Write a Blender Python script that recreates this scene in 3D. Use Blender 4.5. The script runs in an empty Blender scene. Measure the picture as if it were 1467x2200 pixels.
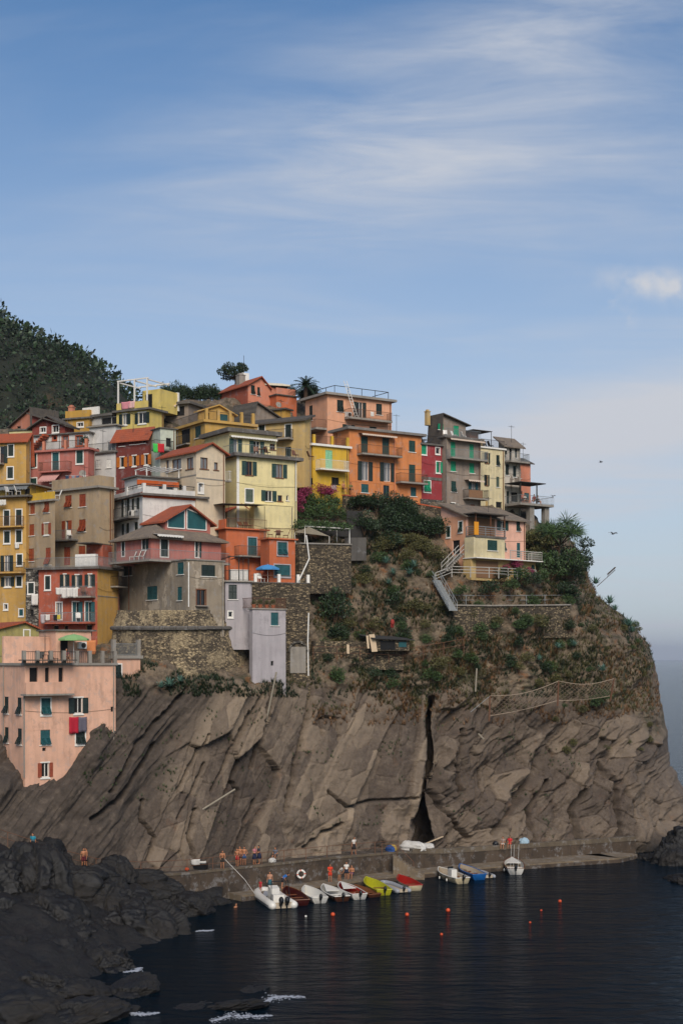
import bpy, bmesh, math, random
import numpy as np
from mathutils import Vector, Matrix
random.seed(7)
R = math.radians
scene = bpy.context.scene
col = scene.collection

# ------------------------------------------------------------------ camera
F = 3056.0; CH = 22.4; HX = 733.5; HY = 1415.0      # focal length in photo pixels, eye height, principal column, horizon row
cam_d = bpy.data.cameras.new('camera'); cam = bpy.data.objects.new('camera', cam_d); col.objects.link(cam)
cam.location = (0, 0, CH); cam.rotation_euler = (R(90), 0, 0)
cam_d.sensor_fit = 'VERTICAL'; cam_d.sensor_height = 36.0; cam_d.lens = F / 2200 * 36
cam_d.shift_y = (HY - 1100) / 2200; cam_d.clip_start = 1; cam_d.clip_end = 60000
scene.camera = cam

# ------------------------------------------------------------------ sky and sun
SUN_AZ = R(171); SUN_EL = R(36)      # azimuth from +Y clockwise: behind the camera, to the right
world = bpy.data.worlds.new('World'); scene.world = world; world.use_nodes = True
def build_world():
    nt = world.node_tree; nt.nodes.clear(); N = nt.nodes.new; L = nt.links.new
    out = N('ShaderNodeOutputWorld'); bg = N('ShaderNodeBackground'); bg.inputs[1].default_value = 0.105
    sky = N('ShaderNodeTexSky'); sky.sky_type = 'NISHITA'; sky.sun_disc = False
    sky.sun_elevation = SUN_EL; sky.sun_rotation = SUN_AZ; sky.altitude = 0
    sky.air_density = 1.0; sky.dust_density = 0.6; sky.ozone_density = 5.0
    tc = N('ShaderNodeTexCoord'); sep = N('ShaderNodeSeparateXYZ'); L(tc.outputs['Generated'], sep.inputs[0])
    def math_(op, a, b=None, clamp=False):
        m = N('ShaderNodeMath'); m.operation = op; m.use_clamp = clamp
        for i, v in enumerate((a, b)):
            if v is None: continue
            if isinstance(v, (int, float)): m.inputs[i].default_value = v
            else: L(v, m.inputs[i])
        return m.outputs[0]
    # cirrus lies on a high flat layer: direction / elevation gives the layer coordinates
    zc = math_('MAXIMUM', sep.outputs[2], 0.02)
    zc = math_('ADD', zc, 0.10)
    u = math_('DIVIDE', sep.outputs[0], zc); v = math_('DIVIDE', sep.outputs[1], zc)
    comb = N('ShaderNodeCombineXYZ'); L(u, comb.inputs[0]); L(v, comb.inputs[1])
    mp = N('ShaderNodeMapping'); L(comb.outputs[0], mp.inputs[0]); mp.inputs['Rotation'].default_value = (0, 0, R(-18)); mp.inputs['Scale'].default_value = (0.55, 1.15, 1); mp.inputs['Location'].default_value = (0.35, 1.1, 0)
    n1 = N('ShaderNodeTexNoise'); L(mp.outputs[0], n1.inputs['Vector']); n1.inputs['Scale'].default_value = 1.3; n1.inputs['Detail'].default_value = 8; n1.inputs['Roughness'].default_value = 0.55; n1.inputs['Distortion'].default_value = 0.7
    mp2 = N('ShaderNodeMapping'); L(comb.outputs[0], mp2.inputs[0]); mp2.inputs['Rotation'].default_value = (0, 0, R(-25)); mp2.inputs['Scale'].default_value = (1.2, 4.0, 1)
    n2 = N('ShaderNodeTexNoise'); L(mp2.outputs[0], n2.inputs['Vector']); n2.inputs['Scale'].default_value = 1.6; n2.inputs['Detail'].default_value = 9; n2.inputs['Roughness'].default_value = 0.6; n2.inputs['Distortion'].default_value = 0.5
    big = N('ShaderNodeMapRange'); big.interpolation_type = 'SMOOTHSTEP'; L(n1.outputs[0], big.inputs[0]); big.inputs[1].default_value = 0.42; big.inputs[2].default_value = 0.72
    fine = N('ShaderNodeMapRange'); L(n2.outputs[0], fine.inputs[0]); fine.inputs[1].default_value = 0.25; fine.inputs[2].default_value = 0.8
    m = math_('MULTIPLY', big.outputs[0], fine.outputs[0])
    # thin high veil thickens low over the sea
    veil = N('ShaderNodeMapRange'); veil.interpolation_type = 'SMOOTHSTEP'; L(sep.outputs[2], veil.inputs[0]); veil.inputs[1].default_value = 0.44; veil.inputs[2].default_value = 0.02; veil.inputs[3].default_value = 0.0; veil.inputs[4].default_value = 0.72
    # cloud banks: a broad cirrus sheet high over the village, a paler bank low over the sea, small puffs
    yy = math_('MAXIMUM', sep.outputs[1], 0.05); du = math_('DIVIDE', sep.outputs[0], yy); dw = math_('DIVIDE', sep.outputs[2], yy); front = math_('GREATER_THAN', sep.outputs[1], 0.05)
    def bank(u0, w0, su, sw, slope=0.0):
        a = math_('SUBTRACT', du, u0); b = math_('SUBTRACT', dw, w0); b = math_('SUBTRACT', b, math_('MULTIPLY', a, slope)); a = math_('DIVIDE', a, su); b = math_('DIVIDE', b, sw)
        q = math_('ADD', math_('MULTIPLY', a, a), math_('MULTIPLY', b, b)); return math_('MULTIPLY', math_('POWER', 2.718, math_('MULTIPLY', q, -1.0)), front)
    fl = math_('POWER', fine.outputs[0], 1.3)
    b1 = math_('MULTIPLY', bank(0.05, 0.355, 0.17, 0.05, 0.18), math_('ADD', math_('MULTIPLY', fl, 0.95), 0.14)); b2 = math_('MULTIPLY', bank(0.20, 0.165, 0.13, 0.03, 0.12), 0.55); b4 = math_('MULTIPLY', bank(0.12, 0.44, 0.13, 0.035, 0.25), math_('MULTIPLY', fl, 0.85))
    n3 = N('ShaderNodeTexNoise'); L(tc.outputs['Generated'], n3.inputs['Vector']); n3.inputs['Scale'].default_value = 34; n3.inputs['Detail'].default_value = 6
    pf = N('ShaderNodeMapRange'); L(n3.outputs[0], pf.inputs[0]); pf.inputs[1].default_value = 0.42; pf.inputs[2].default_value = 0.62
    b3 = math_('MULTIPLY', math_('ADD', bank(0.225, 0.262, 0.035, 0.010, -0.1), math_('ADD', bank(0.186, 0.252, 0.006, 0.006), bank(0.201, 0.241, 0.005, 0.006))), math_('MULTIPLY', pf.outputs[0], 0.9))
    m = math_('MULTIPLY', m, 0.45); 
    for bb in (b1, b2, b3, b4): m = math_('ADD', m, bb)
    m = math_('ADD', m, veil.outputs[0], True)
    up = math_('GREATER_THAN', sep.outputs[2], -0.02); m = math_('MULTIPLY', m, up)
    mix = N('ShaderNodeMixRGB'); L(m, mix.inputs[0]); L(sky.outputs[0], mix.inputs[1]); mix.inputs[2].default_value = (4.6, 4.8, 5.25, 1)
    tint = N('ShaderNodeMixRGB'); tint.blend_type = 'MULTIPLY'; tint.inputs[0].default_value = 1.0; L(sky.outputs[0], tint.inputs[1]); tint.inputs[2].default_value = (0.70, 0.84, 0.88, 1); L(tint.outputs[0], mix.inputs[1]); L(mix.outputs[0], bg.inputs[0]); L(bg.outputs[0], out.inputs[0])
build_world()
sd = bpy.data.lights.new('sun', 'SUN'); sun = bpy.data.objects.new('sun', sd); col.objects.link(sun)
sd.energy = 2.9; sd.angle = R(34); sd.color = (1.0, 0.89, 0.76)
sun.rotation_euler = Vector((-math.sin(SUN_AZ) * math.cos(SUN_EL), -math.cos(SUN_AZ) * math.cos(SUN_EL), -math.sin(SUN_EL))).to_track_quat('-Z', 'Y').to_euler()
vs = scene.view_settings; vs.view_transform = 'Standard'; vs.look = 'None'; vs.exposure = 0.3; vs.gamma = 1.0; vs.use_curve_mapping = False
scene.cycles.use_denoising = True; scene.cycles.max_bounces = 6; scene.cycles.diffuse_bounces = 3; scene.cycles.glossy_bounces = 3; scene.cycles.transmission_bounces = 4
scene.cycles.caustics_reflective = False; scene.cycles.caustics_refractive = False

# ------------------------------------------------------------------ projection helpers: a photo pixel and a distance give a place
def W(px, py, Y): return Vector(((px - HX) / F * Y, Y, CH - (py - HY) / F * Y))
def XatY(px, Y): return (px - HX) / F * Y
def water_pt(px, py, z=0.0):
    Y = (CH - z) * F / (py - HY); return Vector((XatY(px, Y), Y, z))
def px_of(p): return (HX + p[0] / p[1] * F, HY + (CH - p[2]) / p[1] * F)

# ------------------------------------------------------------------ colours and materials
def lin(h, k=1.0):
    h = h.lstrip('#'); c = [int(h[i:i+2], 16) / 255 for i in (0, 2, 4)]
    return tuple(min(1, k * (x / 12.92 if x <= 0.04045 else ((x + 0.055) / 1.055) ** 2.4)) for x in c) + (1,)
MATS = {}
class NB:
    """small node builder"""
    def __init__(s, name):
        s.m = bpy.data.materials.new(name); s.m.use_nodes = True; s.nt = s.m.node_tree; s.N = s.nt.nodes.new; s.L = s.nt.links.new
        s.b = s.nt.nodes['Principled BSDF']; s.tc = s.N('ShaderNodeTexCoord')
    def noise(s, scale, detail=5, rough=0.6, vec=None, dist=0.0):
        n = s.N('ShaderNodeTexNoise'); n.inputs['Scale'].default_value = scale; n.inputs['Detail'].default_value = detail; n.inputs['Roughness'].default_value = rough; n.inputs['Distortion'].default_value = dist
        s.L(vec if vec is not None else s.tc.outputs['Object'], n.inputs['Vector']); return n.outputs[0]
    def mapping(s, scale=(1, 1, 1), rot=(0, 0, 0), src='Object'):
        m = s.N('ShaderNodeMapping'); m.inputs['Scale'].default_value = scale; m.inputs['Rotation'].default_value = rot; s.L(s.tc.outputs[src], m.inputs[0]); return m.outputs[0]
    def ramp(s, fac, stops):
        r = s.N('ShaderNodeValToRGB'); e = r.color_ramp.elements
        while len(e) < len(stops): e.new(0.5)
        for el, (p, c) in zip(e, stops): el.position = p; el.color = c if len(c) == 4 else tuple(c) + (1,)
        s.L(fac, r.inputs[0]); return r.outputs[0]
    def rng(s, fac, a, b, c=0.0, d=1.0):
        r = s.N('ShaderNodeMapRange'); s.L(fac, r.inputs[0])
        for i, v in enumerate((a, b, c, d)): r.inputs[i + 1].default_value = v
        return r.outputs[0]
    def mix(s, fac, a, b, mode='MIX'):
        m = s.N('ShaderNodeMixRGB'); m.blend_type = mode
        for i, v in enumerate((fac, a, b)):
            if isinstance(v, (int, float)): m.inputs[i].default_value = v
            elif isinstance(v, tuple): m.inputs[i].default_value = v
            else: s.L(v, m.inputs[i])
        return m.outputs[0]
    def math(s, op, a, b=0.0):
        m = s.N('ShaderNodeMath'); m.operation = op
        for i, v in enumerate((a, b)):
            if isinstance(v, (int, float)): m.inputs[i].default_value = v
            else: s.L(v, m.inputs[i])
        return m.outputs[0]
    def bump(s, h, strength=0.3, dist=0.05):
        b = s.N('ShaderNodeBump'); b.inputs['Strength'].default_value = strength; b.inputs['Distance'].default_value = dist
        s.L(h, b.inputs['Height']); s.L(b.outputs[0], s.b.inputs['Normal'])
    def color(s, c):
        if isinstance(c, tuple): s.b.inputs['Base Color'].default_value = c
        else: s.L(c, s.b.inputs['Base Color'])
    def rough(s, r):
        if isinstance(r, (int, float)): s.b.inputs['Roughness'].default_value = r
        else: s.L(r, s.b.inputs['Roughness'])
def plaster(name, hexc, k=1.0, wear=0.35, peel=None):
    if name in MATS: return MATS[name]
    n = NB(name); c = lin(hexc, k)
    d = tuple(x * 0.62 for x in c[:3]) + (1,); l = tuple(min(1, x * 1.08) for x in c[:3]) + (1,)
    big = n.noise(0.35, 5, 0.6); base = n.mix(n.rng(n.noise(0.16, 3, 0.5), 0.35, 0.7, 0.0, 0.5), n.ramp(big, [(0.28, tuple(x * (0.82 - 0.25 * wear) for x in c[:3])), (0.5, c), (0.78, tuple(min(1, x * 1.12 + 0.015) for x in c[:3]))]), tuple(x * 0.8 for x in c[:3]) + (1,))
    streak = n.noise(1.0, 6, 0.65, n.mapping((1.6, 1.6, 0.14)))
    st = n.rng(streak, 0.45, 0.72, 0.0, min(.95, wear * 1.7))
    cc = n.mix(st, base, d)
    blot = n.noise(1.3, 7, 0.7); bl = n.rng(blot, 0.53, 0.62, 0.0, min(.85, wear * 1.9)); gr = n.rng(n.noise(0.75, 8, 0.75, n.mapping((1, 1, 0.45))), 0.55, 0.62, 0.0, min(.6, wear * 1.2)); cc = n.mix(gr, cc, tuple(0.45 * x + 0.02 for x in c[:3]) + (1,))
    cc = n.mix(bl, cc, tuple(0.5 * x + 0.12 for x in c[:3]) + (1,))
    if peel:
        pm = n.noise(0.55, 8, 0.72, n.mapping((1, 1, 0.8))); pf = n.rng(pm, 0.54, 0.58, 0, 1)
        cc = n.mix(pf, cc, lin(peel))
    n.color(cc); n.rough(0.92); n.bump(n.noise(9, 6, 0.7), 0.25, 0.03)
    MATS[name] = n.m; return n.m
def simple(name, hexc, k=1.0, rough=0.6, metal=0.0, var=0.12, scale=6, emit=None):
    if name in MATS: return MATS[name]
    n = NB(name); c = lin(hexc, k); nz = n.noise(scale, 4)
    n.color(n.ramp(nz, [(0.3, tuple(x * (1 - var) for x in c[:3])), (0.7, tuple(min(1, x * (1 + var)) for x in c[:3]))])); n.rough(rough); n.b.inputs['Metallic'].default_value = metal
    if emit: n.b.inputs['Emission Color'].default_value = lin(emit); n.b.inputs['Emission Strength'].default_value = 1.5
    MATS[name] = n.m; return n.m
def shutter_mat(name, hexc, k=1.0):
    if name in MATS: return MATS[name]
    n = NB(name); c = lin(hexc, k); nz = n.noise(1.5, 5, 0.7)
    n.color(n.ramp(nz, [(0.3, tuple(x * 0.75 for x in c[:3])), (0.7, tuple(min(1, x * 1.2) for x in c[:3]))])); n.rough(0.55)
    MATS[name] = n.m; return n.m
def tiles(name, hexc, hex2, k=1.0):
    if name in MATS: return MATS[name]
    n = NB(name); a = lin(hexc, k); b = lin(hex2, k)
    nz = n.noise(1.1, 8, 0.75); fine = n.noise(7, 3, 0.6)
    cc = n.mix(n.rng(nz, 0.4, 0.65), a, b); cc = n.mix(n.rng(fine, 0.35, 0.75, 0, 0.5), cc, tuple(x * 0.45 for x in a[:3]) + (1,))
    n.color(cc); n.rough(0.9)
    w = n.N('ShaderNodeTexWave'); w.wave_type = 'BANDS'; w.bands_direction = 'X'; w.inputs['Scale'].default_value = 1.6; w.inputs['Distortion'].default_value = 0.4; n.L(n.tc.outputs['Object'], w.inputs['Vector'])
    n.bump(n.math('ADD', w.outputs[0], n.math('MULTIPLY', fine, 0.8)), 0.7, 0.06); MATS[name] = n.m; return n.m
def stone(name, ca, cb, cm, sc=3.2, peel=0.45, k=1.0):
    """rubble masonry: flattened cells with mortar, patches of old render"""
    if name in MATS: return MATS[name]
    n = NB(name); mp = n.mapping((1, 1, 2.1))
    wob = n.noise(2.0, 3); 
    v = n.N('ShaderNodeTexVoronoi'); v.feature = 'F1'; v.inputs['Scale'].default_value = sc; n.L(mp, v.inputs['Vector'])
    e = n.N('ShaderNodeTexVoronoi'); e.feature = 'DISTANCE_TO_EDGE'; e.inputs['Scale'].default_value = sc; n.L(mp, e.inputs['Vector'])
    sepc = n.N('ShaderNodeSeparateColor'); n.L(v.outputs['Color'], sepc.inputs[0])
    c = n.ramp(sepc.outputs[0], [(0.1, lin(ca, 0.55 * k)), (0.45, lin(ca, k)), (0.75, lin(cb, k)), (0.95, lin(cb, 1.35 * k))])
    mort = n.rng(e.outputs['Distance'], 0.02, 0.09)
    c = n.mix(mort, lin(ca, 0.3 * k), c)
    pm = n.noise(0.42, 8, 0.72); pf = n.rng(pm, 1 - peel, 1 - peel + 0.05)
    pf2 = n.math('MULTIPLY', pf, n.rng(n.noise(3.0, 5, 0.7), 0.35, 0.6, 0.2, 0.9))
    c = n.mix(pf2, c, lin(cm, k)); big = n.noise(0.2, 4)
    c = n.mix(n.rng(big, 0.35, 0.7, 0.0, 0.35), c, lin(ca, 0.4 * k))
    n.color(c); n.rough(0.95); n.bump(n.math('ADD', mort, n.noise(12, 4)), 0.9, 0.09); MATS[name] = n.m; return n.m

# ------------------------------------------------------------------ vectorised noise
def _h(ix, iy, iz, seed):
    h = (ix.astype(np.int64) * 374761393 + iy.astype(np.int64) * 668265263 + iz.astype(np.int64) * 2147483647 + seed * 974634721) & 0xffffffff
    h = ((h ^ (h >> 13)) * 1274126177) & 0xffffffff; h = ((h ^ (h >> 16)) * 2246822519) & 0xffffffff
    return ((h ^ (h >> 15)) & 0xffffff) / float(0xffffff)
def vnoise(x, y, z, seed=0):
    x, y, z = np.broadcast_arrays(np.asarray(x, float), np.asarray(y, float), np.asarray(z, float))
    ix, iy, iz = np.floor(x), np.floor(y), np.floor(z); fx, fy, fz = x - ix, y - iy, z - iz
    fx, fy, fz = [t * t * (3 - 2 * t) for t in (fx, fy, fz)]; r = 0
    for dx in (0, 1):
        for dy in (0, 1):
            for dz in (0, 1):
                r = r + _h(ix + dx, iy + dy, iz + dz, seed) * (fx if dx else 1 - fx) * (fy if dy else 1 - fy) * (fz if dz else 1 - fz)
    return r
def fbm(x, y, z, oct=5, seed=0, gain=0.5):
    a, s, t = 1.0, 0.0, 0.0; x, y, z = np.asarray(x, float), np.asarray(y, float), np.asarray(z, float)
    for i in range(oct):
        s = s + a * vnoise(x, y, z, seed + i); t += a; a *= gain; x, y, z = x * 2.03 + 5.1, y * 2.03 + 1.7, z * 2.03 + 9.2
    return s / t
def ridged(x, y, z, oct=5, seed=0):
    a, s, t = 1.0, 0.0, 0.0; x, y, z = np.asarray(x, float), np.asarray(y, float), np.asarray(z, float)
    for i in range(oct):
        s = s + a * (1 - abs(2 * vnoise(x, y, z, seed + i) - 1)); t += a; a *= 0.5; x, y, z = x * 2.1 + 3.3, y * 2.1 + 7.7, z * 2.1 + 1.2
    return s / t
def voro2(u, v, seed=0, jit=0.9):
    """cellular: (distance gap to the neighbouring cell, cell hash, offset to the cell point)"""
    iu, iv = np.floor(u), np.floor(v); d1 = np.full(u.shape, 9.0); d2 = d1.copy(); hid = np.zeros(u.shape); ou = np.zeros(u.shape); ov = np.zeros(u.shape); Z = np.zeros_like(iu)
    for a in (-1, 0, 1):
        for b in (-1, 0, 1):
            cu = iu + a + 0.5 + (_h(iu + a, iv + b, Z, seed) - 0.5) * jit; cv = iv + b + 0.5 + (_h(iu + a, iv + b, Z + 1, seed) - 0.5) * jit
            d = np.hypot(u - cu, v - cv); near = d < d1
            d2 = np.where(near, d1, np.minimum(d2, d)); d1 = np.where(near, d, d1)
            hid = np.where(near, _h(iu + a, iv + b, Z + 2, seed), hid); ou = np.where(near, u - cu, ou); ov = np.where(near, v - cv, ov)
    return d2 - d1, hid, ou, ov
def sstep(a, b, x):
    t = np.clip((x - a) / (b - a), 0, 1); return t * t * (3 - 2 * t)

# ------------------------------------------------------------------ mesh building
class MB:
    def __init__(s): s.v = []; s.f = []
    def add(s, vs, fs):
        o = len(s.v); s.v += [tuple(p) for p in vs]; s.f += [tuple(o + i for i in f) for f in fs]; return s
    def box(s, x0, y0, z0, x1, y1, z1):
        return s.add([(x0,y0,z0),(x1,y0,z0),(x1,y1,z0),(x0,y1,z0),(x0,y0,z1),(x1,y0,z1),(x1,y1,z1),(x0,y1,z1)], [(0,3,2,1),(4,5,6,7),(0,1,5,4),(1,2,6,5),(2,3,7,6),(3,0,4,7)])
    def quad(s, a, b, c, d): return s.add([a, b, c, d], [(0, 1, 2, 3)])
    def tube(s, p, q, r0, r1=None, n=6, caps=True):
        p, q = Vector(p), Vector(q); r1 = r0 if r1 is None else r1; d = q - p
        if d.length < 1e-6: return s
        d.normalize(); a = d.orthogonal().normalized(); b = d.cross(a)
        vs = [p + (a * math.cos(t) + b * math.sin(t)) * r0 for t in [2 * math.pi * i / n for i in range(n)]] + [q + (a * math.cos(t) + b * math.sin(t)) * r1 for t in [2 * math.pi * i / n for i in range(n)]]
        fs = [(i, (i + 1) % n, n + (i + 1) % n, n + i) for i in range(n)]
        if caps: fs += [tuple(range(n))[::-1], tuple(range(n, 2 * n))]
        return s.add(vs, fs)
    def path(s, pts, r, n=6):
        for a, b in zip(pts, pts[1:]): s.tube(a, b, r, r, n)
        return s
    def lathe(s, prof, n=12, c=(0, 0, 0)):
        vs = [(c[0] + r * math.cos(2 * math.pi * i / n), c[1] + r * math.sin(2 * math.pi * i / n), c[2] + z) for r, z in prof for i in range(n)]
        fs = [(k * n + i, k * n + (i + 1) % n, (k + 1) * n + (i + 1) % n, (k + 1) * n + i) for k in range(len(prof) - 1) for i in range(n)]
        if prof[0][0] > 1e-4: fs.append(tuple(range(n))[::-1])
        if prof[-1][0] > 1e-4: fs.append(tuple(range((len(prof) - 1) * n, len(prof) * n)))
        return s.add(vs, fs)
    def ball(s, c, rx, ry=None, rz=None, n=10, m=7):
        ry = rx if ry is None else ry; rz = rx if rz is None else rz
        vs = [(c[0], c[1], c[2] - rz)]
        for j in range(1, m):
            t = math.pi * j / m - math.pi / 2
            vs += [(c[0] + rx * math.cos(t) * math.cos(2*math.pi*i/n), c[1] + ry * math.cos(t) * math.sin(2*math.pi*i/n), c[2] + rz * math.sin(t)) for i in range(n)]
        vs.append((c[0], c[1], c[2] + rz)); fs = [(0, 1 + (i + 1) % n, 1 + i) for i in range(n)]
        for j in range(m - 2): fs += [(1 + j*n + i, 1 + j*n + (i+1) % n, 1 + (j+1)*n + (i+1) % n, 1 + (j+1)*n + i) for i in range(n)]
        e = 1 + (m - 2) * n; fs += [(e + i, e + (i + 1) % n, len(vs) - 1) for i in range(n)]
        return s.add(vs, fs)
    def prism(s, pts, off):
        """polygon pts (3d) extruded by the vector off"""
        n = len(pts); off = Vector(off); vs = [Vector(p) for p in pts]; vs += [p + off for p in vs]
        return s.add(vs, [tuple(range(n)), tuple(range(2 * n - 1, n - 1, -1))] + [(i, n + i, n + (i + 1) % n, (i + 1) % n) for i in range(n)])
    def mesh(s, name, mat=None, smooth=False):
        me = bpy.data.meshes.new(name); me.from_pydata([tuple(v) for v in s.v], [], s.f); me.update()
        bm = bmesh.new(); bm.from_mesh(me); bmesh.ops.recalc_face_normals(bm, faces=bm.faces); bm.to_mesh(me); bm.free()
        if mat: me.materials.append(mat)
        if smooth: me.polygons.foreach_set('use_smooth', [True] * len(me.polygons))
        return me
    def build(s, name, mat=None, parent=None, loc=(0, 0, 0), rz=0.0, smooth=False):
        return link(name, s.mesh(name, mat, smooth), parent, loc, rz)
def link(name, me, parent=None, loc=(0, 0, 0), rz=0.0, rot=None, scale=None):
    o = bpy.data.objects.new(name, me); col.objects.link(o); o.parent = parent; o.location = loc
    o.rotation_euler = rot if rot else (0, 0, rz)
    if scale: o.scale = scale
    return o
def tag(o, label=None, cat=None, group=None, kind=None):
    if label: o['label'] = label
    if cat: o['category'] = cat
    if group: o['group'] = group
    if kind: o['kind'] = kind
    return o
def empty(name, loc, rz=0.0, label=None, cat=None, group=None):
    o = bpy.data.objects.new(name, None); col.objects.link(o); o.location = loc; o.rotation_euler = (0, 0, rz); o.empty_display_size = 0.3
    return tag(o, label, cat, group)
def grid_mesh(name, P, mat, smooth=True, attrs=None):
    """P: rows x cols x 3 array"""
    r, c, _ = P.shape; me = bpy.data.meshes.new(name); idx = np.arange(r * c).reshape(r, c)
    q = np.stack([idx[:-1, :-1], idx[:-1, 1:], idx[1:, 1:], idx[1:, :-1]], -1).reshape(-1, 4)
    me.vertices.add(r * c); me.vertices.foreach_set('co', P.reshape(-1)); me.loops.add(q.size); me.loops.foreach_set('vertex_index', q.reshape(-1).astype(np.int32))
    me.polygons.add(len(q)); me.polygons.foreach_set('loop_start', np.arange(0, q.size, 4, dtype=np.int32)); me.polygons.foreach_set('loop_total', np.full(len(q), 4, np.int32))
    me.polygons.foreach_set('use_smooth', np.full(len(q), smooth)); me.update(calc_edges=True)
    for k, a in (attrs or {}).items():
        at = me.attributes.new(k, 'FLOAT', 'POINT'); at.data.foreach_set('value', a.reshape(-1).astype(np.float32))
    me.materials.append(mat); return me

# ------------------------------------------------------------------ sea
def sea_mat():
    n = NB('sea_water'); n.color(lin('#041824', 0.6)); n.rough(0.14); n.b.inputs['Specular IOR Level'].default_value = 0.11; n.b.inputs['IOR'].default_value = 1.26
    mp = n.mapping((0.35, 1.0, 1.0))
    a = n.noise(1.1, 6, 0.6, mp, 0.3); b = n.noise(0.22, 4, 0.55, mp)
    n.bump(n.math('ADD', a, n.math('MULTIPLY', b, 1.6)), 0.6, 0.7); return n.m
sea = link('sea', MB().quad((-12000, 40, 0), (12000, 40, 0), (12000, 29000, 0), (-12000, 29000, 0)).mesh('sea', sea_mat())); tag(sea, kind='structure')

# ------------------------------------------------------------------ the headland: distance of the ground behind every photo column and row
PXC = [-80, 60, 200, 330, 450, 560, 640, 800, 960, 1130, 1250, 1400, 1540]
TAB = [
 (2080, [110,113,118,124,129,133.5,137,143.5,149,155,158.5,162,166]),
 (1960, [114,117,121.5,127,131.5,136,139.5,146,151.5,157,160,164,168]),
 (1830, [117.5,121.0,124.6,130,133.5,138.2,141.7,148.2,153.7,159,162.5,166,170]),
 (1695, [120.0,123.2,126.0,131,135,139.3,142.7,149.6,155.4,161,165,169,173]),
 (1640, [123,127.2,127.3,131.8,135.5,139.6,143,150.0,156,162,166,170,174]),
 (1560, [127,129.8,129.0,132.8,136.2,140.4,144.2,151.5,157.2,163,167.5,172.5,177]),
 (1470, [132,133,131.8,134.2,137.2,141.2,145.3,153,158.5,164,169,175,180]),
 (1400, [146,145,143,142,143,146.8,149.5,155.5,159,165,171,178,182]),
 (1300, [157,156,153,151,150.5,151.5,153,159,160.5,166.5,173,181,186]),
 (1235, [160,159,157,155,153,153.5,155.5,161.5,164,170.8,178,186,190]),
 (1150, [163,163,162,159,157,158,159.5,165,170.5,180,185,192,196]),
 (1085, [166,166,165,163,161,162,164,169.5,174.0,187,192,197,200]),
 (1030, [169,169,168,166,165,166,170,177,184,194,198,202,205]),
 (950,  [177,177,175,174,172,174,178,188,195,203,206,210,212]),
 (880,  [188,188,186,183,181,182,187,197,205,212,215,218,220]),
 (800,  [198,198,196,194,192,192,197,207,215,222,225,228,230])]
_ty = np.array([t[0] for t in TAB])[::-1]; _tv = np.array([t[1] for t in TAB])[::-1]
def ground_Y(px, py):
    px = np.asarray(px, float); py = np.asarray(py, float); shp = np.broadcast(px, py).shape
    px = np.broadcast_to(px, shp); py = np.broadcast_to(py, shp)
    fj = np.interp(px, PXC, np.arange(len(PXC))); j = np.minimum(fj.astype(int), len(PXC) - 2); tj = fj - j
    fi = np.interp(py, _ty, np.arange(len(_ty))); i = np.minimum(fi.astype(int), len(_ty) - 2); ti = fi - i
    return (_tv[i, j] * (1 - tj) + _tv[i, j + 1] * tj) * (1 - ti) + (_tv[i + 1, j] * (1 - tj) + _tv[i + 1, j + 1] * tj) * ti
SIL_Y = [1100, 1150, 1200, 1240, 1280, 1330, 1380, 1450, 1500, 1570, 1640, 1680, 1720, 1780, 1830, 1960]
SIL_X = [1185, 1215, 1248, 1262, 1278, 1345, 1388, 1412, 1420, 1432, 1442, 1462, 1482, 1500, 1515, 1530]
TOP_X = [-90, 250, 350, 690, 720, 850, 905, 1130, 1160, 1215, 1250, 1600]
TOP_Y = [930, 905, 862, 862, 925, 1010, 1040, 1060, 1120, 1150, 1195, 1195]
def lineD(px, py, pts):
    """distance in photo pixels to a polyline"""
    d = np.full(px.shape, 1e9)
    for (x0, y0), (x1, y1) in zip(pts, pts[1:]):
        t = np.clip(((px - x0) * (x1 - x0) + (py - y0) * (y1 - y0)) / ((x1 - x0) ** 2 + (y1 - y0) ** 2), 0, 1)
        d = np.minimum(d, np.hypot(px - x0 - t * (x1 - x0), py - y0 - t * (y1 - y0)))
    return d
CRACKS = [([(672,1470),(655,1560),(632,1660),(612,1742)], 5, 1.3), ([(560,1490),(520,1560),(500,1600),(455,1700)], 3, 0.7), ([(530,1530),(500,1590)], 3, .6), ([(520,1620),(515,1650),(480,1720)], 3, .7),
 ([(380,1700),(410,1640),(440,1580)], 3, .5), ([(310,1720),(305,1760),(330,1800),(318,1845)], 4, .8), ([(440,1640),(400,1725),(380,1760)], 3, .6), ([(575,1480),(565,1560),(548,1650)], 4, .8),
 ([(690,1580),(690,1545),(700,1540),(725,1545),(725,1590)], 3, .5), ([(700,1700),(740,1735),(800,1720),(880,1715)], 3, .6), ([(655,1820),(690,1790),(730,1770)], 4, .9), ([(505,1680),(520,1700),(515,1730)], 4, .8),
 ([(985,1570),(975,1640),(985,1700)], 5, 1.2), ([(1050,1790),(1110,1720),(1150,1650)], 6, 1.0), ([(1140,1840),(1135,1740),(1170,1680)], 6, 1.3), ([(1235,1800),(1225,1740),(1250,1700)], 8, 1.4), ([(235,1700),(290,1600),(400,1480)], 5, .8), ([(200,1760),(250,1720),(330,1600)], 6, 1.0), ([(850,1560),(840,1640)], 3, .4), ([(1290,1640),(1320,1700),(1330,1790)], 6, .9), ([(420,1850),(405,1800),(420,1740)], 4, .8), ([(520,1830),(540,1760),(560,1720)], 4, .8), ([(925,1700),(960,1760),(1000,1800)], 5, 1.0)]
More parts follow.
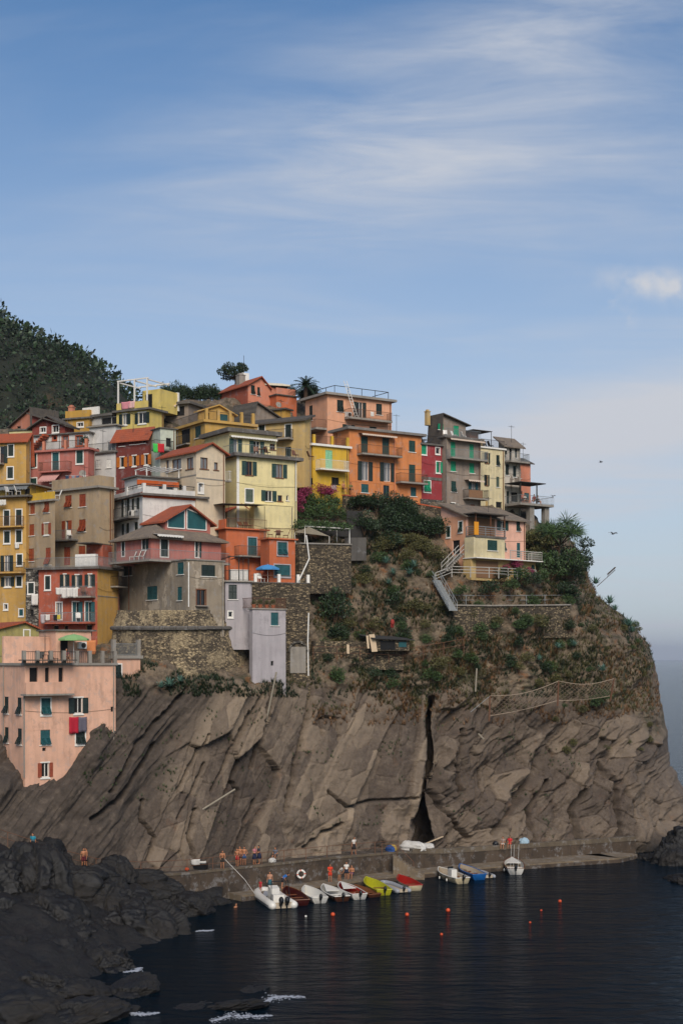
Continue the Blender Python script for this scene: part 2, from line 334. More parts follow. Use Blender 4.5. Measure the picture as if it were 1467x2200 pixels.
def build_cliff():
    nc, nr = 860, 580
    s = np.linspace(0, 1, nc); rows = np.linspace(0, 1, nr)
    S, Rr = np.meshgrid(s, rows)
    # first estimate of the column to find the top row
    sil0 = 1420.0
    px = -85 + S * (1500 + 85); ptop = np.interp(px, TOP_X, TOP_Y); py = 2070 + (ptop - 2070) * Rr
    sil = np.interp(py, SIL_Y, SIL_X); px = -85 + S * (sil + 85); ptop = np.interp(px, TOP_X, TOP_Y); py = 2070 + (ptop - 2070) * Rr
    Y = ground_Y(px, py)
    # the headland rounds away from us towards its outline
    t = np.clip((px - (sil - 150)) / 150, 0, 1); Y = Y + 16 * (1 - np.sqrt(np.clip(1 - t * t, 0, 1)))
    wx = (px - HX) / F * Y; wz = CH - (py - HY) / F * Y
    rockm = sstep(1455, 1500, py + 26 * (fbm(px / 60, py / 60, 0, 4, 3) - 0.5) * 2 - 45 * sstep(1150, 1350, px) - 60 * sstep(1330, 1420, px) + 20 * sstep(380, 200, px))
    # a) jointed slabs in the middle
    ang = R(68); ca, sa = math.cos(ang), math.sin(ang)
    warp = 26 * (fbm(px / 140, py / 140, 0, 3, 11) - 0.5)
    al = (px * ca - py * sa) + warp; ac = (px * sa + py * ca) + warp
    g, hid, ou, ov = voro2(ac / 74, al / 270, 5)
    slab = (hid - 0.5) * 1.7 + ou * (0.9 * (hid - 0.4)) + ov * 0.5 * (0.5 - hid)
    slab -= 0.30 * (1 - sstep(0.0, 0.035, g)) * sstep(.3, .6, fbm(px / 70, py / 70, 0, 3, 17)); slab += 0.16 * (ridged(ac / 10, al / 110, 0, 4, 19) - .5) + 0.22 * (fbm(ac / 34, al / 80, 0, 4, 23) - .5)
    g2, hid2, _, _ = voro2(ac / 24, al / 60, 9); slab += (hid2 - 0.5) * 0.34 * sstep(.45, .6, fbm(px / 90, py / 90, 0, 3, 29)) - 0.12 * (1 - sstep(0, 0.07, g2))
    slab += 0.25 * (fbm(px / 14, py / 14, 0, 4, 21) - 0.5)
    # b) tilted thin beds on the left
    ang2 = R(52) ; c2, s2 = math.cos(ang2), math.sin(ang2)
    ac2 = px * s2 + py * c2 + 10 * (fbm(px / 60, py / 60, 0, 3, 31) - 0.5); al2 = px * c2 - py * s2
    beds = (ridged(ac2 / 13, al2 / 170, 0, 4, 41) - 0.5) * 0.6 + (vnoise(ac2 / 34, al2 / 130, 0, 43) - 0.5) * 1.3 + (fbm(px / 40, py / 40, 0, 4, 47) - .5) * .8
    # c) folded rough rock on the right
    ang3 = R(58); c3, s3 = math.cos(ang3), math.sin(ang3)
    w3 = 60 * (fbm(px / 120, py / 120, 0, 3, 51) - 0.5); ac3 = px * s3 + py * c3 + w3; al3 = px * c3 - py * s3 + w3
    rough = (ridged(ac3 / 42, al3 / 120, 0, 5, 61) - 0.55) * 2.6 + (fbm(px / 70, py / 70, 0, 5, 63) - 0.5) * 3.0 + (ridged(ac3 / 11, al3 / 40, 0, 3, 67) - 0.5) * 0.5
    g3, hid3, _, _ = voro2(ac3 / 34, al3 / 60, 15); rough += (hid3 - 0.5) * 0.8 - 0.3 * (1 - sstep(0, .08, g3))
    # d) lumpy foot of the cliff
    foot = (fbm(px / 45, py / 45, 0, 5, 71) - 0.5) * 2.4 + (ridged(px / 30, py / 38, 0, 4, 73) - 0.5) * 1.0
    wl = sstep(450, 330, px + 0.55 * (py - 1600) * 1.0); wr = sstep(915, 950, px)
    rock = slab * (1 - wl) * (1 - wr) + beds * wl * (1 - wr) + rough * wr
    wf = sstep(1690, 1790, py + 20 * np.sin(px / 40)) * (1 - wl) * (1 - wr) * sstep(560, 640, px); rock = rock * (1 - 0.65 * wf) + foot * wf * 0.8
    # the slope above: rubble, small steps, soil
    slope = (fbm(px / 60, py / 45, 0, 5, 81) - 0.5) * 3.0 + (ridged(px / 26, py / 20, 0, 4, 83) - 0.5) * 0.9
    disp = rock * rockm + slope * (1 - rockm) * 1.0
    for pts, w, dep in CRACKS:
        d = lineD(px + 5 * (vnoise(px / 9, py / 9, 0, 91) - 0.5), py, pts); disp -= 1.5 * dep * (1 - sstep(w * 0.3, w * 1.4, d)) * rockm
    # the deep slot
    slot_c = np.interp(py, [1490, 1560, 1700, 1830], [914, 905, 895, 888]); slot_w = np.interp(py, [1490, 1560, 1700, 1830], [9, 14, 20, 30])
    off = px - slot_c - 4 * np.sin(py / 23)
    slot = 8.0 * sstep(slot_w * .75 + 2, slot_w * .75 - 3, np.abs(off - slot_w * 0.4)) * sstep(1490, 1530, py) * rockm
    disp += 1.2 * sstep(60, 20, np.abs(px - 868)) * sstep(1470, 1520, py) * sstep(1800, 1690, py)
    disp *= sstep(0.0, 0.03, 1 - S) * 0.75 + 0.25
    # outward normal of the bare surface
    P = np.stack([wx, Y, wz], -1); du = np.gradient(P, axis=1); dv = np.gradient(P, axis=0); nrm = np.cross(du, dv); nrm /= np.linalg.norm(nrm, axis=-1, keepdims=True) + 1e-9
    nrm = np.where(nrm[..., 1:2] > 0, -nrm, nrm)
    nrm[..., 2] *= 0.4; nrm /= np.linalg.norm(nrm, axis=-1, keepdims=True)
    P = P + nrm * disp[..., None]; P[..., 1] += slot; P[..., 0] += slot * (px - HX) / F
    # back side of the headland and the plateau behind the crest
    back = [P[:, -1:, :] + np.array([dx, dy, dz]) for dx, dy, dz in ((-1.0, 8, 0), (-6, 30, 0), (-20, 70, 0))]
    Pb = np.concatenate([P] + back, 1)
    plat = [Pb[-1:, :, :] + np.array([0, dy, dz]) for dy, dz in ((6, 0.6), (25, 0.0), (70, -8))]
    Pb = np.concatenate([Pb] + plat, 0)
    pad = lambda a: np.pad(a, ((0, 3), (0, 3)), mode='edge')
    n = NB('cliff_rock')
    at = n.N('ShaderNodeAttribute'); at.attribute_name = 'rock'; lft = n.N('ShaderNodeAttribute'); lft.attribute_name = 'beds'
    big = n.noise(0.13, 6, 0.65); med = n.noise(0.7, 8, 0.7); fine = n.noise(4.5, 6, 0.75)
    c = n.ramp(med, [(0.25, lin('#322a24')), (0.42, lin('#574b41')), (0.58, lin('#6d6053')), (0.8, lin('#8c7d6b'))])
    c = n.mix(n.rng(big, 0.4, 0.65, 0, 0.6), c, lin('#55493f'), 'MIX')
    stn = n.noise(1.0, 6, 0.7, n.mapping((0.9, 0.9, 0.12))); c = n.mix(n.rng(stn, 0.55, 0.72, 0, 0.55), c, lin('#4a3c35'))
    pale = n.noise(1.6, 7, 0.75); c = n.mix(n.rng(pale, 0.68, 0.74, 0, 0.6), c, lin('#a3937a'))
    rust = n.noise(0.5, 5, 0.7); c = n.mix(n.rng(rust, 0.6, 0.75, 0, 0.45), c, lin('#7f5638'))
    c = n.mix(n.rng(fine, 0.35, 0.62, 0.5, 0.0), c, lin('#33291f'))
    tn = n.N('ShaderNodeAttribute'); tn.attribute_name = 'tone'; c = n.mix(n.rng(tn.outputs['Fac'], .45, .95, 0, .7), c, lin('#9c8a74')); c = n.mix(n.rng(tn.outputs['Fac'], .42, .05, 0, .75), c, lin('#3d342d'))
    bedc = n.ramp(n.noise(1.2, 7, 0.7), [(0.3, lin('#241f1a')), (0.55, lin('#463d35')), (0.8, lin('#6e6256'))]); c = n.mix(lft.outputs['Fac'], c, bedc)
    soil = n.ramp(n.noise(1.1, 8, 0.75), [(0.3, lin('#2c261e')), (0.45, lin('#5a4d3e')), (0.6, lin('#7a6b58')), (0.78, lin('#978670'))])
    grs = n.noise(0.33, 7, 0.72); soil = n.mix(n.rng(grs, 0.5, 0.6, 0, 0.75), soil, lin('#2e3018')); soil = n.mix(n.rng(n.noise(0.5, 6, 0.7), 0.57, 0.66, 0, 0.7), soil, lin('#7a4d26'))
    c = n.mix(at.outputs['Fac'], soil, c); n.color(c); n.rough(0.93)
    # rock by the waterline is dark and wet
    geo = n.N('ShaderNodeNewGeometry'); sp = n.N('ShaderNodeSeparateXYZ'); n.L(geo.outputs['Position'], sp.inputs[0])
    wet = n.rng(sp.outputs[2], 2.2, 0.4); c = n.mix(n.math('MULTIPLY', wet, 0.8), c, lin('#15130f')); n.color(c)
    n.bump(n.math('ADD', n.math('MULTIPLY', med, 1.5), fine), 0.8, 0.16)
    me = grid_mesh('cliff', Pb, n.m, True, {'tone': pad((hid * .6 + hid2 * .4) * (1 - wl) * (1 - wr) + (hid3 * .45 + .22) * wr + .4 * wl * (1 - wr)), 'rock': pad(rockm), 'beds': pad(wl * (1 - wr) * rockm * 0.8)})
    o = link('cliff', me); tag(o, kind='structure'); return px, py, P
CPX, CPY, CP = build_cliff()
def on_ground(px, py):
    """the built ground point seen at a photo pixel"""
    d = (CPX - px) ** 2 + (CPY - py) ** 2; i = np.unravel_index(np.argmin(d), d.shape); return Vector(CP[i])

# ------------------------------------------------------------------ palette
WHITE = simple('white_paint', '#d8d4cc', 1.0, 0.6); RAILW = simple('weathered_white_rail', '#a39f97', 1, .6); IRON = simple('dark_iron', '#2b2926', 1, 0.55, 0.3); RUSTY = simple('rusty_iron', '#6b4a36', 1, 0.7, 0.2)
GREYRAIL = simple('galvanised_rail', '#8f9291', 1, 0.5, 0.4); CONC = plaster('concrete', '#8d867c', 1, 0.5); CONCD = plaster('dark_concrete', '#5f5a54', 1, 0.5); SLABG = plaster('grey_slab', '#77726c', 1, 0.4)
GREEN = shutter_mat('dark_green_shutter', '#1b3a33'); TEAL = shutter_mat('teal_shutter', '#1c4d50'); BRIGHTG = shutter_mat('bright_green_shutter', '#128a62'); PALEG = shutter_mat('pale_green_shutter', '#7fb68c')
RUST = shutter_mat('red_brown_shutter', '#8a3f22'); ORANGE_SH = shutter_mat('orange_shutter', '#b8681a'); GREYG = shutter_mat('grey_green_shutter', '#4c584a'); BROWN = shutter_mat('brown_wood', '#6a4127'); DARKSH = shutter_mat('black_green_shutter', '#16251f')
TERRA = tiles('terracotta_tiles', '#a5502f', '#8a4a35'); SLATE = tiles('grey_tiles', '#6d6258', '#8a7a66'); DARKTILE = tiles('dark_tiles', '#4a4540', '#5e564c'); COPING = plaster('terracotta_coping', '#a8502c', 1, 0.5)
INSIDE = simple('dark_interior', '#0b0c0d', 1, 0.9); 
def glass_mat():
    n = NB('window_glass'); n.color(lin('#10161a')); n.rough(0.06); n.b.inputs['Specular IOR Level'].default_value = 0.6; n.bump(n.noise(1.3, 2), 0.05, 0.05); return n.m
GLASS = glass_mat()
def glass_pale():
    n = NB('curtained_glass'); n.color(n.ramp(n.noise(5, 3, 0.6, n.mapping((6, 6, 0.4))), [(0.35, lin('#4d4f52')), (0.7, lin('#8b8c8e'))])); n.rough(0.15); return n.m
CURT = glass_pale()
CLOTH = lambda nm, h: simple('cloth_' + nm, h, 1, 0.9, 0, 0.1, 9)

# ------------------------------------------------------------------ unit pieces shared by all windows
def unit_shutter(name, slats=9):
    m = MB(); fw = 0.13
    m.box(0, 0, 0, fw, 0.05, 1); m.box(1 - fw, 0, 0, 1, 0.05, 1); m.box(fw, 0, 0, 1 - fw, 0.05, 0.05); m.box(fw, 0, 0.95, 1 - fw, 0.05, 1); m.box(fw, 0, 0.48, 1 - fw, 0.05, 0.53)
    for i in range(slats):
        z = 0.05 + 0.9 * i / slats; m.add([(fw, 0.005, z), (1 - fw, 0.005, z), (1 - fw, 0.04, z + 0.9 / slats), (fw, 0.04, z + 0.9 / slats)], [(0, 1, 2, 3)])
    return m
SHUT_ME = {}
def shutter_mesh(mat):
    if mat.name not in SHUT_ME: SHUT_ME[mat.name] = unit_shutter('shutter').mesh('shutter', mat)
    return SHUT_ME[mat.name]
PANE_ME = {}
def pane_mesh(mat):
    if mat.name not in PANE_ME: PANE_ME[mat.name] = MB().quad((0, 0, 0), (1, 0, 0), (1, 0, 1), (0, 0, 1)).mesh('pane', mat)
    return PANE_ME[mat.name]
FR = {}
def frame_mesh(w, h, mat, trim, sill, casement, door):
    k = (round(w, 2), round(h, 2), mat.name, bool(trim), sill, casement, door)
    if k in FR: return FR[k]
    m = MB(); t = 0.11
    if trim:
        m.box(-t, -0.025, -t if not door else 0, 0, 0.02, h + t); m.box(w, -0.025, -t if not door else 0, w + t, 0.02, h + t); m.box(0, -0.025, h, w, 0.02, h + t)
        if not door: m.box(0, -0.025, -t, w, 0.02, 0)
    if sill: m.box(-0.13, -0.09, -0.07 - (0.11 if trim else 0), w + 0.13, 0.02, 0.0 - (0.115 if trim else 0))
    if casement:
        c = 0.055; m.box(0, 0.10, 0, c, 0.15, h); m.box(w - c, 0.10, 0, w, 0.15, h); m.box(c, 0.10, 0, w - c, 0.15, c); m.box(c, 0.10, h - c, w - c, 0.15, h)
        if w > 0.6: m.box(w / 2 - 0.03, 0.095, c, w / 2 + 0.03, 0.15, h - c)
    if not m.v: m.box(0, 0.12, h - 0.04, w, 0.16, h)
    FR[k] = m.mesh('window', mat); return FR[k]

HOUSES = []
class House:
    """A block standing on its corner: the R wall runs away to the right of the corner, the L wall to its left. Openings are given where the photograph shows them."""
    def __init__(s, name, label, cx, Y, th, xl, xr, yt, yb, mat, cat='house', drop=2.5, group=None, lmat=None):
        s.th = R(th); s.c, s.s = math.cos(s.th), math.sin(s.th); s.C = W(cx, HY, Y); s.Y = Y; s.mat = mat
        s.wR = s._t(xr, s.c, s.s); s.wL = s._t(xl, -s.s, s.c)
        zt = CH - (yt - HY) / F * Y; zb = CH - (yb - HY) / F * Y - drop
        s.z0 = zb; s.h = zt - zb; s.o = empty(name, (s.C.x, s.C.y, zb), s.th, label, cat, group); s.open = {'R': [], 'L': []}; s.lmat = lmat; s.done = False; HOUSES.append(s)
    def _t(s, px, dx, dy):
        k = (px - HX) / F; return (k * s.Y - s.C.x) / (dx - k * dy)
    def uz(s, face, px, py):
        dx, dy = (s.c, s.s) if face == 'R' else (-s.s, s.c); t = s._t(px, dx, dy); d = s.Y + t * dy
        return t, CH - (py - HY) / F * d - s.z0
    def rect(s, face, x0, y0, x1, y1):
        xm = (x0 + x1) / 2; ta, tb = s.uz(face, x0, y0)[0], s.uz(face, x1, y0)[0]; zt, zb = s.uz(face, xm, y0)[1], s.uz(face, xm, y1)[1]
        return min(ta, tb), zb, max(ta, tb), zt
    def frame_at(s, face, t, z):
        return ((t, 0, z), 0.0) if face == 'R' else ((0, t, z), -math.pi / 2)
    def hang(s, name, me, face, t, z, parent=None, out=0.0, scale=None, rx=0.0):
        """place a mesh in wall coordinates (x to the right as seen from outside, y into the wall)"""
        loc, rz = s.frame_at(face, t, z)
        loc = (loc[0], loc[1] - out, loc[2]) if face == 'R' else (loc[0] - out, loc[1], loc[2])
        return link(name, me, parent or s.o, loc, rz, rot=(rx, 0, rz), scale=scale)
    def win(s, face, x0, y0, x1, y1, style='c', sh=GREEN, trim=None, pane=GLASS, frame=None, sill=True, shw=None):
        t0, z0, t1, z1 = s.rect(face, x0, y0, x1, y1); w, h = t1 - t0, z1 - z0; s.open[face].append((t0, z0, t1, z1))
        door = style in ('d', 'p') or h > 1.9
        tl = t0 if face == 'R' else t1      # left edge as seen from outside
        cas = style in ('o', 'g', 'l', 'r', 't')
        f = s.hang('door' if door else 'window', frame_mesh(w, h, frame or trim or WHITE, trim, sill and not door, cas, door), face, tl, z0)
        def sub(nm, me, x, y, z, sc, rx=0.0, rz=0.0): return link(nm, me, f, (x, y, z), rot=(rx, 0, rz), scale=sc)
        if style != 'p': sub('pane', pane_mesh(INSIDE if style == 'd' else pane), 0, 0.17 if style != 'c' else 0.2, 0, (w, 1, h))
        S = shutter_mesh(sh); hw = w / 2
        if style in ('c', 'p'):
            sub('shutter', S, 0.005, 0.03, 0.005, (hw - 0.01, 1, h - 0.01)); sub('shutter', S, hw + 0.005, 0.03, 0.005, (hw - 0.01, 1, h - 0.01))
        if style == 't':       # leaves closed above, lower halves pushed out
            for x in (0, hw):
                sub('shutter', S, x + 0.005, 0.03, h * 0.45, (hw - 0.01, 1, h * 0.55)); a = sub('shutter', S, x + 0.005, 0.03, h * 0.45, (hw - 0.02, 1, h * 0.46)); a.rotation_euler = (R(180 - random.uniform(18, 32)), 0, 0)
        if style in ('o', 'l'): sub('shutter', S, -(shw or hw) - 0.02, -0.06, 0, (shw or hw, 1, h), rz=R(random.uniform(-4, 0)))
        if style in ('o', 'r'): sub('shutter', S, w + 0.02, -0.06, 0, (shw or hw, 1, h))
        if style == 'l': sub('shutter', S, hw, 0.03, 0, (hw - 0.005, 1, h))
        if style == 'r': sub('shutter', S, 0.005, 0.03, 0, (hw - 0.005, 1, h))
        return f
    def walls(s):
        m = MB()
        for face in 'RL':
            wd = s.wR if face == 'R' else s.wL; ops = [(max(a, 0.02), max(b, 0.02), min(c, wd - 0.02), min(d, s.h - 0.02)) for a, b, c, d in s.open[face]]
            ops = [o for o in ops if o[2] - o[0] > 0.05 and o[3] - o[1] > 0.05]
            us = sorted({0, wd} | {o[0] for o in ops} | {o[2] for o in ops}); zs = sorted({0, s.h} | {o[1] for o in ops} | {o[3] for o in ops})
            P = (lambda u, z, d=0.0: (u, d, z)) if face == 'R' else (lambda u, z, d=0.0: (d, u, z))
            for a, b in zip(us, us[1:]):
                for c, d in zip(zs, zs[1:]):
                    um, zm = (a + b) / 2, (c + d) / 2
                    if any(o[0] < um < o[2] and o[1] < zm < o[3] for o in ops): continue
                    m.quad(P(a, c), P(b, c), P(b, d), P(a, d))
            for a, c, b, d in ops:
                D = 0.22
                m.quad(P(a, c), P(b, c), P(b, c, D), P(a, c, D)); m.quad(P(a, d), P(b, d), P(b, d, D), P(a, d, D)); m.quad(P(a, c), P(a, d), P(a, d, D), P(a, c, D)); m.quad(P(b, c), P(b, d), P(b, d, D), P(b, c, D))
        r, l, h = s.wR, s.wL, s.h
        m.quad((r, 0, 0), (r, l, 0), (r, l, h), (r, 0, h)); m.quad((0, l, 0), (r, l, 0), (r, l, h), (0, l, h)); m.quad((0, 0, h), (r, 0, h), (r, l, h), (0, l, h))
        me = bpy.data.meshes.new('wall'); me.from_pydata(m.v, [], m.f); bm = bmesh.new(); bm.from_mesh(me); bmesh.ops.remove_doubles(bm, verts=bm.verts, dist=0.001); bm.to_mesh(me); bm.free()
        me.materials.append(s.mat)
        if s.lmat:
            me.materials.append(s.lmat)
            for p in me.polygons:
                if abs(p.normal.x) > 0.7 and p.center.x < 0.3: p.material_index = 1
        link('wall', me, s.o); s.done = True
    def slab(s, z=None, t=0.22, over=0.35, mat=SLABG, name='roof_slab', parent=None, x0=0.0, x1=None, y1=None):
        z = s.h if z is None else z; x1 = s.wR if x1 is None else x1; y1 = s.wL if y1 is None else y1
        return MB().box(x0 - over, -over, z + 0.003, x1 + over, y1 + over, z + t).build(name, mat, parent or s.o)
    def parapet(s, h=0.9, t=0.18, mat=None, z=None, sides='RLrb', inset=0.0):
        z = s.h + 0.22 if z is None else z; m = MB(); r, l = s.wR, s.wL; i = inset
        if 'R' in sides: m.box(i, i, z, r - i, i + t, z + h)
        if 'L' in sides: m.box(i, i + t, z, i + t, l - i, z + h)
        if 'r' in sides: m.box(r - t - i, i + t, z, r - i, l - i, z + h)
        if 'b' in sides: m.box(i + t, l - t - i, z, r - t - i, l - i, z + h)
        return m.build('parapet', mat or s.mat, s.o)
    def rail(s, pts, h=0.95, mat=IRON, step=0.14, parent=None, bars=True, r=0.018, name='railing', mids=0, posts=1.6):
        m = MB()
        for a, b in zip(pts, pts[1:]):
            a, b = Vector(a), Vector(b); L = (b - a).length; up = Vector((0, 0, h))
            m.tube(a + up, b + up, r * 1.5, n=5); 
            if bars: m.tube(a + Vector((0, 0, 0.08)), b + Vector((0, 0, 0.08)), r, n=4)
            for k in range(mids): m.tube(a + up * ((k + 1) / (mids + 1)), b + up * ((k + 1) / (mids + 1)), r, n=4)
            n = max(1, int(L / (step if bars else posts)))
            for i in range(n + 1):
                p = a.lerp(b, i / n); m.tube(p, p + up, r * (0.75 if bars else 1.3), n=4, caps=False)
        return m.build(name, mat, parent or s.o)
    def balcony(s, face, x0, x1, yfloor, depth=1.1, h=1.0, mat=IRON, slab=CONC, t=0.14, bars=True, solid=None, mids=0):
        ta, z = s.uz(face, x0, yfloor); tb, z2 = s.uz(face, x1, yfloor); z = (z + z2) / 2; a, b = min(ta, tb), max(ta, tb); w = b - a; tl = a if face == 'R' else b
        o = s.hang('balcony', MB().box(0, -depth, -t, w, -0.002, 0).mesh('balcony', slab), face, tl, z)
        pts = [(0.04, -0.03, 0), (0.04, -depth + 0.04, 0), (w - 0.04, -depth + 0.04, 0), (w - 0.04, -0.03, 0)]
        if solid: m = MB(); m.box(0.0, -depth, 0.002, w, -depth + 0.08, h); m.box(0, -depth + 0.08, 0.002, 0.08, -0.002, h); m.box(w - 0.08, -depth + 0.08, 0.002, w, -0.002, h); m.build('balustrade', solid, o)
        else: s.rail(pts, h, mat, parent=o, bars=bars, mids=mids)
        return o
    def awning(s, face, x0, x1, ytop, ybot, depth, mat):
        ta, z1 = s.uz(face, x0, ytop); tb, _ = s.uz(face, x1, ytop); a, b = min(ta, tb), max(ta, tb); z0 = s.uz(face, (x0 + x1) / 2, ybot)[1]; w = b - a; dz = z1 - z0
        m = MB(); n = max(4, int(w / 0.16))
        for i in range(n):
            xa, xb = w * i / n, w * (i + 1) / n; m.add([(xa, 0, 0), (xb, 0, 0), (xb, -depth, -dz), (xa, -depth, -dz), (xa, -depth, -dz - 0.16 - 0.05 * (i % 2)), (xb, -depth, -dz - 0.16 - 0.05 * (i % 2))], [(0, 1, 2, 3), (3, 2, 5, 4)])
        return s.hang('awning', m.mesh('awning', mat), face, a if face == 'R' else b, z1, out=0.01)
    def gable(s, along, peak, mat=TERRA, over=0.45, t=0.14, z=None, wallmat=None, frac=0.5, eave_drop=0.15):
        """pitched roof; along='L': ridge runs with the L wall and the gable triangle shows on the R wall, along='R': the other way, 'shedL'/'shedR': one slope"""
        z = s.h if z is None else z; r, l = s.wR, s.wL; o = over; m = MB(); k = MB()
        if along == 'L':
            x = r * frac; sl = peak / max(x, .01); sr = peak / max(r - x, .01)
            a = [(-o, -o, z - o * sl), (x, -o, z + peak), (x, l + o, z + peak), (-o, l + o, z - o * sl)]; b = [(x, -o, z + peak), (r + o, -o, z - o * sr), (r + o, l + o, z - o * sr), (x, l + o, z + peak)]
            m.prism(a, (0, 0, t)); m.prism(b, (0, 0, t)); k.prism([(0, 0.0, z), (r, 0.0, z), (x, 0.0, z + peak)], (0, l, 0))
        elif along == 'R':
            y = l * frac; sl = peak / max(y, .01); sr = peak / max(l - y, .01)
            a = [(-o, -o, z - o * sl), (r + o, -o, z - o * sl), (r + o, y, z + peak), (-o, y, z + peak)]; b = [(-o, y, z + peak), (r + o, y, z + peak), (r + o, l + o, z - o * sr), (-o, l + o, z - o * sr)]
            m.prism(a, (0, 0, t)); m.prism(b, (0, 0, t)); k.prism([(0, 0, z), (0, l, z), (0, y, z + peak)], (r, 0, 0))
        elif along == 'shedR':   # rises from the R wall to the back
            m.prism([(-o, -o, z - o * peak / l), (r + o, -o, z - o * peak / l), (r + o, l + o, z + peak + o * peak / l), (-o, l + o, z + peak + o * peak / l)], (0, 0, t)); k.prism([(0, 0, z), (0, l, z), (0, l, z + peak)], (r, 0, 0))
        elif along == 'shedL':   # rises from the L wall towards the right
            m.prism([(-o, -o, z - o * peak / r), (r + o, -o, z + peak + o * peak / r), (r + o, l + o, z + peak + o * peak / r), (-o, l + o, z - o * peak / r)], (0, 0, t)); k.prism([(0, 0, z), (r, 0, z), (r, 0, z + peak)], (0, l, 0))
        elif along == 'hip':
            y = l * 0.5; x = min(y, r * 0.45)
            A, B, Cc, D = (-o, -o, z - .1), (r + o, -o, z - .1), (r + o, l + o, z - .1), (-o, l + o, z - .1); E, G = (x, y, z + peak), (r - x, y, z + peak)
            m.add([A, B, Cc, D, E, G] + [(p[0], p[1], p[2] - t) for p in (A, B, Cc, D)], [(0, 1, 5, 4), (1, 2, 5), (2, 3, 4, 5), (3, 0, 4), (0, 6, 7, 1), (1, 7, 8, 2), (2, 8, 9, 3), (3, 9, 6, 0), (6, 9, 8, 7)])
        g = m.build('roof', mat, s.o)
        if k.v: k.build('gable_wall', wallmat or s.mat, s.o)
        return g
    def chimney(s, x, y, z, w=0.5, h=1.0, mat=CONC):
        return MB().box(x - w/2, y - w/2, z - 0.5, x + w/2, y + w/2, z + h).box(x - w/2 - .06, y - w/2 - .06, z + h + .002, x + w/2 + .06, y + w/2 + .06, z + h + .1).box(x - w/3, y - w/3, z + h + .102, x + w/3, y + w/3, z + h + .3).build('chimney', mat, s.o)
    def band(s, face, yy, x0=None, x1=None, t=0.12, out=0.04, mat=CONC, name='string_course'):
        w = s.wR if face == 'R' else s.wL; ta = 0.0 if x0 is None else s.uz(face, x0, yy)[0]; tb = w if x1 is None else s.uz(face, x1, yy)[0]; a, b = min(ta, tb), max(ta, tb); z = s.uz(face, (x0 or 0) if False else px_of(s.wpt(face, (a + b) / 2, 0))[0], yy)[1]
        return s.hang(name, MB().box(0, -out, -t / 2, b - a, 0.0, t / 2).mesh(name, mat), face, a if face == 'R' else b, z)
    def pipe(s, face, px, y0, y1, r=0.05, mat=None):
        t, za = s.uz(face, px, y0); _, zb = s.uz(face, px, y1); return s.hang('drain_pipe', MB().tube((0, -0.08, zb - za), (0, -0.08, 0), r).mesh('drain_pipe', mat or BROWN), face, t, za)
    def wpt(s, face, t, z, out=0.0):
        """world point on a wall"""
        dx, dy = (s.c, s.s) if face == 'R' else (-s.s, s.c); nx, ny = (s.s, -s.c) if face == 'R' else (-s.c, -s.s)
        return Vector((s.C.x + t * dx + nx * out, s.C.y + t * dy + ny * out, s.z0 + z))
    def loc(s, x, y, z):
        return Vector((s.C.x + x * s.c - y * s.s, s.C.y + x * s.s + y * s.c, s.z0 + z))

# ------------------------------------------------------------------ small things that stand on terraces and hang on walls
def chair(p, rz, mat, label, group=None, lounge=False):
    o = empty('lounge_chair' if lounge else 'chair', p, rz, label, 'chair', group); w = 0.5
    MB().box(-w/2, -0.25, 0.38, w/2, 0.28, 0.43).build('seat', mat, o)
    b = MB().box(-w/2, -0.03, 0, w/2, 0.03, 0.6).build('backrest', mat, o, (0, 0.27, 0.42)); b.rotation_euler = (R(-22 if not lounge else -45), 0, 0)
    for x in (-w/2 + .03, w/2 - .03):
        for y in (-0.2, 0.24): MB().tube((x, y, 0), (x, y, 0.39), 0.025, n=5).build('leg', mat, o)
    if lounge: MB().box(-w/2, -0.9, 0.34, w/2, -0.26, 0.39).build('footrest', mat, o); MB().tube((-.2, -.8, 0), (-.2, -.8, .35), .02, n=4).tube((.2, -.8, 0), (.2, -.8, .35), .02, n=4).build('leg', mat, o)
    return o
def table(p, mat, label, r=0.45, group=None):
    o = empty('table', p, 0, label, 'table', group); MB().lathe([(r, 0.70), (r, 0.74)], 14).build('tabletop', mat, o); MB().tube((0, 0, 0), (0, 0, 0.7), 0.04).lathe([(0.25, 0), (0.22, 0.04)], 10).build('leg', mat, o); return o
def parasol(p, mat, label, r=1.3, h=2.3, n=8, rz=0.0, square=False):
    o = empty('parasol', p, rz, label, 'parasol'); MB().tube((0, 0, 0), (0, 0, h + 0.05), 0.03).build('pole', WHITE, o)
    m = MB(); n = 4 if square else n; ring = [(r * math.cos(2 * math.pi * (i + .5) / n), r * math.sin(2 * math.pi * (i + .5) / n)) for i in range(n)]
    for i in range(n):
        a, b = ring[i], ring[(i + 1) % n]; q = lambda f, z: [(a[0]*f, a[1]*f, z), (b[0]*f, b[1]*f, z)]
        A, B = q(1, h - 0.42); C, D = q(0.5, h - 0.12); m.add([A, B, D, C, (0, 0, h + .02), (A[0], A[1], A[2] - .16), (B[0], B[1], B[2] - .16)], [(0, 1, 2, 3), (3, 2, 4), (5, 6, 1, 0)])
    m.build('canopy', mat, o)
    k = MB()
    for x, y in ring: k.tube((0, 0, h - .05), (x * .98, y * .98, h - .44), .012, n=4)
    k.build('ribs', WHITE, o); return o
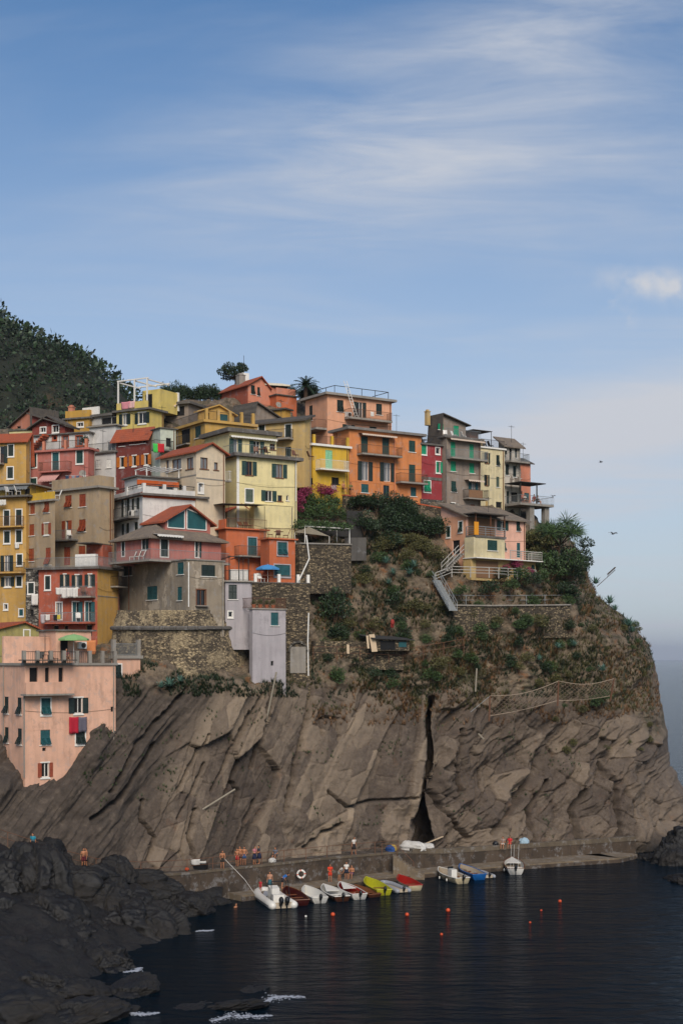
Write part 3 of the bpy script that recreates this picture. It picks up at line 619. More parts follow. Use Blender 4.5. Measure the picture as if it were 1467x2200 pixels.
def cloth(p, w, h, rz, mat, label, cat='laundry', group=None, seed=0):
    """a hanging piece of cloth with folds, p = middle of its top edge"""
    nx, nz = 7, 6; rnd = random.Random(seed); ph = rnd.uniform(0, 6); m = MB(); vs = []
    for j in range(nz + 1):
        for i in range(nx + 1):
            u, v = i / nx, j / nz; vs.append(((u - .5) * w * (1 - 0.1 * v * rnd.random()), 0.05 * v * math.sin(u * 9 + ph) + 0.02, -h * v * (1 - 0.05 * rnd.random()) - 0.04 * math.sin(u * math.pi)))
    fs = [(j*(nx+1)+i, j*(nx+1)+i+1, (j+1)*(nx+1)+i+1, (j+1)*(nx+1)+i) for j in range(nz) for i in range(nx)]
    me = m.add(vs, fs).mesh('laundry', mat, True); o = link('laundry', me, None, p, rz); md = o.modifiers.new('thick', 'SOLIDIFY'); md.thickness = 0.015
    return tag(o, label, cat, group)
def laundry_row(house, face, x0, x1, ytop, items, out, label, group):
    """items: (fraction along, width, drop, material)"""
    ta, za = house.uz(face, x0, ytop); tb, zb = house.uz(face, x1, ytop); rz = house.th + (0 if face == 'R' else -math.pi / 2)
    ln = MB().tube(house.wpt(face, ta, za, out), house.wpt(face, tb, zb, out), 0.012, n=4).build('clothes_line', WHITE); tag(ln, 'thin clothes line carrying ' + group, 'clothes line')
    for i, (f, w, d, mt, what) in enumerate(items):
        t = ta + (tb - ta) * f; cloth(house.wpt(face, t, za + (zb - za) * f, out + 0.03), w, d, rz, mt, what, group=group, seed=i + int(x0))
def aircon(house, face, px, py, label):
    t, z = house.uz(face, px, py); p = house.wpt(face, t, z, 0.25); rz = house.th + (0 if face == 'R' else -math.pi / 2)
    o = empty('air_conditioner', p, rz, label, 'air conditioner'); MB().box(-.42, -.16, 0, .42, .16, .62).build('casing', WHITE, o); MB().lathe([(.24, 0), (.24, .02)], 16).build('fan_grille', IRON, o, (0.1, -.165, .31)).rotation_euler = (R(90), 0, 0)
    MB().box(-.35, -.12, -.05, -.3, .24, 0).box(.3, -.12, -.05, .35, .24, 0).build('bracket', IRON, o); return o
def dish(p, rz, label):
    o = empty('satellite_dish', p, rz, label, 'satellite dish'); d = MB().lathe([(0.02, 0.0), (.2, .03), (.38, .12)], 16).build('reflector', CONC, o, (0, -.1, .3)); d.rotation_euler = (R(70), 0, 0); MB().tube((0, 0, -.3), (0, 0, .3), .025).tube((0, 0, .3), (0, -.12, .3), .025).build('mount', IRON, o); MB().tube((0, -.15, .25), (0, -.5, .38), .012, n=4).build('feed_arm', IRON, o); return o
POT = simple('terracotta_pot', '#a25a38', 1, 0.8); 
def leaf_mat(name, ca, cb, k=1.0):
    if name in MATS: return MATS[name]
    n = NB(name); g = n.N('ShaderNodeNewGeometry'); c = n.ramp(g.outputs['Random Per Island'], [(0.0, lin(ca, k)), (0.6, lin(cb, k)), (1.0, tuple(min(1, 1.5 * x) for x in lin(cb, k)[:3]))]); nz = n.noise(0.6, 4); c = n.mix(n.rng(nz, 0.35, 0.7, 0.0, 0.45), c, lin(ca, 0.6 * k)); n.color(c); n.rough(0.6)
    MATS[name] = n.m; return n.m
LEAF = leaf_mat('green_leaves', '#1d3016', '#3f5528'); LEAFD = leaf_mat('dark_leaves', '#12210f', '#263a1c'); BLOOM = leaf_mat('magenta_blossom', '#5e1232', '#8e2a52'); DRY = leaf_mat('dry_grass', '#4a3620', '#85603a'); OLIVE = leaf_mat('olive_leaves', '#33351c', '#5d5a30'); PALE = leaf_mat('agave_leaves', '#3b5a50', '#6c8c7c'); BARK = simple('bark', '#4a3828', 1, 0.9)
def leaves(m, rnd, c, rx, ry, rz, n, size, shell=0.55, down=0.0):
    """n little leaf blades through an uneven ellipsoid volume"""
    for _ in range(n):
        d = Vector((rnd.gauss(0, 1), rnd.gauss(0, 1), rnd.gauss(0, 1))).normalized(); r = shell + (1 - shell) * rnd.random() ** 0.6
        if d.z < -0.35: d.z *= 0.5
        p = Vector((c[0] + d.x * rx * r, c[1] + d.y * ry * r, c[2] + d.z * rz * r)); a = (d + Vector((rnd.uniform(-.8, .8), rnd.uniform(-.8, .8), rnd.uniform(-.5, .9) - down))).normalized(); b = a.orthogonal().normalized(); b = (b * math.cos(rnd.random() * 6) + a.cross(b) * math.sin(rnd.random() * 6)).normalized()
        s = size * rnd.uniform(.6, 1.4); m.add([p, p + a * s * .5 + b * s * .32, p + a * s, p + a * s * .5 - b * s * .32], [(0, 1, 2, 3)])
BUSH = {}
def bush_mesh(kind, mat, n=1100, size=0.115, lobes=7):
    k = (kind, mat.name)
    if k not in BUSH:
        rnd = random.Random(hash(kind) % 997 if isinstance(kind, str) else kind); m = MB()
        for i in range(lobes):
            a = rnd.uniform(0, 6.28); q = rnd.uniform(0.0, .55); rr = rnd.uniform(.35, .6); leaves(m, rnd, (q * math.cos(a), q * math.sin(a), .45 + rnd.uniform(-.15, .35)), rr, rr, rr * rnd.uniform(.7, 1), n // lobes, size, .5)
        me = bpy.data.meshes.new('foliage'); me.from_pydata([tuple(v) for v in m.v], [], m.f); me.materials.append(mat); BUSH[k] = me
    return BUSH[k]
STEM_ME = None
def bush(p, sx, sz, label, mat=LEAF, kind=1, group=None, name='bush', sy=None, rz=None):
    global STEM_ME
    if STEM_ME is None:
        m = MB()
        for i in range(5): a = i * 1.3; m.tube((0, 0, -.15), (.3 * math.cos(a), .3 * math.sin(a), .55), .03, .012, 4)
        STEM_ME = m.mesh('stem', BARK)
    o = empty(name, p, rz if rz is not None else random.uniform(0, 6.28), label, name.replace('_', ' '), group)
    f = link('crown', bush_mesh(kind, mat), o, scale=(sx, sy or sx, sz)); link('trunk', STEM_ME, o, scale=(sx, sx, sz)); return o
AGAVE_ME = {}
def agave_mesh(v):
    if v not in AGAVE_ME:
        rnd = random.Random(v); m = MB()
        for i in range(26):
            a = i * 2.4; el = R(10 + 70 * (i / 26)); L = rnd.uniform(.8, 1.05); d = Vector((math.cos(a) * math.cos(el), math.sin(a) * math.cos(el), math.sin(el))); s = Vector((-math.sin(a), math.cos(a), 0)) * .075; sag = Vector((0, 0, -.12))
            m.add([s, -s, d * L * .55 - s * .9, d * L * .55 + s * .9, d * L + sag], [(0, 1, 2, 3), (3, 2, 4)])
        me = bpy.data.meshes.new('leaves'); me.from_pydata([tuple(v) for v in m.v], [], m.f); me.materials.append(PALE); AGAVE_ME[v] = me
    return AGAVE_ME[v]
def agave(p, s, label, group, v=1):
    o = empty('agave', p, random.uniform(0, 6), label, 'agave', group); link('leaves', agave_mesh(v), o, scale=(s, s, s)); return o
def pot_plant(p, label, s=0.5, mat=LEAF, group=None):
    o = empty('potted_plant', p, 0, label, 'potted plant', group); MB().lathe([(.16, 0), (.22, .3), (.24, .3), (.24, .36)], 10).build('pot', POT, o); link('foliage', bush_mesh(3, mat), o, (0, 0, .3), scale=(s, s, s * 1.2)); return o

# ================================================================== the village
def crop(ox, oy, k=3.6675): return lambda *a: tuple((ox if i % 2 == 0 else oy) + v / k for i, v in enumerate(a))
c1, c2, c3, c4 = crop(0, 780), crop(350, 780), crop(600, 800), crop(850, 860); c5, c6, c7, c8 = crop(0, 1020), crop(230, 1020), crop(450, 1040), crop(0, 1300); cR = crop(900, 1060, 2.587)
def absorb(a, b):
    """the block b is a storey of the house a: its pieces become parts of a"""
    Ma = Matrix.Translation(a.o.location) @ Matrix.Rotation(a.th, 4, 'Z'); Mb = Matrix.Translation(b.o.location) @ Matrix.Rotation(b.th, 4, 'Z'); T = Ma.inverted() @ Mb
    for ch in [o for o in bpy.data.objects if o.parent == b.o]:
        ch.parent = a.o; ch.matrix_basis = T @ Matrix.LocRotScale(ch.location, ch.rotation_euler, ch.scale)
    bpy.data.objects.remove(b.o)
P = dict(paleyellow=plaster('pale_yellow_plaster', '#dccd98', 1.0, .25), yellow=plaster('yellow_plaster', '#c8a030', 1.0, .25), orange=plaster('orange_plaster', '#c67c48', 1.0, .4), peach=plaster('peach_plaster', '#d39a78', 1.0, .25),
 red=plaster('red_plaster', '#8e3034', 1.0, .2), grey=plaster('grey_plaster', '#8b7d70', 1.0, .5), cream=plaster('cream_plaster', '#cdbf98', 1.0, .45), peel=plaster('peeling_white_plaster', '#bdb4a6', 1.0, .5, '#6f6459'), salmon=plaster('salmon_plaster', '#c47d62', 1.0, .3),
 pink=plaster('pink_plaster', '#b06a5e', 1.0, .3), palepink=plaster('pale_pink_plaster', '#d9a892', 1.0, .25), darkred=plaster('dark_red_plaster', '#71332b', 1.0, .35), white=plaster('white_plaster', '#cbc7c1', 1.0, .25), ivory=plaster('ivory_plaster', '#cdbba0', 1.0, .25),
 mustard=plaster('mustard_plaster', '#b8924c', 1.0, .35), ochre=plaster('ochre_plaster', '#bf9650', 1.0, .4), beige=plaster('beige_plaster', '#a58f72', 1.0, .45), terracotta=plaster('terracotta_plaster', '#b9633c', 1.0, .25), greige=plaster('weathered_plaster', '#8f8270', 1.0, .7, '#a39684'), lilac=plaster('lilac_grey_plaster', '#a7a0a2', 1.0, .4),
 olive=plaster('olive_plaster', '#9a9058', 1.0, .4), brick=plaster('brick_red_plaster', '#a4543c', 1.0, .4), peachpeel=plaster('peeling_peach_plaster', '#d0966e', 1.0, .3, '#8e7560'), apricot=plaster('apricot_plaster', '#d6a88e', 1.0, .4), sand=plaster('sand_plaster', '#c0a26a', 1.0, .3), goldd=plaster('gold_plaster', '#bb9040', 1.0, .35), palegreen=plaster('pale_green_plaster', '#b9bfae', 1.0, .3))
RUBBLE = stone('rubble_masonry', '#6f6250', '#9c8a6c', '#b9a582', 3.0, 0.5); RUBBLED = stone('dark_rubble_masonry', '#5d5242', '#86765c', '#9a8a6c', 3.0, 0.32); GREYSTONE = stone('grey_stone', '#5f5a52', '#8b857a', '#9a9284', 2.6, 0.2)
STRIPE = simple('striped_canvas', '#c9b6a4', 1, .9); CANVAS = simple('cream_canvas', '#cfc4ae', 1, .9); DARKCANVAS = simple('dark_canvas', '#2c2a28', 1, .9); REED = simple('reed_screen', '#7a5a40', 1, .9, 0, .3, 20)

# ---- bright row on the right -----------------------------------------------------------------
h = House('yellow_house', 'bright yellow house with pale green balcony shutters and a roof terrace', 672, 165, 33, 646, 749, 957, 1060, P['yellow'])
h.win('L', *c3(210, 608, 245, 712), 'c', GREEN); h.win('R', *c3(363, 613, 418, 765), 'c', PALEG); h.win('L', *c3(197, 838, 262, 880), 'g', frame=IRON); h.win('R', *c3(412, 828, 470, 880), 'g', frame=IRON, pane=INSIDE); h.win('R', *c3(412, 882, 452, 925), 'p', WHITE, frame=WHITE)
h.walls(); h.slab(t=.25, over=.3, mat=WHITE); h.balcony('R', *c3(283, 0)[:1], *c3(513, 0)[:1], c3(0, 772)[1], 1.1, 1.05, WHITE, WHITE)
zt = h.h + .25
for x in (0.0, h.wR * .5, h.wR - .3): MB().box(x, -.1, zt, x + .32, .2, zt + 1.05).build('pillar', P['yellow'], h.o)
h.rail([(-.1, h.wL, zt), (-.1, 0, zt), (h.wR, 0, zt), (h.wR, h.wL * .6, zt)], .95, RUSTY)
t_, z_ = h.uz('R', *c3(222, 755)); MB().tube((0, 0, 0), (0, -.5, .15), .03).ball((0, -.55, .05), .13, .13, .18).build('wall_lamp', IRON, h.o, (-.02, h.uz('L', *c3(235, 755))[0], z_), -math.pi/2)
HY_ = h
h = House('orange_house', 'tall orange house with two balconies, striped awning and dark green shutters', 750, 168, 33, 715, 905, 922, 1088, P['orange'])
for a in ((643, 503, 697, 645), (810, 517, 865, 655)): h.win('R', *c3(*a), 'c', GREEN, sill=False)
h.win('R', *c3(1020, 538, 1070, 628), 'c', GREEN); h.win('R', *c3(648, 703, 702, 852), 'o', DARKSH, pane=CURT, shw=.55); h.win('R', *c3(822, 712, 876, 860), 'o', DARKSH, pane=CURT, shw=.55); h.win('R', *c3(1020, 727, 1070, 865), 'c', GREEN, sill=False)
h.win('R', *c3(645, 880, 702, 948), 'c', TEAL); h.win('R', *c3(818, 890, 866, 985), 'g', pane=GLASS, frame=TEAL); h.win('R', *c3(1033, 905, 1077, 977), 'c', TEAL); h.win('R', *c3(952, 978, 996, 1015), 'c', TEAL)
h.walls(); h.slab(t=.3, over=.45, mat=SLABG); h.balcony('R', c3(610, 0)[0], c3(925, 0)[0], c3(0, 655)[1], 1.2, 1.0, RUSTY, CONC, .2); h.balcony('R', c3(915, 0)[0], c3(1130, 0)[0], c3(0, 872)[1], 1.1, 1.0, RUSTY, CONC, .2)
h.awning('R', c3(620, 0)[0], c3(895, 0)[0], c3(0, 475)[1], c3(0, 500)[1], .9, STRIPE); h.pipe('R', c3(905, 0)[0], c3(0, 980)[1], c3(0, 500)[1], mat=P['salmon']); h.band('R', c3(0, 870)[1], None, c3(905, 0)[0], .06, .03, P['orange']); h.chimney(8.5, 3.5, h.h + .2, .5, .5); HO = h
h = House('peach_house', 'large peach house with flat roof terrace, rooftop rails and leaning ladder', 703, 176, 33, 656, 841, 848, 960, P['peach'])
h.win('R', *c3(455, 218, 505, 310), 't', DARKSH); h.win('R', *c3(612, 235, 655, 368), 'o', DARKSH, sill=False, shw=.5); h.win('R', *c3(762, 248, 808, 335), 'c', DARKSH, trim=None); h.win('L', *c3(236, 262, 262, 380), 'c', DARKSH); h.win('R', *c3(525, 412, 565, 478), 'o', DARKSH, pane=CURT, shw=.5); h.win('R', *c3(710, 428, 765, 470), 'c', DARKSH)
h.walls(); h.slab(t=.3, over=.5, mat=CONC); h.balcony('R', c3(512, 0)[0], c3(848, 0)[0], c3(0, 375)[1], 1.2, 1.0, RUSTY, CONC, .25); h.balcony('L', c3(245, 0)[0], c3(375, 0)[0], c3(0, 455)[1], 1.6, 1.0, RUSTY, CONC, .25)
zt = h.h + .3; h.rail([(h.wR - .3, h.wL * .75, zt), (h.wR - .3, .3, zt), (1.2, .2, zt), (1.0, h.wL * .75, zt)], 1.0, IRON, bars=False, posts=1.8, r=.03)
t_, z_ = h.uz('R', *c3(575, 350)); m = MB()
for d in (-.22, .22): m.tube((d, -1.0, 0), (d - 1.3, -.35, 4.6), .04)
for k in range(12): m.tube((-.22 - 1.3 * k / 12, -1.0 + .65 * k / 12, .35 * k + .3), (.22 - 1.3 * k / 12, -1.0 + .65 * k / 12, .35 * k + .3), .025, n=4)
o = m.build('ladder', WHITE, None, h.wpt('R', t_, z_ - .3), h.th); tag(o, 'pale ladder leaning from the peach balcony to the roof edge', 'ladder'); aircon(h, 'R', *c3(535, 355), 'white air conditioner on the peach house balcony'); HP = h
cloth(h.wpt('R', h.uz('R', *c3(690, 320))[0], h.uz('R', *c3(690, 320))[1], 1.2), .5, .6, h.th, CLOTH('white', '#c9c5bd'), 'white cloth hung on the peach house balcony rail', seed=3)
h = House('red_house', 'narrow crimson red house with white framed windows between orange and grey houses', 905, 173.9, 33, 890, 949, 955, 1088, P['red'])
h.win('R', *c4(200, 350, 240, 425), 'c', BRIGHTG, WHITE); h.win('R', *c4(315, 375, 345, 422), 'g', trim=WHITE); h.win('R', *c4(318, 485, 350, 570), 'r', BRIGHTG, WHITE, shw=.3); h.win('R', *c4(222, 635, 272, 720), 't', BRIGHTG, WHITE); h.win('R', *c4(232, 790, 262, 828), 'g', trim=WHITE); h.win('R', *c4(300, 800, 338, 848), 'd')
h.walls(); h.slab(t=.22, over=.25, mat=CONCD); h.band('R', c4(0, 618)[1], t=.35, out=.06, mat=CONCD); zt = h.h + .22; h.rail([(0, h.wL * .8, zt), (0, 0, zt), (h.wR, 0, zt)], .95, IRON); MB().box(-.3, -.3, 0, h.wR + .3, -.003, .9 + 2.5).build('stone_plinth', GREYSTONE, h.o)
chair(h.loc(1.2, 1.5, zt), .4, IRON, 'dark metal chair on the red house roof terrace'); chair(h.loc(2.2, 1.6, zt), -1.4, IRON, 'dark metal chair beside the table on the red house roof'); table(h.loc(1.7, 1.9, zt), IRON, 'dark round table on the red house roof terrace')
h = House('grey_tower_house', 'tall grey house with bright green shutters and long balconies', 956, 175.3, 35, 945, 1032, 940, 1100, P['grey'])
for a in ((432, 328, 468, 445), (580, 345, 612, 460)): h.win('R', *c4(*a), 'c', BRIGHTG, sill=False)
for a in ((432, 480, 472, 560), (580, 495, 617, 575)): h.win('R', *c4(*a), 'c', BRIGHTG)
h.win('R', *c4(436, 637, 474, 722), 't', GREEN); h.win('R', *c4(590, 650, 625, 710), 'o', TEAL, pane=CURT, sill=False); h.win('R', *c4(440, 810, 465, 865), 'l', DARKSH, WHITE, pane=CURT); h.win('R', *c4(588, 820, 622, 888), 'p', BROWN)
h.walls(); h.slab(t=.25, over=.3, mat=CONCD); h.balcony('R', c4(398, 0)[0], c4(680, 0)[0], c4(0, 465)[1], 1.1, 1.0, GREYRAIL, CONC, .2); h.balcony('R', c4(527, 0)[0], c4(690, 0)[0], c4(0, 775)[1], 1.1, 1.0, IRON, CONC, .2); h.awning('R', c4(400, 0)[0], c4(670, 0)[0], c4(0, 302)[1], c4(0, 318)[1], .8, STRIPE); h.awning('R', c4(537, 0)[0], c4(662, 0)[0], c4(0, 625)[1], c4(0, 635)[1], .9, STRIPE)
t_, z_ = h.uz('R', *c4(530, 770)); MB().box(0, -1.12, 0, 2.2, -1.08, .95).build('reed_screen', REED, h.o, (t_, 0, z_)); h.pipe('R', c4(392, 0)[0], c4(0, 880)[1], c4(0, 300)[1], .07, CONCD); zt = h.h + .25; h.rail([(0, 0, zt), (h.wR, 0, zt)], .95, GREYRAIL)
u = House('top', '', 946, 178.0, 35, 925, 1000, 907, 935, P['grey']); u.win('R', *c4(335, 185, 375, 232), 'c', BRIGHTG); u.win('R', *c4(455, 200, 495, 292), 'c', BRIGHTG, sill=False); u.walls(); u.gable('L', 1.0, DARKTILE, .5, .12, frac=.02); u.chimney(-.5, 2, u.h + .3, .5, 1.2, P['sand'])
absorb(h, u)
for k in range(3): chair(h.loc(1.0 + k * 1.5, 1.2, zt), 1.0 * k, WHITE, ['white plastic chair at the left of the grey house roof terrace', 'white plastic chair in the middle of the grey roof terrace', 'white plastic chair by the dark wall of the grey roof terrace'][k])
h = House('cream_house', 'narrow cream house with dark shutters between the grey and the white peeling house', 1032, 180.3, 35, 1020, 1083, 962, 1095, P['cream'])
for a in ((707, 415, 728, 498), (705, 588, 724, 672)): h.win('R', *c4(*a), 'o', DARKSH, frame=BROWN)
h.win('R', *c4(790, 432, 816, 515), 't', DARKSH); h.win('R', *c4(790, 602, 814, 685), 'c', GREYG); h.win('R', *c4(705, 795, 725, 835), 'c', P['sand']); h.win('R', *c4(788, 800, 834, 848), 'd')
h.walls(); h.slab(t=.2, over=.2, mat=WHITE); zt = h.h + .2; h.rail([(0, 0, zt), (h.wR, 0, zt)], .95, IRON); MB().box(.1, 2.2, zt, 1.5, 3.8, zt + 2.2).build('roof_hut', BROWN, h.o); MB().box(-.2, 1.2, zt + 2.25, 3.0, 4.2, zt + 2.32).build('hut_roof', DARKTILE, h.o); MB().tube((2.9, 1.3, zt), (2.9, 1.3, zt + 2.25), .04).build('hut_post', IRON, h.o)
MB().box(.2, 3.9, zt, h.wR, 4.1, zt + 1.7).build('screen_wall', P['sand'], h.o)
for k in range(2): chair(h.loc(1.5 + 1.1 * k, 1.0, zt), 2.0 * k, IRON, ['dark folding chair near the hut on the cream house roof', 'dark folding chair beside the ochre screen on the cream house roof'][k])
h = House('peeling_house', 'white house with peeling plaster, top balcony and dining terrace', 1083, 183.8, 35, 1070, 1117, 956, 1085, P['peel'])
h.win('R', *c4(893, 378, 913, 478), 'd', sill=False); h.win('R', *c4(937, 370, 952, 455), 'c', DARKSH); h.win('L', *c4(852, 345, 864, 430), 'c', DARKSH); h.win('R', *c4(863, 503, 888, 590), 'c', DARKSH); h.win('R', *c4(922, 517, 947, 605), 'c', DARKSH); h.win('R', *c4(908, 722, 960, 800), 'd', sill=False); h.win('R', *c4(870, 715, 892, 815), 'c', DARKSH, sill=False)
h.walls(); h.gable('shedR', .8, SLATE, .5, .16); h.balcony('R', c4(855, 0)[0], c4(1005, 0)[0], c4(0, 488)[1], 1.2, 1.0, GREYRAIL, CONC, .2); HPE = h
h = House('salmon_house', 'slim salmon house at the seaward end of the row', 1114, 187.5, 35, 1100, 1139, 993, 1085, P['salmon'])
h.win('R', *c4(966, 540, 983, 615), 'c', GREEN); h.win('R', *c4(968, 715, 996, 800), 'd', sill=False); h.win('R', *c4(1010, 730, 1048, 805), 'c', TEAL, sill=False); h.walls(); h.gable('shedR', .6, DARKTILE, .4, .12)
# dining terrace on concrete piers
tt = empty('dining_terrace', W(1088, 1083, 183.0), R(35), 'concrete dining terrace on tall square piers beside the white peeling house', 'terrace')
zf = 0.0; L_ = 5.8; MB().box(0, -2.6, -.28, L_, 0.8, 0).build('floor_slab', CONC, tt)
for x in (2.0, 4.6): MB().box(x, -2.2, -8.5, x + .75, -1.5, -.282).build('pier', CONC, tt)
for xx in (0.1, 2.9): MB().box(xx, -2.5, 0.002, xx + .12, -2.38, 2.6).build('post', IRON, tt)
MB().box(0, -2.6, 2.6, 4.4, .5, 2.7).build('canopy', DARKCANVAS, tt)
hh = HPE; hh.rail([(0, .6, 0), (0, -2.55, 0), (L_, -2.55, 0), (L_, .7, 0)], 1.0, GREYRAIL, parent=tt, step=.22)
TERR = tt

# ---- pink house below the row -------------------------------------------------------------------
h = House('pink_house', 'pink house with dark shutters, loggia and white timber rails on the slope', 1001, 165, 40, 947, 1128, 1108, 1205, P['palepink'], lmat=P['peach'])
h.win('L', *cR(152, 185, 172, 243), 'c', GREEN, WHITE); h.win('L', *cR(220, 157, 240, 215), 't', GREEN, WHITE); h.win('L', *cR(185, 260, 225, 340), 'd')
h.win('R', *cR(448, 152, 477, 205), 'o', GREEN, shw=.5); h.win('R', *cR(540, 155, 560, 210), 't', GREEN); h.win('R', *cR(431, 272, 482, 318), 't', TEAL); h.win('R', *cR(542, 275, 561, 355), 'c', TEAL, sill=False)
h.walls(); h.gable('shedR', 1.6, SLATE, .5, .14)
MB().box(-.1, -1.6, h.uz('R', *cR(300, 238))[1] - .25, h.uz('R', 1066, 1152)[0], -.003, h.uz('R', *cR(300, 238))[1]).build('loggia_floor', CONCD, h.o)
zL = h.uz('R', *cR(300, 238))[1]; xe = h.uz('R', 1064, 1152)[0]
MB().box(.3, -.06, zL + .01, xe - .2, -.02, zL + 2.2).build('reed_blind', REED, h.o); MB().box(-.4, -2.0, zL + 2.45, xe + .1, .1, zL + 2.58).build('loggia_roof', DARKTILE, h.o)
for x in (0, xe * .5, xe - .1): MB().box(x, -1.55, zL, x + .1, -1.45, zL + 2.45).build('post', BROWN, h.o)
h.rail([(-.05, -.05, zL), (-.05, -1.55, zL), (xe, -1.55, zL)], 1.0, GREYRAIL, bars=False, mids=3, r=.035)
zb_ = h.uz('R', 1030, 1201)[1]; MB().box(-.3, -1.5, zb_, xe, -.003, zL - .26).build('bay', P['cream'], h.o); 
for a in ((328, 265, 380, 322), ):
    t0, z0, t1, z1 = h.rect('R', *cR(*a)); f = h.hang('window', frame_mesh(t1 - t0, z1 - z0, WHITE, None, True, False, False), 'R', t0, z0, out=1.53); link('shutter', shutter_mesh(GREEN), f, (0, -.02, 0), scale=((t1 - t0) / 2, 1, z1 - z0)); link('shutter', shutter_mesh(GREEN), f, ((t1 - t0) / 2, -.02, 0), scale=((t1 - t0) / 2, 1, z1 - z0))
MB().box(-.5, -1.3, zb_ - 2.6, h.wR + .4, -.004, zb_ - .12).build('base_storey', P['sand'], h.o); MB().box(-.6, -2.3, zb_ - .118, h.wR + .6, -.006, zb_ - .003).build('base_slab', WHITE, h.o); MB().box(.3, -1.36, zb_ - 2.3, xe * .8, -1.302, zb_ - .3).build('reed_blind', REED, h.o)
for x, w in ((h.uz('R', 1085, 1210)[0], 1.2), (h.uz('R', 1122, 1210)[0], .7)): MB().prism([(x, -1.36, zb_ - 2.5), (x + w, -1.36, zb_ - 2.5), (x + w, -1.36, zb_ - 1.0), (x + w * .8, -1.36, zb_ - .55), (x + w * .5, -1.36, zb_ - .4), (x + w * .2, -1.36, zb_ - .55), (x, -1.36, zb_ - 1.0)], (0, .05, 0)).build('arched_door', GREEN, h.o)
h.rail([(xe + .2, -2.2, zb_), (h.wR + .5, -2.2, zb_), (h.wR + .5, -.05, zb_)], 1.0, RAILW, bars=False, mids=3, r=.04)
h.chimney(3, 4.5, h.h + 1.0, .5, .7); HPK = h
link('laundry', MB().box(-.35, -.03, 0, .35, .03, 1.5).mesh('towel', CLOTH('orange', '#d08a1c')), None, h.loc(.05, -1.6, zL), h.th); tag(bpy.data.objects['laundry'] if False else col.objects[-1], 'orange towel hung at the pink house loggia', 'towel')

# ---- centre ------------------------------------------------------------------------------------
h = House('pale_yellow_house', 'large pale yellow house with open green shutters and a roof balcony', 509, 153, 33, 483, 638, 980, 1092, P['paleyellow'])
h.win('R', *c2(655, 775, 706, 885), 'o', GREEN, frame=BROWN, shw=.5); h.win('R', *c2(890, 797, 945, 905), 'o', GREEN, pane=CURT, frame=BROWN, shw=.5); h.win('R', *c2(652, 994, 711, 1095), 'c', GREYG, WHITE); h.win('R', *c2(808, 1005, 862, 1090), 'o', GREEN, pane=INSIDE, shw=.5); h.win('R', *c2(905, 1042, 940, 1090), 'g', frame=BROWN); h.win('R', *c2(972, 1043, 990, 1085), 'g')
h.walls(); h.slab(t=.35, over=.55, mat=CONCD); MB().box(-.012, -.012, 0, .3, -.004, h.h).build('quoin', WHITE, h.o); h.band('R', c2(0, 960)[1], t=.05, out=.02, mat=P['paleyellow']); h.pipe('R', c2(1045, 0)[0], c2(0, 1090)[1], c2(0, 760)[1], .06, WHITE)
zt = h.h + .35; h.rail([(-.3, 2.5, zt), (-.3, -.4, zt), (h.wR + .3, -.4, zt)], .95, GREYRAIL, step=.3)
u = House('up', '', 494, 154.8, 33, 440, 594, 928, 978, P['paleyellow']); u.win('R', *c2(557, 597, 590, 715), 'o', GREEN, pane=CURT, sill=False, shw=.5); u.win('R', *c2(715, 615, 765, 730), 'o', GREEN, pane=INSIDE, sill=False, shw=.5); u.win('R', *c2(842, 637, 884, 684), 'g', frame=BROWN); u.walls(); u.slab(t=.45, over=.5, mat=CONCD); u.awning('R', c2(520, 0)[0], c2(885, 0)[0], c2(0, 578)[1], c2(0, 590)[1], .5, WHITE); absorb(h, u)
for i, (x, lab) in enumerate(((2.6, 'wooden chair left of the first open door on the pale yellow balcony'), (4.0, 'wooden chair between the doors on the pale yellow balcony'), (7.6, 'low slatted chair by the small window on the pale yellow balcony'), (9.6, 'wooden chair at the far end of the pale yellow balcony'))): chair(h.loc(x, .3, zt), [.3, 2.5, .8, 1.9][i], BROWN, lab)
table(h.loc(3.3, .4, zt), BROWN, 'small wooden table on the pale yellow balcony'); HPY = h
h = House('beige_yellow_house', 'sandy yellow house with dark doors and iron balcony behind the pale yellow house', 655, 164, 62, 540, 668, 902, 1000, P['sand'])
h.win('L', *c2(755, 490, 803, 558), 'c', DARKSH, WHITE); h.win('L', *c2(965, 485, 1011, 600), 'c', DARKSH, WHITE, sill=False); h.win('L', *c2(965, 660, 1010, 742), 'c', DARKSH, sill=False); h.walls(); h.gable('shedL', .5, DARKTILE, .4, .2); h.balcony('L', c2(850, 0)[0], c2(1030, 0)[0], c2(0, 600)[1], 1.1, 1.0, IRON, CONC, .2)
h = House('mustard_house', 'mustard house with pillared roof terrace and gabled attic room', 441, 161, 33, 372, 546, 907, 985, P['mustard'])
h.win('L', *c2(142, 517, 215, 632), 'd', sill=False); h.win('L', *c2(255, 495, 300, 590), 'c', GREEN); h.walls(); h.slab(t=.3, over=.35, mat=P['mustard']); zt = h.h + .3
for i in range(5): MB().box(i * h.wR / 4.2, -.15, zt, i * h.wR / 4.2 + .32, .17, zt + 1.25).build('pillar', P['mustard'], h.o)
h.rail([(0, h.wL, zt), (0, 0, zt), (h.wR, 0, zt)], 1.0, IRON); h.balcony('L', c2(80, 0)[0], c2(215, 0)[0], c2(0, 650)[1], .5, 1.0, IRON)
u = House('attic', '', 427, 165, 33, 425, 503, 884, 905, P['mustard']); u.win('R', *c2(338, 362, 368, 440), 'd'); u.win('R', *c2(435, 372, 512, 452), 'c', TEAL, sill=False); u.walls(); u.gable('L', .9, P['mustard'], .35, .14, frac=.55); absorb(h, u)
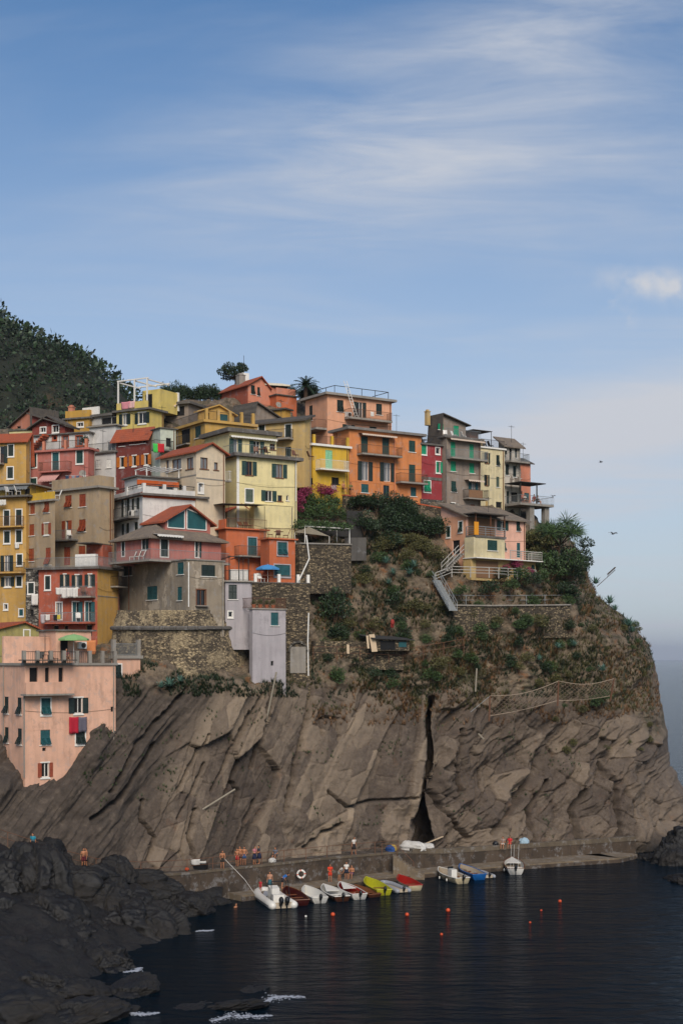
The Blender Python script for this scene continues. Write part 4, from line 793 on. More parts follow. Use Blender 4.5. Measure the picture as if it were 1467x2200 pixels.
h = House('grey_roofed_house', 'low grey house with slate roof tucked behind the mustard terrace', 543, 172, 45, 500, 605, 893, 915, P['grey']); h.win('L', *c2(612, 430, 655, 475), 'd'); h.walls(); h.gable('L', 1.6, DARKTILE, .4, .15, frac=.1)
h = House('salmon_hilltop_house', 'salmon hilltop house with gable, white chimney and terrace parasols', 533, 182, 35, 473, 616, 826, 905, P['salmon'], lmat=P['brick'])
u2 = h.rect('R', *c2(695, 168, 725, 245)); h.win('R', *c2(695, 168, 725, 245), 't', DARKSH); h.win('R', *c2(745, 190, 765, 258), 't', DARKSH); h.wR_full = h.wR
h.walls()
xg = h.uz('R', 576, 826)[0]; r0 = h.wR; h.wR = xg; h.gable('L', h.uz('R', 560, 811)[1] - h.h, TERRA, .4, .15, frac=.62, wallmat=P['salmon']); h.wR = r0; h.chimney(1.3, 4, h.h + .6, .9, 1.3, CONC); m = MB().box(2.2, 5.0, h.h + .4, 3.2, 6.0, h.h + 2.6); m.build('chimney', WHITE, h.o); MB().tube((2.7, 5.5, h.h + 2.6), (2.7, 5.5, h.h + 5), .03).build('antenna', IRON, h.o)
zt = h.uz('R', 590, 849)[1]; MB().box(xg + .3, -1.6, zt - 5, h.wR + .5, -.003, zt - .3).build('terrace_wall', P['terracotta'], h.o); MB().box(xg + .1, -1.8, zt - .298, h.wR + .7, .0, zt - .15).build('terrace_floor', DARKTILE, h.o); MB().box(xg + .3, -1.5, zt - .148, h.wR + .4, -1.4, zt + .7).build('parapet', P['salmon'], h.o)
parasol(h.loc(xg + 1.6, 1.0, h.h - 1.6), CANVAS, 'large cream square parasol on the salmon hilltop terrace', 2.4, 2.4, square=True, rz=.3); parasol(h.loc(h.wR + .3, .8, h.h - 1.9), CANVAS, 'smaller round cream parasol at the end of the hilltop terrace', 1.2, 2.2)
h = House('golden_annex', 'small golden yellow house wall under the salmon hilltop terrace', 612, 176, 60, 548, 624, 880, 900, P['goldd']); h.walls(); h.slab(t=.2, over=.3, mat=DARKTILE); dish(h.loc(.3, 1.2, h.h + .4), .5, 'satellite dish on the golden annex roof edge')
h = House('ivory_house', 'ivory house with terracotta gabled roof and netted windows', 422, 149, 40, 345, 484, 969, 1098, P['ivory'])
for a in ((25, 765, 48, 850), (72, 757, 145, 845), (187, 745, 240, 835)): h.win('L', *c2(*a), 'g', pane=CURT, frame=BROWN)
h.win('R', *c2(297, 745, 355, 835), 'g', pane=CURT, frame=BROWN); h.win('R', *c2(405, 783, 434, 843), 'g', pane=CURT, frame=BROWN); h.win('L', *c2(120, 957, 150, 1000), 'd'); h.win('R', *c2(282, 950, 318, 1020), 'g', trim=WHITE, pane=CURT); h.walls(); h.gable('L', h.uz('R', 454, 954)[1] - h.h, TERRA, .4, .16); h.band('R', c2(0, 915)[1], t=.12); h.band('L', c2(0, 905)[1], t=.12)
h.balcony('R', c2(494, 0)[0] - 1, c2(525, 0)[0] - 2, c2(0, 930)[1], .6, 1.0, WHITE)

h = House('white_house', 'white house with orange stripe under its roof terrace and grey balcony', 307, 146, 32, 243, 437, 1064, 1200, P['white'])
for a in ((136, 190, 162, 345), ): h.win('L', *c6(*a), 'o', DARKSH, WHITE, pane=CURT, sill=False, shw=.55)
h.win('L', *c6(218, 185, 240, 272), 'o', DARKSH, WHITE, pane=CURT, shw=.5); h.win('L', *c6(138, 385, 160, 480), 'o', DARKSH, pane=CURT, shw=.5); h.win('L', *c6(218, 372, 245, 450), 'c', DARKSH); h.walls(); h.slab(t=.22, over=.5, mat=CONCD)
oc = plaster('orange_band', '#b4521c', 1, .2); h.band('R', c6(0, 178)[1], t=.42, out=.015, mat=oc, name='painted_band'); h.band('L', c6(0, 178)[1], t=.42, out=.015, mat=oc, name='painted_band')
zt = h.h + .22; h.parapet(.55, .2, P['white'], zt, 'RL'); zp = zt + .55
for x in (0, h.wR * .33, h.wR * .66, h.wR - .35): MB().box(x, -.05, zt, x + .35, .25, zp + .5).build('pillar', P['white'], h.o)
for y in (h.wL * .5, h.wL - .3): MB().box(-.05, y, zt, .25, y + .35, zp + .5).build('pillar', P['white'], h.o)
h.rail([(.1, h.wL, zp), (.1, .1, zp), (h.wR, .1, zp)], .45, IRON, bars=False, mids=1, posts=2.5, r=.03); h.balcony('L', c6(40, 0)[0], c6(255, 0)[0], c6(0, 350)[1], 1.2, 1.0, IRON, CONCD, .2); aircon(h, 'L', *c6(210, 330), 'white air conditioner on the white house balcony')
MB().box(.6, 2.6, zt, h.wR * .75, 6, zt + 2.0).build('penthouse', P['white'], h.o); MB().box(.5, 2.5, zt + 1.2, h.wR * .75 + .1, 2.6 - .003, zt + 1.7).build('penthouse_band', oc, h.o); MB().box(.3, 2.2, zt + 2.003, h.wR * .78, 6.2, zt + 2.15).build('penthouse_roof', CONCD, h.o); MB().box(3.0, 2.56, zt + .3, 4.6, 2.597, zt + 1.15).build('penthouse_window', GLASS, h.o)
m = MB()
for k in range(7): m.box(1.5 + .6 * k, 1.6, zt + 3.0, 1.58 + .6 * k, 5.4, zt + 3.1)
for x, y in ((1.5, 2.4), (1.5, 5.2), (5.2, 2.4), (5.2, 5.2)): m.box(x, y, zt + 2.15, x + .1, y + .1, zt + 3.0)
m.build('pergola', WHITE, h.o); HW = h
h = House('pink_slate_house', 'dusty pink house with slate hip roof, arched attic and long balcony', 325, 141, 42, 251, 475, 1152, 1203, P['pink'], drop=.25)
for f_, a, st in (('L', (118, 528, 140, 640), 'c'), ('L', (280, 500, 312, 590), 'r'), ('R', (425, 500, 482, 645), 'c'), ('R', (697, 508, 727, 650), 'r')): h.win(f_, *c6(*a), st, DARKSH, WHITE, sill=False)
h.walls(); h.gable('hip', 2.0, SLATE, .6, .15); u = House('attic', '', 355, 143.5, 42, 315, 452, 1118, 1150, P['pink']); u.walls(); pk = u.uz('R', 398, 1087)[1] - u.h; u.gable('L', pk, TERRA, .5, .18, frac=.5)
for x0, x1, f0, f1 in ((.05, .42, .25, .85), (.47, .9, .95, .55)):
    w = u.wR; z0 = u.h - .7; m = MB(); q = [(x0 * w, -.04, z0), (x1 * w, -.04, z0), (x1 * w, -.04, u.h + pk * (f1 - .12)), (x0 * w, -.04, u.h + pk * (f0 - .12))]; m.prism(q, (0, .03, 0)); a = m.build('attic_window', TEAL, u.o)
    k = MB()
    for i in range(4): p0, p1 = Vector(q[i]), Vector(q[(i + 1) % 4]); k.tube(p0, p1, .07, n=4)
    k.build('attic_window_frame', WHITE, u.o)
absorb(h, u); h.awning('R', c6(355, 0)[0], c6(560, 0)[0], c6(0, 462)[1], c6(0, 480)[1], 1.0, WHITE)
zb_ = h.uz('R', 325, 1203)[1]; MB().box(-1.0, -1.2, zb_ - .2, h.wR + .3, -.004, zb_).box(-1.0, -.004, zb_ - .2, -.004, h.wL, zb_).build('balcony', CONC, h.o); h.rail([(-.95, h.wL, zb_), (-.95, -1.15, zb_), (h.wR + .2, -1.15, zb_)], 1.0, GREYRAIL, step=.16); HPS = h
for k in range(3): chair(h.loc(-.5, 1.0 + .85 * k, zb_), -math.pi / 2 + .1 * k, WHITE, ['white reclining chair nearest the corner of the pink balcony', 'middle one of three white reclining chairs on the pink balcony', 'white reclining chair furthest along the pink balcony'][k])
h = House('weathered_house', 'weathered grey beige house with teal shutters standing on the stone bastion', 402, 139, 38, 252, 482, 1203, 1312, P['greige'])
h.win('L', *c6(132, 683, 197, 795), 'c', DARKSH); h.win('L', *c6(317, 878, 397, 985), 'c', TEAL); h.win('L', *c6(556, 690, 604, 785), 'c', TEAL); h.win('L', *c6(556, 883, 591, 990), 'c', TEAL); h.win('R', *c6(745, 711, 853, 800), 'c', DARKSH); h.win('R', *c6(708, 907, 777, 1030), 'g', frame=BROWN, trim=BROWN); h.walls(); h.slab(t=.12, over=.1, mat=CONC); h.pipe('L', c6(650, 0)[0], c6(0, 1040)[1], c6(0, 690)[1], .06, WHITE)
t_, z_ = h.uz('R', *c6(742, 1030)); MB().box(-.7, -.4, -.1, .7, 0, 0).build('window_ledge', CONC, h.o, (t_, 0, z_)); HWE = h
# stone bastion: a rounded battered wall below the weathered house
def bastion():
    rnd = np.linspace(0, 1, 90); pts = []
    for t in rnd:      # plan curve seen from the left end round to the right
        px = 250 + t * 292; Yc = 143 - 6.5 * math.sin(math.pi * min(1, t * 1.05)) ** .8 + 4 * t; pts.append((px, Yc))
    rows = np.linspace(0, 1, 60); G = np.zeros((60, 90, 3))
    for i, r in enumerate(rows):
        for j, (px, Yc) in enumerate(pts):
            z = CH - (1312 - HY) / F * Yc + .05; zb = CH - (1475 - HY) / F * Yc - 3; zz = zb + (z - zb) * r; out = (1 - r) * 1.6 + (.12 if .80 < r < .835 else 0)
            nz = .16 * (vnoise(np.array(px / 4.0), np.array(zz * 3.0), np.array(1.0), 3) - .5) + .5 * (vnoise(np.array(px / 40), np.array(zz * .4), np.array(0.), 5) - .5)
            d = Vector((px - 400, -160, 0)).normalized(); X = (px - HX) / F * Yc; G[i, j] = (X + d.x * (out + nz), Yc + d.y * (out + nz), zz)
    me = grid_mesh('wall', G, RUBBLE); o = empty('stone_bastion', (float(G[0, 45, 0]), float(G[0, 45, 1]), float(G[0, 45, 2])), 0, 'round rubble stone bastion with patches of old render under the weathered house', 'bastion'); a = link('wall', me, o); a.location = -o.location
    m = MB()
    for j in range(89): p, q = G[49, j], G[49, j + 1]; m.tube(Vector(p) + Vector((0, -.1, 0)), Vector(q) + Vector((0, -.1, 0)), .22, n=6)
    b = m.build('cordon', CONCD, o); b.location = -o.location
bastion()
# ---- terracotta orange house and its terraces
h = House('cream_backhouse', 'plain cream house wall with terracotta verge behind the terracotta orange house', 546, 153, 33, 468, 631, 1083, 1150, P['paleyellow']); h.walls(); h.slab(t=.08, over=.06, mat=P['paleyellow'])
u = House('low', '', 489, 152.6, 33, 466, 546, 1100, 1145, P['cream']); u.walls(); u.gable('L', .9, TERRA, .2, .12, frac=.5); absorb(h, u)
h = House('terracotta_house', 'terracotta orange house with roof terrace, canopy and small balcony', 486, 149, 33, 470, 572, 1136, 1255, P['terracotta'])
h.win('R', *c7(305, 422, 372, 565), 'c', TEAL, P['lilac'], sill=False); h.walls(); h.slab(t=.14, over=.3, mat=P['terracotta']); zt = h.h + .14; h.parapet(.9, .15, P['terracotta'], zt, 'L'); h.rail([(0, -.1, zt), (h.wR, -.1, zt)], 1.0, RUSTY)
for x in (.3, h.wR * .5, h.wR - .2): MB().tube((x, 0, zt), (x, 0, zt + 2.5), .03).build('canopy_post', IRON, h.o)
MB().prism([(-.6, -.3, zt + 2.45), (h.wR * .5, -.4, zt + 2.5), (h.wR, -.3, zt + 2.6), (h.wR, 2.5, zt + 2.7), (-.4, 2.5, zt + 2.55)], (0, 0, .03)).build('canopy', DARKCANVAS, h.o)
h.balcony('R', c7(195, 0)[0], c7(440, 0)[0], c7(0, 570)[1], 1.1, 1.0, RUSTY, CONC, .15)
for k in range(2): chair(h.loc(2.3 + .75 * k, .8, zt), .5, BROWN, ['dark wooden lounger under the canopy of the terracotta roof terrace', 'second dark wooden lounger under the terracotta roof canopy'][k], lounge=True)
u = House('wing', '', 579, 147.5, 33, 560, 634, 1158, 1250, P['terracotta']); u.win('R', *c7(537, 458, 612, 557), 't', TEAL, P['lilac']); u.win('R', *c7(513, 637, 635, 728), 'c', TEAL, P['lilac']); u.walls(); u.slab(t=.14, over=.25, mat=P['terracotta']); zu = u.h + .14; u.rail([(-.1, u.wL, zu), (-.1, -.1, zu), (u.wR, -.1, zu)], 1.0, RUSTY)
for k in range(3): chair(u.loc(.6 + .9 * k, .8, zu), [1.6, 0, -1.5][k], BROWN, ['dark wooden chair at the left of the terracotta wing terrace', 'dark wooden chair behind the table on the terracotta wing terrace', 'dark wooden chair by the cream wall on the terracotta wing terrace'][k])
table(u.loc(1.4, .5, zu), BROWN, 'dark wooden table on the terracotta wing terrace', .5); absorb(h, u); HT = h
h = House('lilac_house', 'narrow lilac grey house with one dark shuttered window and a railed pergola terrace', 536, 143.5, 33, 530, 541, 1250, 1342, P['lilac'])
h.o['label'] = 'narrow lilac grey house with black window and a pergola terrace on top'; h.wL = 3; 
u = House('lilac_wall', '', 484, 142.5, 20, 483, 538, 1250, 1342, P['lilac']); u.wL = 4; u.win('R', *c7(152, 793, 217, 908), 'c', DARKSH); u.win('R', *c7(150, 1005, 182, 1048), 'g', trim=WHITE); u.walls(); u.slab(t=.15, over=.25, mat=CONC); zt = u.h + .15; u.rail([(-.1, 2, zt), (-.1, -.15, zt), (u.wR, -.15, zt)], 1.0, IRON)
m = MB()
for x in (.4, 1.4, 2.4): m.box(x, 0, zt, x + .07, .07, zt + 2.3); m.box(x, -.3, zt + 2.3, x + .07, 3, zt + 2.38)
m.box(.2, 0, zt + 2.38, 2.8, .08, zt + 2.45).build('pergola', IRON, u.o); h.walls(); absorb(h, u)
tb = u.loc(1.4, 1.6, zt) if False else None
h = House('lilac_annex', 'tall plain lilac grey annex with green shutter and railed flowerpot terrace', 543, 141.5, 33, 536, 614, 1309, 1443, P['lilac'])
h.win('R', *c7(485, 1012, 543, 1115), 'c', TEAL); h.win('R', *cR(0, 0, 1, 1) if False else (582, 1420, 588, 1430), 'd', sill=False); h.walls(); h.slab(t=.14, over=.12, mat=CONC); zt = h.h + .14; h.rail([(-.05, 3, zt), (-.05, -.05, zt), (h.wR, -.05, zt), (h.wR, 2, zt)], 1.0, RUSTY); HLA = h
for k in range(4): pot_plant(h.loc(.4 + .75 * k, .5, zt), 'leafy plant in a clay pot on the lilac annex terrace', .35 + .1 * (k % 2), LEAF, 'pots on the lilac annex terrace')
# rubble wall with the blind arch, to the right of the lilac houses
h = House('arch_wall', 'high rubble retaining wall with a blind arch beside the lilac annex', 541, 144.8, 20, 536, 666, 1252, 1455, RUBBLED, 'wall'); h.wL = 2.5
h.walls(); t_, z_ = h.uz('R', 640, 1400); m = MB(); k = 12; prev = None
for i in range(k + 1): a = math.pi * i / k; p = (t_ + 1.0 * math.cos(a), -.08, z_ + 1.0 * math.sin(a)); prev and m.tube(prev, p, .13, n=5); prev = p
m.build('arch', GREYSTONE, h.o); MB().box(t_ - .85, -.05, z_ - 2.2, t_ + .85, -.004, z_).lathe([(0, 0)], 3).build('arch_infill', CONC, h.o) if False else MB().box(t_ - .85, -.05, z_ - 2.2, t_ + .85, -.004, z_ + .5).build('arch_infill', CONC, h.o)
h.slab(t=.1, over=.05, mat=CONCD); zt = h.h + .1
for x in (.3, h.wR * .45, h.wR * .78, h.wR - .3): MB().box(x, .1, zt, x + .3, .4, zt + .85).build('pillar', WHITE, h.o)
h.rail([(0, .25, zt), (h.wR, .25, zt)], .7, RUSTY, bars=False, mids=1, posts=4); m = MB().path([(h.wR * .93, -.12, h.h + 5.0), (h.wR * .98, -.12, h.h + 2.6), (h.wR * .80, -.12, h.h + .3)], .07).path([(h.wR * .97, -.12, h.h - 3.0), (h.wR * .955, -.12, h.h - 6), (h.wR * .965, -.12, h.h - 9.5)], .07); m.build('drain_pipe', WHITE, h.o)
HAW = h; parasol(h.loc(2.2, 1.6, zt - .2), CLOTH('blue', '#3f83b8'), 'blue parasol on the terrace below the terracotta house', 1.3, 2.1); chair(h.loc(1.4, 1.2, zt), .7, WHITE, 'white folding chair under the blue parasol'); 
o = empty('freezer_cabinet', h.loc(-1.0, 1.4, zt), h.th, 'white cabinet under the dark pergola on the lilac terrace', 'cabinet'); MB().box(-.9, -.35, 0, .9, .35, 1.2).build('body', WHITE, o); MB().box(-.92, -.37, 1.202, .92, .37, 1.28).build('lid', WHITE, o)
# ---- upper left ----------------------------------------------------------------------------------
h = House('tower_house', 'yellow house with white rooftop pergola and open dark shutters', 320, 171, 60, 251, 352, 880, 932, plaster('lemon_plaster', '#d0b968', 1, .3))
h.win('L', *c1(968, 402, 1003, 485), 'o', DARKSH, WHITE, pane=CURT, shw=.5); h.win('L', *c1(1092, 390, 1152, 475), 'o', DARKSH, WHITE, shw=.5); h.walls(); h.slab(t=.25, over=.4, mat=CONCD); zt = h.h + .25; h.parapet(.9, .2, MATS['lemon_plaster'], zt, 'L'); HTW = h
m = MB()
for y in (.3, h.wL * .45, h.wL - .2): m.box(.1, y, zt + .9, .25, y + .15, zt + 3.4); m.box(.1, y, zt + 3.4, 4.5, y + .15, zt + 3.55)
m.box(.1, .2, zt + 3.552, .25, h.wL, zt + 3.7).box(4.3, .2, zt + 3.552, 4.5, h.wL, zt + 3.7).build('pergola', WHITE, h.o); MB().box(2.6, .2, zt, 6.0, h.wL * .6, zt + 2.7).build('roof_room', MATS['lemon_plaster'], h.o); MB().box(6.0, .1, zt + .5, 6.3, h.wL * .6, zt + 2.8).build('roof_room_side', WHITE, h.o)
MB().box(2.57, h.wL * .3, zt + .3, 2.595, h.wL * .3 + 1, zt + 2.2).build('roof_room_door', INSIDE, h.o)
cloth(h.wpt('L', h.wL * .70, zt + 1.0, .1), 1.4, .9, h.th - math.pi / 2, CLOTH('rose', '#c47f86'), 'rose pink towel over the parapet of the yellow pergola house', 'towel', seed=8); cloth(h.wpt('L', h.wL * .52, zt + 1.0, .1), 1.0, .85, h.th - math.pi / 2, CLOTH('palepink', '#cfa7a0'), 'pale pink sheet over the parapet of the yellow pergola house', 'sheet', seed=9)
h = House('grey_loggia_house', 'grey house with a dark veranda under striped awning and laundry', 405, 176, 66, 320, 440, 868, 930, P['grey']); h.win('L', *c2(0, 340, 170, 420), 'd', sill=False); h.walls(); h.slab(t=.3, over=.5, mat=CONCD); h.awning('L', c1(1190, 0)[0], c1(1420, 0)[0], c1(0, 338)[1], c1(0, 350)[1], 1.0, STRIPE)
wt = CLOTH('white', '#c9c5bd'); laundry_row(h, 'L', c1(1185, 0)[0], c1(1340, 0)[0], c1(0, 402)[1], [(.08, .6, .75, wt, 'white shirt on the veranda line of the grey house'), (.25, .55, .7, wt, 'white shirt on the veranda line of the grey house'), (.42, .6, .72, wt, 'white shirt on the veranda line of the grey house'), (.6, .6, .75, wt, 'white shirt on the veranda line of the grey house'), (.8, .55, .7, wt, 'white shirt on the veranda line of the grey house'), (.95, .5, .7, wt, 'white shirt on the veranda line of the grey house')], 1.2, '', 'white shirts on the grey veranda')
h = House('dark_red_house', 'dark red house with orange window shutters and terracotta roof', 318, 160, 62, 250, 326, 935, 1030, P['darkred'])
for a in ((948, 742, 979, 820), (1046, 730, 1075, 810), (1141, 720, 1168, 800)): h.win('L', *c1(*a), 'o', ORANGE_SH, WHITE, pane=INSIDE, shw=.42)
for a in ((945, 582, 985, 655), (1030, 570, 1100, 640)): h.win('L', *c1(*a), 'c', P['darkred'])
h.win('L', *c1(1115, 560, 1148, 632), 'r', P['darkred'], pane=INSIDE, shw=.4); h.walls(); h.gable('L', .9, TERRA, .5, .15, frac=.98); h.band('L', c1(0, 655)[1], t=.08, mat=P['darkred'])
h = House('pale_green_house', 'pale green washed house with bright towels on its little balcony', 345, 158.5, 33, 322, 378, 920, 1010, P['palegreen']); h.win('R', *c1(1310, 590, 1350, 660), 'd'); h.walls(); h.slab(t=.1, over=.2, mat=CONCD); h.balcony('R', c1(1190, 0)[0], c1(1340, 0)[0], c1(0, 690)[1], 1.0, 1.0, IRON, CONCD)
for i, (x, mt, w, lb) in enumerate(((1198, CLOTH('green', '#3fae4c'), .7, 'bright green towel on the pale green house balcony'), (1238, CLOTH('scarlet', '#b3202a'), .8, 'scarlet towel on the pale green house balcony'))): t_, z_ = h.uz('R', *c1(x, 642)); cloth(h.wpt('R', t_, z_, 1.05), w, 1.0, h.th, mt, lb, 'towel', seed=i)
h = House('white_left_house', 'white house with laundry terrace and sealed shutters beside the dark red house', 248, 162, 60, 192, 254, 972, 1040, P['white']); h.win('L', *c1(845, 615, 908, 690), 'g', pane=CURT, sill=False); h.win('L', *c1(760, 765, 795, 830), 'c', WHITE); h.win('L', *c1(842, 758, 878, 825), 'c', WHITE)
u = House('up', '', 249, 163.6, 60, 193, 262, 914, 972, P['white']); u.win('L', *c1(845, 612, 910, 700), 'g', pane=CURT, sill=False); u.walls(); u.slab(t=.15, over=.3, mat=CONC); aircon(u, 'L', *c1(785, 712), 'grey air conditioner on the white house terrace'); h.walls(); h.slab(t=.2, over=.3, mat=CONCD); h.rail([(-.2, h.wL, h.h + .2), (-.2, -.2, h.h + .2)], .95, IRON); u2 = u; u2.rail([(-.1, u2.wL, u2.h + .15), (-.1, 0, u2.h + .15)], .9, IRON); absorb(h, u)
h = House('pink_terrace_house', 'pink house with dark green shutters, balcony and a roof terrace with white stair', 190, 160, 68, 57, 205, 966, 1048, P['pink'])
for a in ((242, 718, 291, 820), (605, 690, 656, 790), (240, 908, 291, 960)): h.win('L', *c1(*a), 'c', GREEN, WHITE)
h.win('L', *c1(416, 705, 466, 850), 'c', TEAL, WHITE, sill=False); h.walls(); h.slab(t=.22, over=.35, mat=P['pink']); h.balcony('L', c1(338, 0)[0], c1(570, 0)[0], c1(0, 855)[1], .9, 1.0, RUSTY, P['pink']); h.awning('L', c1(352, 0)[0], c1(490, 0)[0], c1(0, 868)[1], c1(0, 930)[1], 1.3, simple('red_striped_canvas', '#b98a80', 1, .9)); zt = h.h + .22
h.rail([(-.2, h.wL, zt), (-.2, 0, zt)], .9, IRON)
for y in (h.wL * .0, h.wL * .33, h.wL * .68): MB().box(-.25, y, zt, .05, y + .3, zt + 1.0).build('pillar', P['salmon'], h.o)
u = House('back', '', 192, 164.5, 68, 57, 205, 930, 962, P['white']); u.win('L', *c1(495, 575, 540, 650), 'g', trim=COPING, pane=CURT); u.win('L', *c1(600, 575, 650, 650), 'g', trim=COPING, pane=CURT); u.win('L', *c1(418, 575, 448, 605), 'g', trim=COPING); u.walls(); u.slab(t=.15, over=.3, mat=CONCD); m = MB()
for k in range(11): m.box(-1.2, u.wL * .62 + .28 * k, u.h - 2.6 + .24 * (10 - k), -.1, u.wL * .62 + .28 * k + .3, u.h - 2.36 + .24 * (10 - k))
m.build('stair_steps', COPING, u.o); absorb(h, u); pot_plant(h.loc(.4, h.wL * .08, zt), 'big palm in a terracotta pot on the pink terrace', .8, LEAFD)
h = House('left_ochre_house', 'ochre house with white framed dark shutters beside the pink terrace house', 57, 161, 78, -30, 66, 945, 1060, P['ochre']); h.win('L', *c1(68, 645, 109, 733), 'c', DARKSH, WHITE); h.win('L', *c1(62, 820, 106, 908), 'c', DARKSH, WHITE); h.win('L', *c1(0, 655, 36, 790), 'o', DARKSH, sill=False, shw=.4); h.walls(); h.gable('L', .8, TERRA, .4, .15, frac=.9); h.balcony('L', -5, c1(40, 0)[0], c1(0, 795)[1], .9, 1.0, RUSTY)
h = House('back_red_house', 'low dark red house with grey tiled roof behind the pink terrace', 140, 172, 68, 70, 160, 914, 950, plaster('maroon_plaster', '#863c30', 1, .3)); h.win('L', *c1(322, 508, 363, 545), 'g', trim=WHITE, pane=INSIDE); h.win('L', *c1(418, 493, 464, 545), 'g', trim=WHITE, pane=INSIDE); h.walls(); h.gable('shedR', 1.5, DARKTILE, .5, .16); h.gable('R', 1.2, DARKTILE, .5, .16)
h = House('back_ochre_house', 'golden ochre house with roof terrace parapet before the wooded hill', 193, 175, 68, 141, 215, 899, 945, P['goldd']); h.win('L', *c1(612, 470, 658, 500), 'g', trim=WHITE, pane=INSIDE); h.walls(); h.slab(t=.2, over=.3, mat=CONCD); h.parapet(.9, .2, P['goldd'], h.h + .2); h.chimney(.5, h.wL - .6, h.h + .8, .6, .8, P['salmon'])
h = House('back_salmon_house', 'salmon gabled house highest at the left below the wooded hill', 71, 184, 45, 24, 122, 908, 950, P['salmon']); h.win('L', *c1(135, 497, 166, 525), 'd'); h.win('R', *c1(317, 417, 345, 440), 'd'); h.walls(); h.gable('R', h.uz('L', 71, 887)[1] - h.h + .6, DARKTILE, .4, .14, frac=.02)
h = House('yellow_low_house', 'low pale yellow house wall with terracotta roof in front of the salmon gable', 72, 176, 75, 20, 82, 924, 950, P['paleyellow']); h.walls(); h.slab(t=.12, over=.2, mat=CONCD)
h = House('white_roof_house', 'white walled house with a dark flat roof veranda left of the yellow pergola house', 240, 174, 60, 192, 256, 893, 930, P['white']); h.win('L', *c1(800, 425, 918, 478), 'd', sill=False); h.walls(); h.slab(t=.3, over=.4, mat=CONCD); MB().box(-.1, h.wL * .55, h.h + .3, .15, h.wL + 1, h.h + 1.3).build('parapet', WHITE, h.o)

# ---- lower left ---------------------------------------------------------------------------------
h = House('tall_ochre_house', 'tall ochre house with balconies and dark shutters at the edge of the village', 57, 149, 72, -40, 70, 1068, 1335, P['ochre'])
for a in ((35, 282, 77, 402), (130, 275, 174, 400)): h.win('L', *c5(*a), 'c', DARKSH, WHITE, sill=False)
for a in ((36, 445, 80, 537), (130, 438, 173, 532), (137, 628, 178, 712), (133, 802, 174, 877)): h.win('L', *c5(*a), 'c', DARKSH, WHITE)
h.win('L', *c5(36, 635, 80, 760), 'o', DARKSH, pane=CURT, sill=False, shw=.4); h.win('L', *c5(40, 808, 88, 880), 'o', DARKSH, WHITE, pane=CURT, shw=.4); h.win('L', *c5(36, 1020, 62, 1060), 'g', trim=WHITE); h.win('L', *c5(155, 1060, 185, 1110), 'c', TEAL, WHITE)
h.walls(); h.balcony('L', -20, c5(195, 0)[0], c5(0, 408)[1], .7, 1.0, RUSTY, P['ochre']); h.balcony('L', -20, c5(205, 0)[0], c5(0, 770)[1], .9, 1.0, IRON, P['ochre']); h.slab(t=.2, over=.6, mat=CONCD); zt = h.h + .2; h.rail([(-.5, h.wL, zt), (-.5, -.4, zt), (h.wR, -.4, zt)], 1.0, IRON)
u = House('up', '', 66, 151.5, 72, -40, 112, 1042, 1068, P['yellow']); u.win('L', *c5(65, 110, 118, 190), 'd', sill=False); u.win('L', *c5(135, 108, 165, 190), 'd', sill=False); u.win('L', *c5(195, 105, 240, 190), 'd', sill=False); u.walls(); u.slab(t=.15, over=.5, mat=CONC); u.awning('L', 0, c5(245, 0)[0], c5(0, 85)[1], c5(0, 110)[1], .7, GREYRAIL); absorb(h, u)
for i, (f, lb) in enumerate(((.35, 'white plastic chair on the balcony under the grey awning, near the laundry'), (.15, 'white plastic chair at the right end of the top ochre balcony'))): chair(h.loc(-.2, h.wL * f, zt), 1.0 + i, WHITE, lb)
laundry_row(h, 'L', 0, 20, 1075, [(.2, .6, .6, wt, 'white washing on the top balcony rail of the tall ochre house'), (.55, .5, .6, wt, 'white washing on the top balcony rail of the tall ochre house'), (.85, .5, .55, wt, 'white washing on the top balcony rail of the tall ochre house')], .7, '', 'white washing on the ochre balcony')
cloth(h.wpt('L', h.uz('L', *c5(142, 535))[0], h.uz('L', *c5(142, 535))[1], .15), .55, .6, h.th - math.pi / 2, wt, 'small white cloth under a window of the tall ochre house', seed=12)
h = House('beige_house', 'tall beige house with red brown shutters and two setback storeys', 213, 148, 52, 112, 246, 1048, 1225, P['beige'])
for a, st in (((516, 162, 566, 258), 't'), ((627, 152, 677, 252), 'c'), ((625, 352, 677, 450), 't'), ((622, 560, 674, 662), 'c')): h.win('L', *c5(*a), st, RUST)
h.win('L', *c5(518, 362, 542, 512), 'o', RUST, pane=CURT, sill=False, shw=.5); h.win('L', *c5(507, 568, 556, 712), 'c', RUST, sill=False); h.walls(); h.slab(t=.22, over=.35, mat=CONC); h.parapet(1.1, .2, P['beige'], h.h + .22, 'RL'); h.balcony('L', c5(425, 0)[0], c5(620, 0)[0], c5(0, 518)[1], 1.0, 1.0, GREYRAIL, CONCD); h.pipe('R', 237, 1200, 1055, .07)
chair(h.wpt('L', h.uz('L', *c5(580, 510))[0], h.uz('L', *c5(580, 510))[1], .5), .4, WHITE, 'white plastic chair on the beige house balcony')
u = House('wing', '', 118, 147.0, 52, 58, 119, 1076, 1225, P['beige'])
for a, st in (((241, 222, 277, 310), 'c'), ((352, 212, 390, 298), 't'), ((234, 390, 272, 480), 'c'), ((226, 582, 270, 682), 'c'), ((362, 575, 402, 710), 't')): u.win('L', *c5(*a), st, RUST)
u.win('L', *c5(352, 382, 386, 470), 'o', RUST, WHITE, pane=CURT, shw=.35); u.walls(); u.slab(t=.2, over=.3, mat=CONC); u.parapet(.8, .2, P['yellow'], u.h + .2, 'RL'); zt = u.h + .2; HB2 = u
for k in range(3): chair(u.loc(1.0, .8 + 1.3 * k, zt + .1), -1.2, WHITE, ['white garden chair nearest the beige wall on the yellow parapet terrace', 'white garden chair in the middle of the yellow parapet terrace', 'white garden chair at the far end of the yellow parapet terrace'][k])
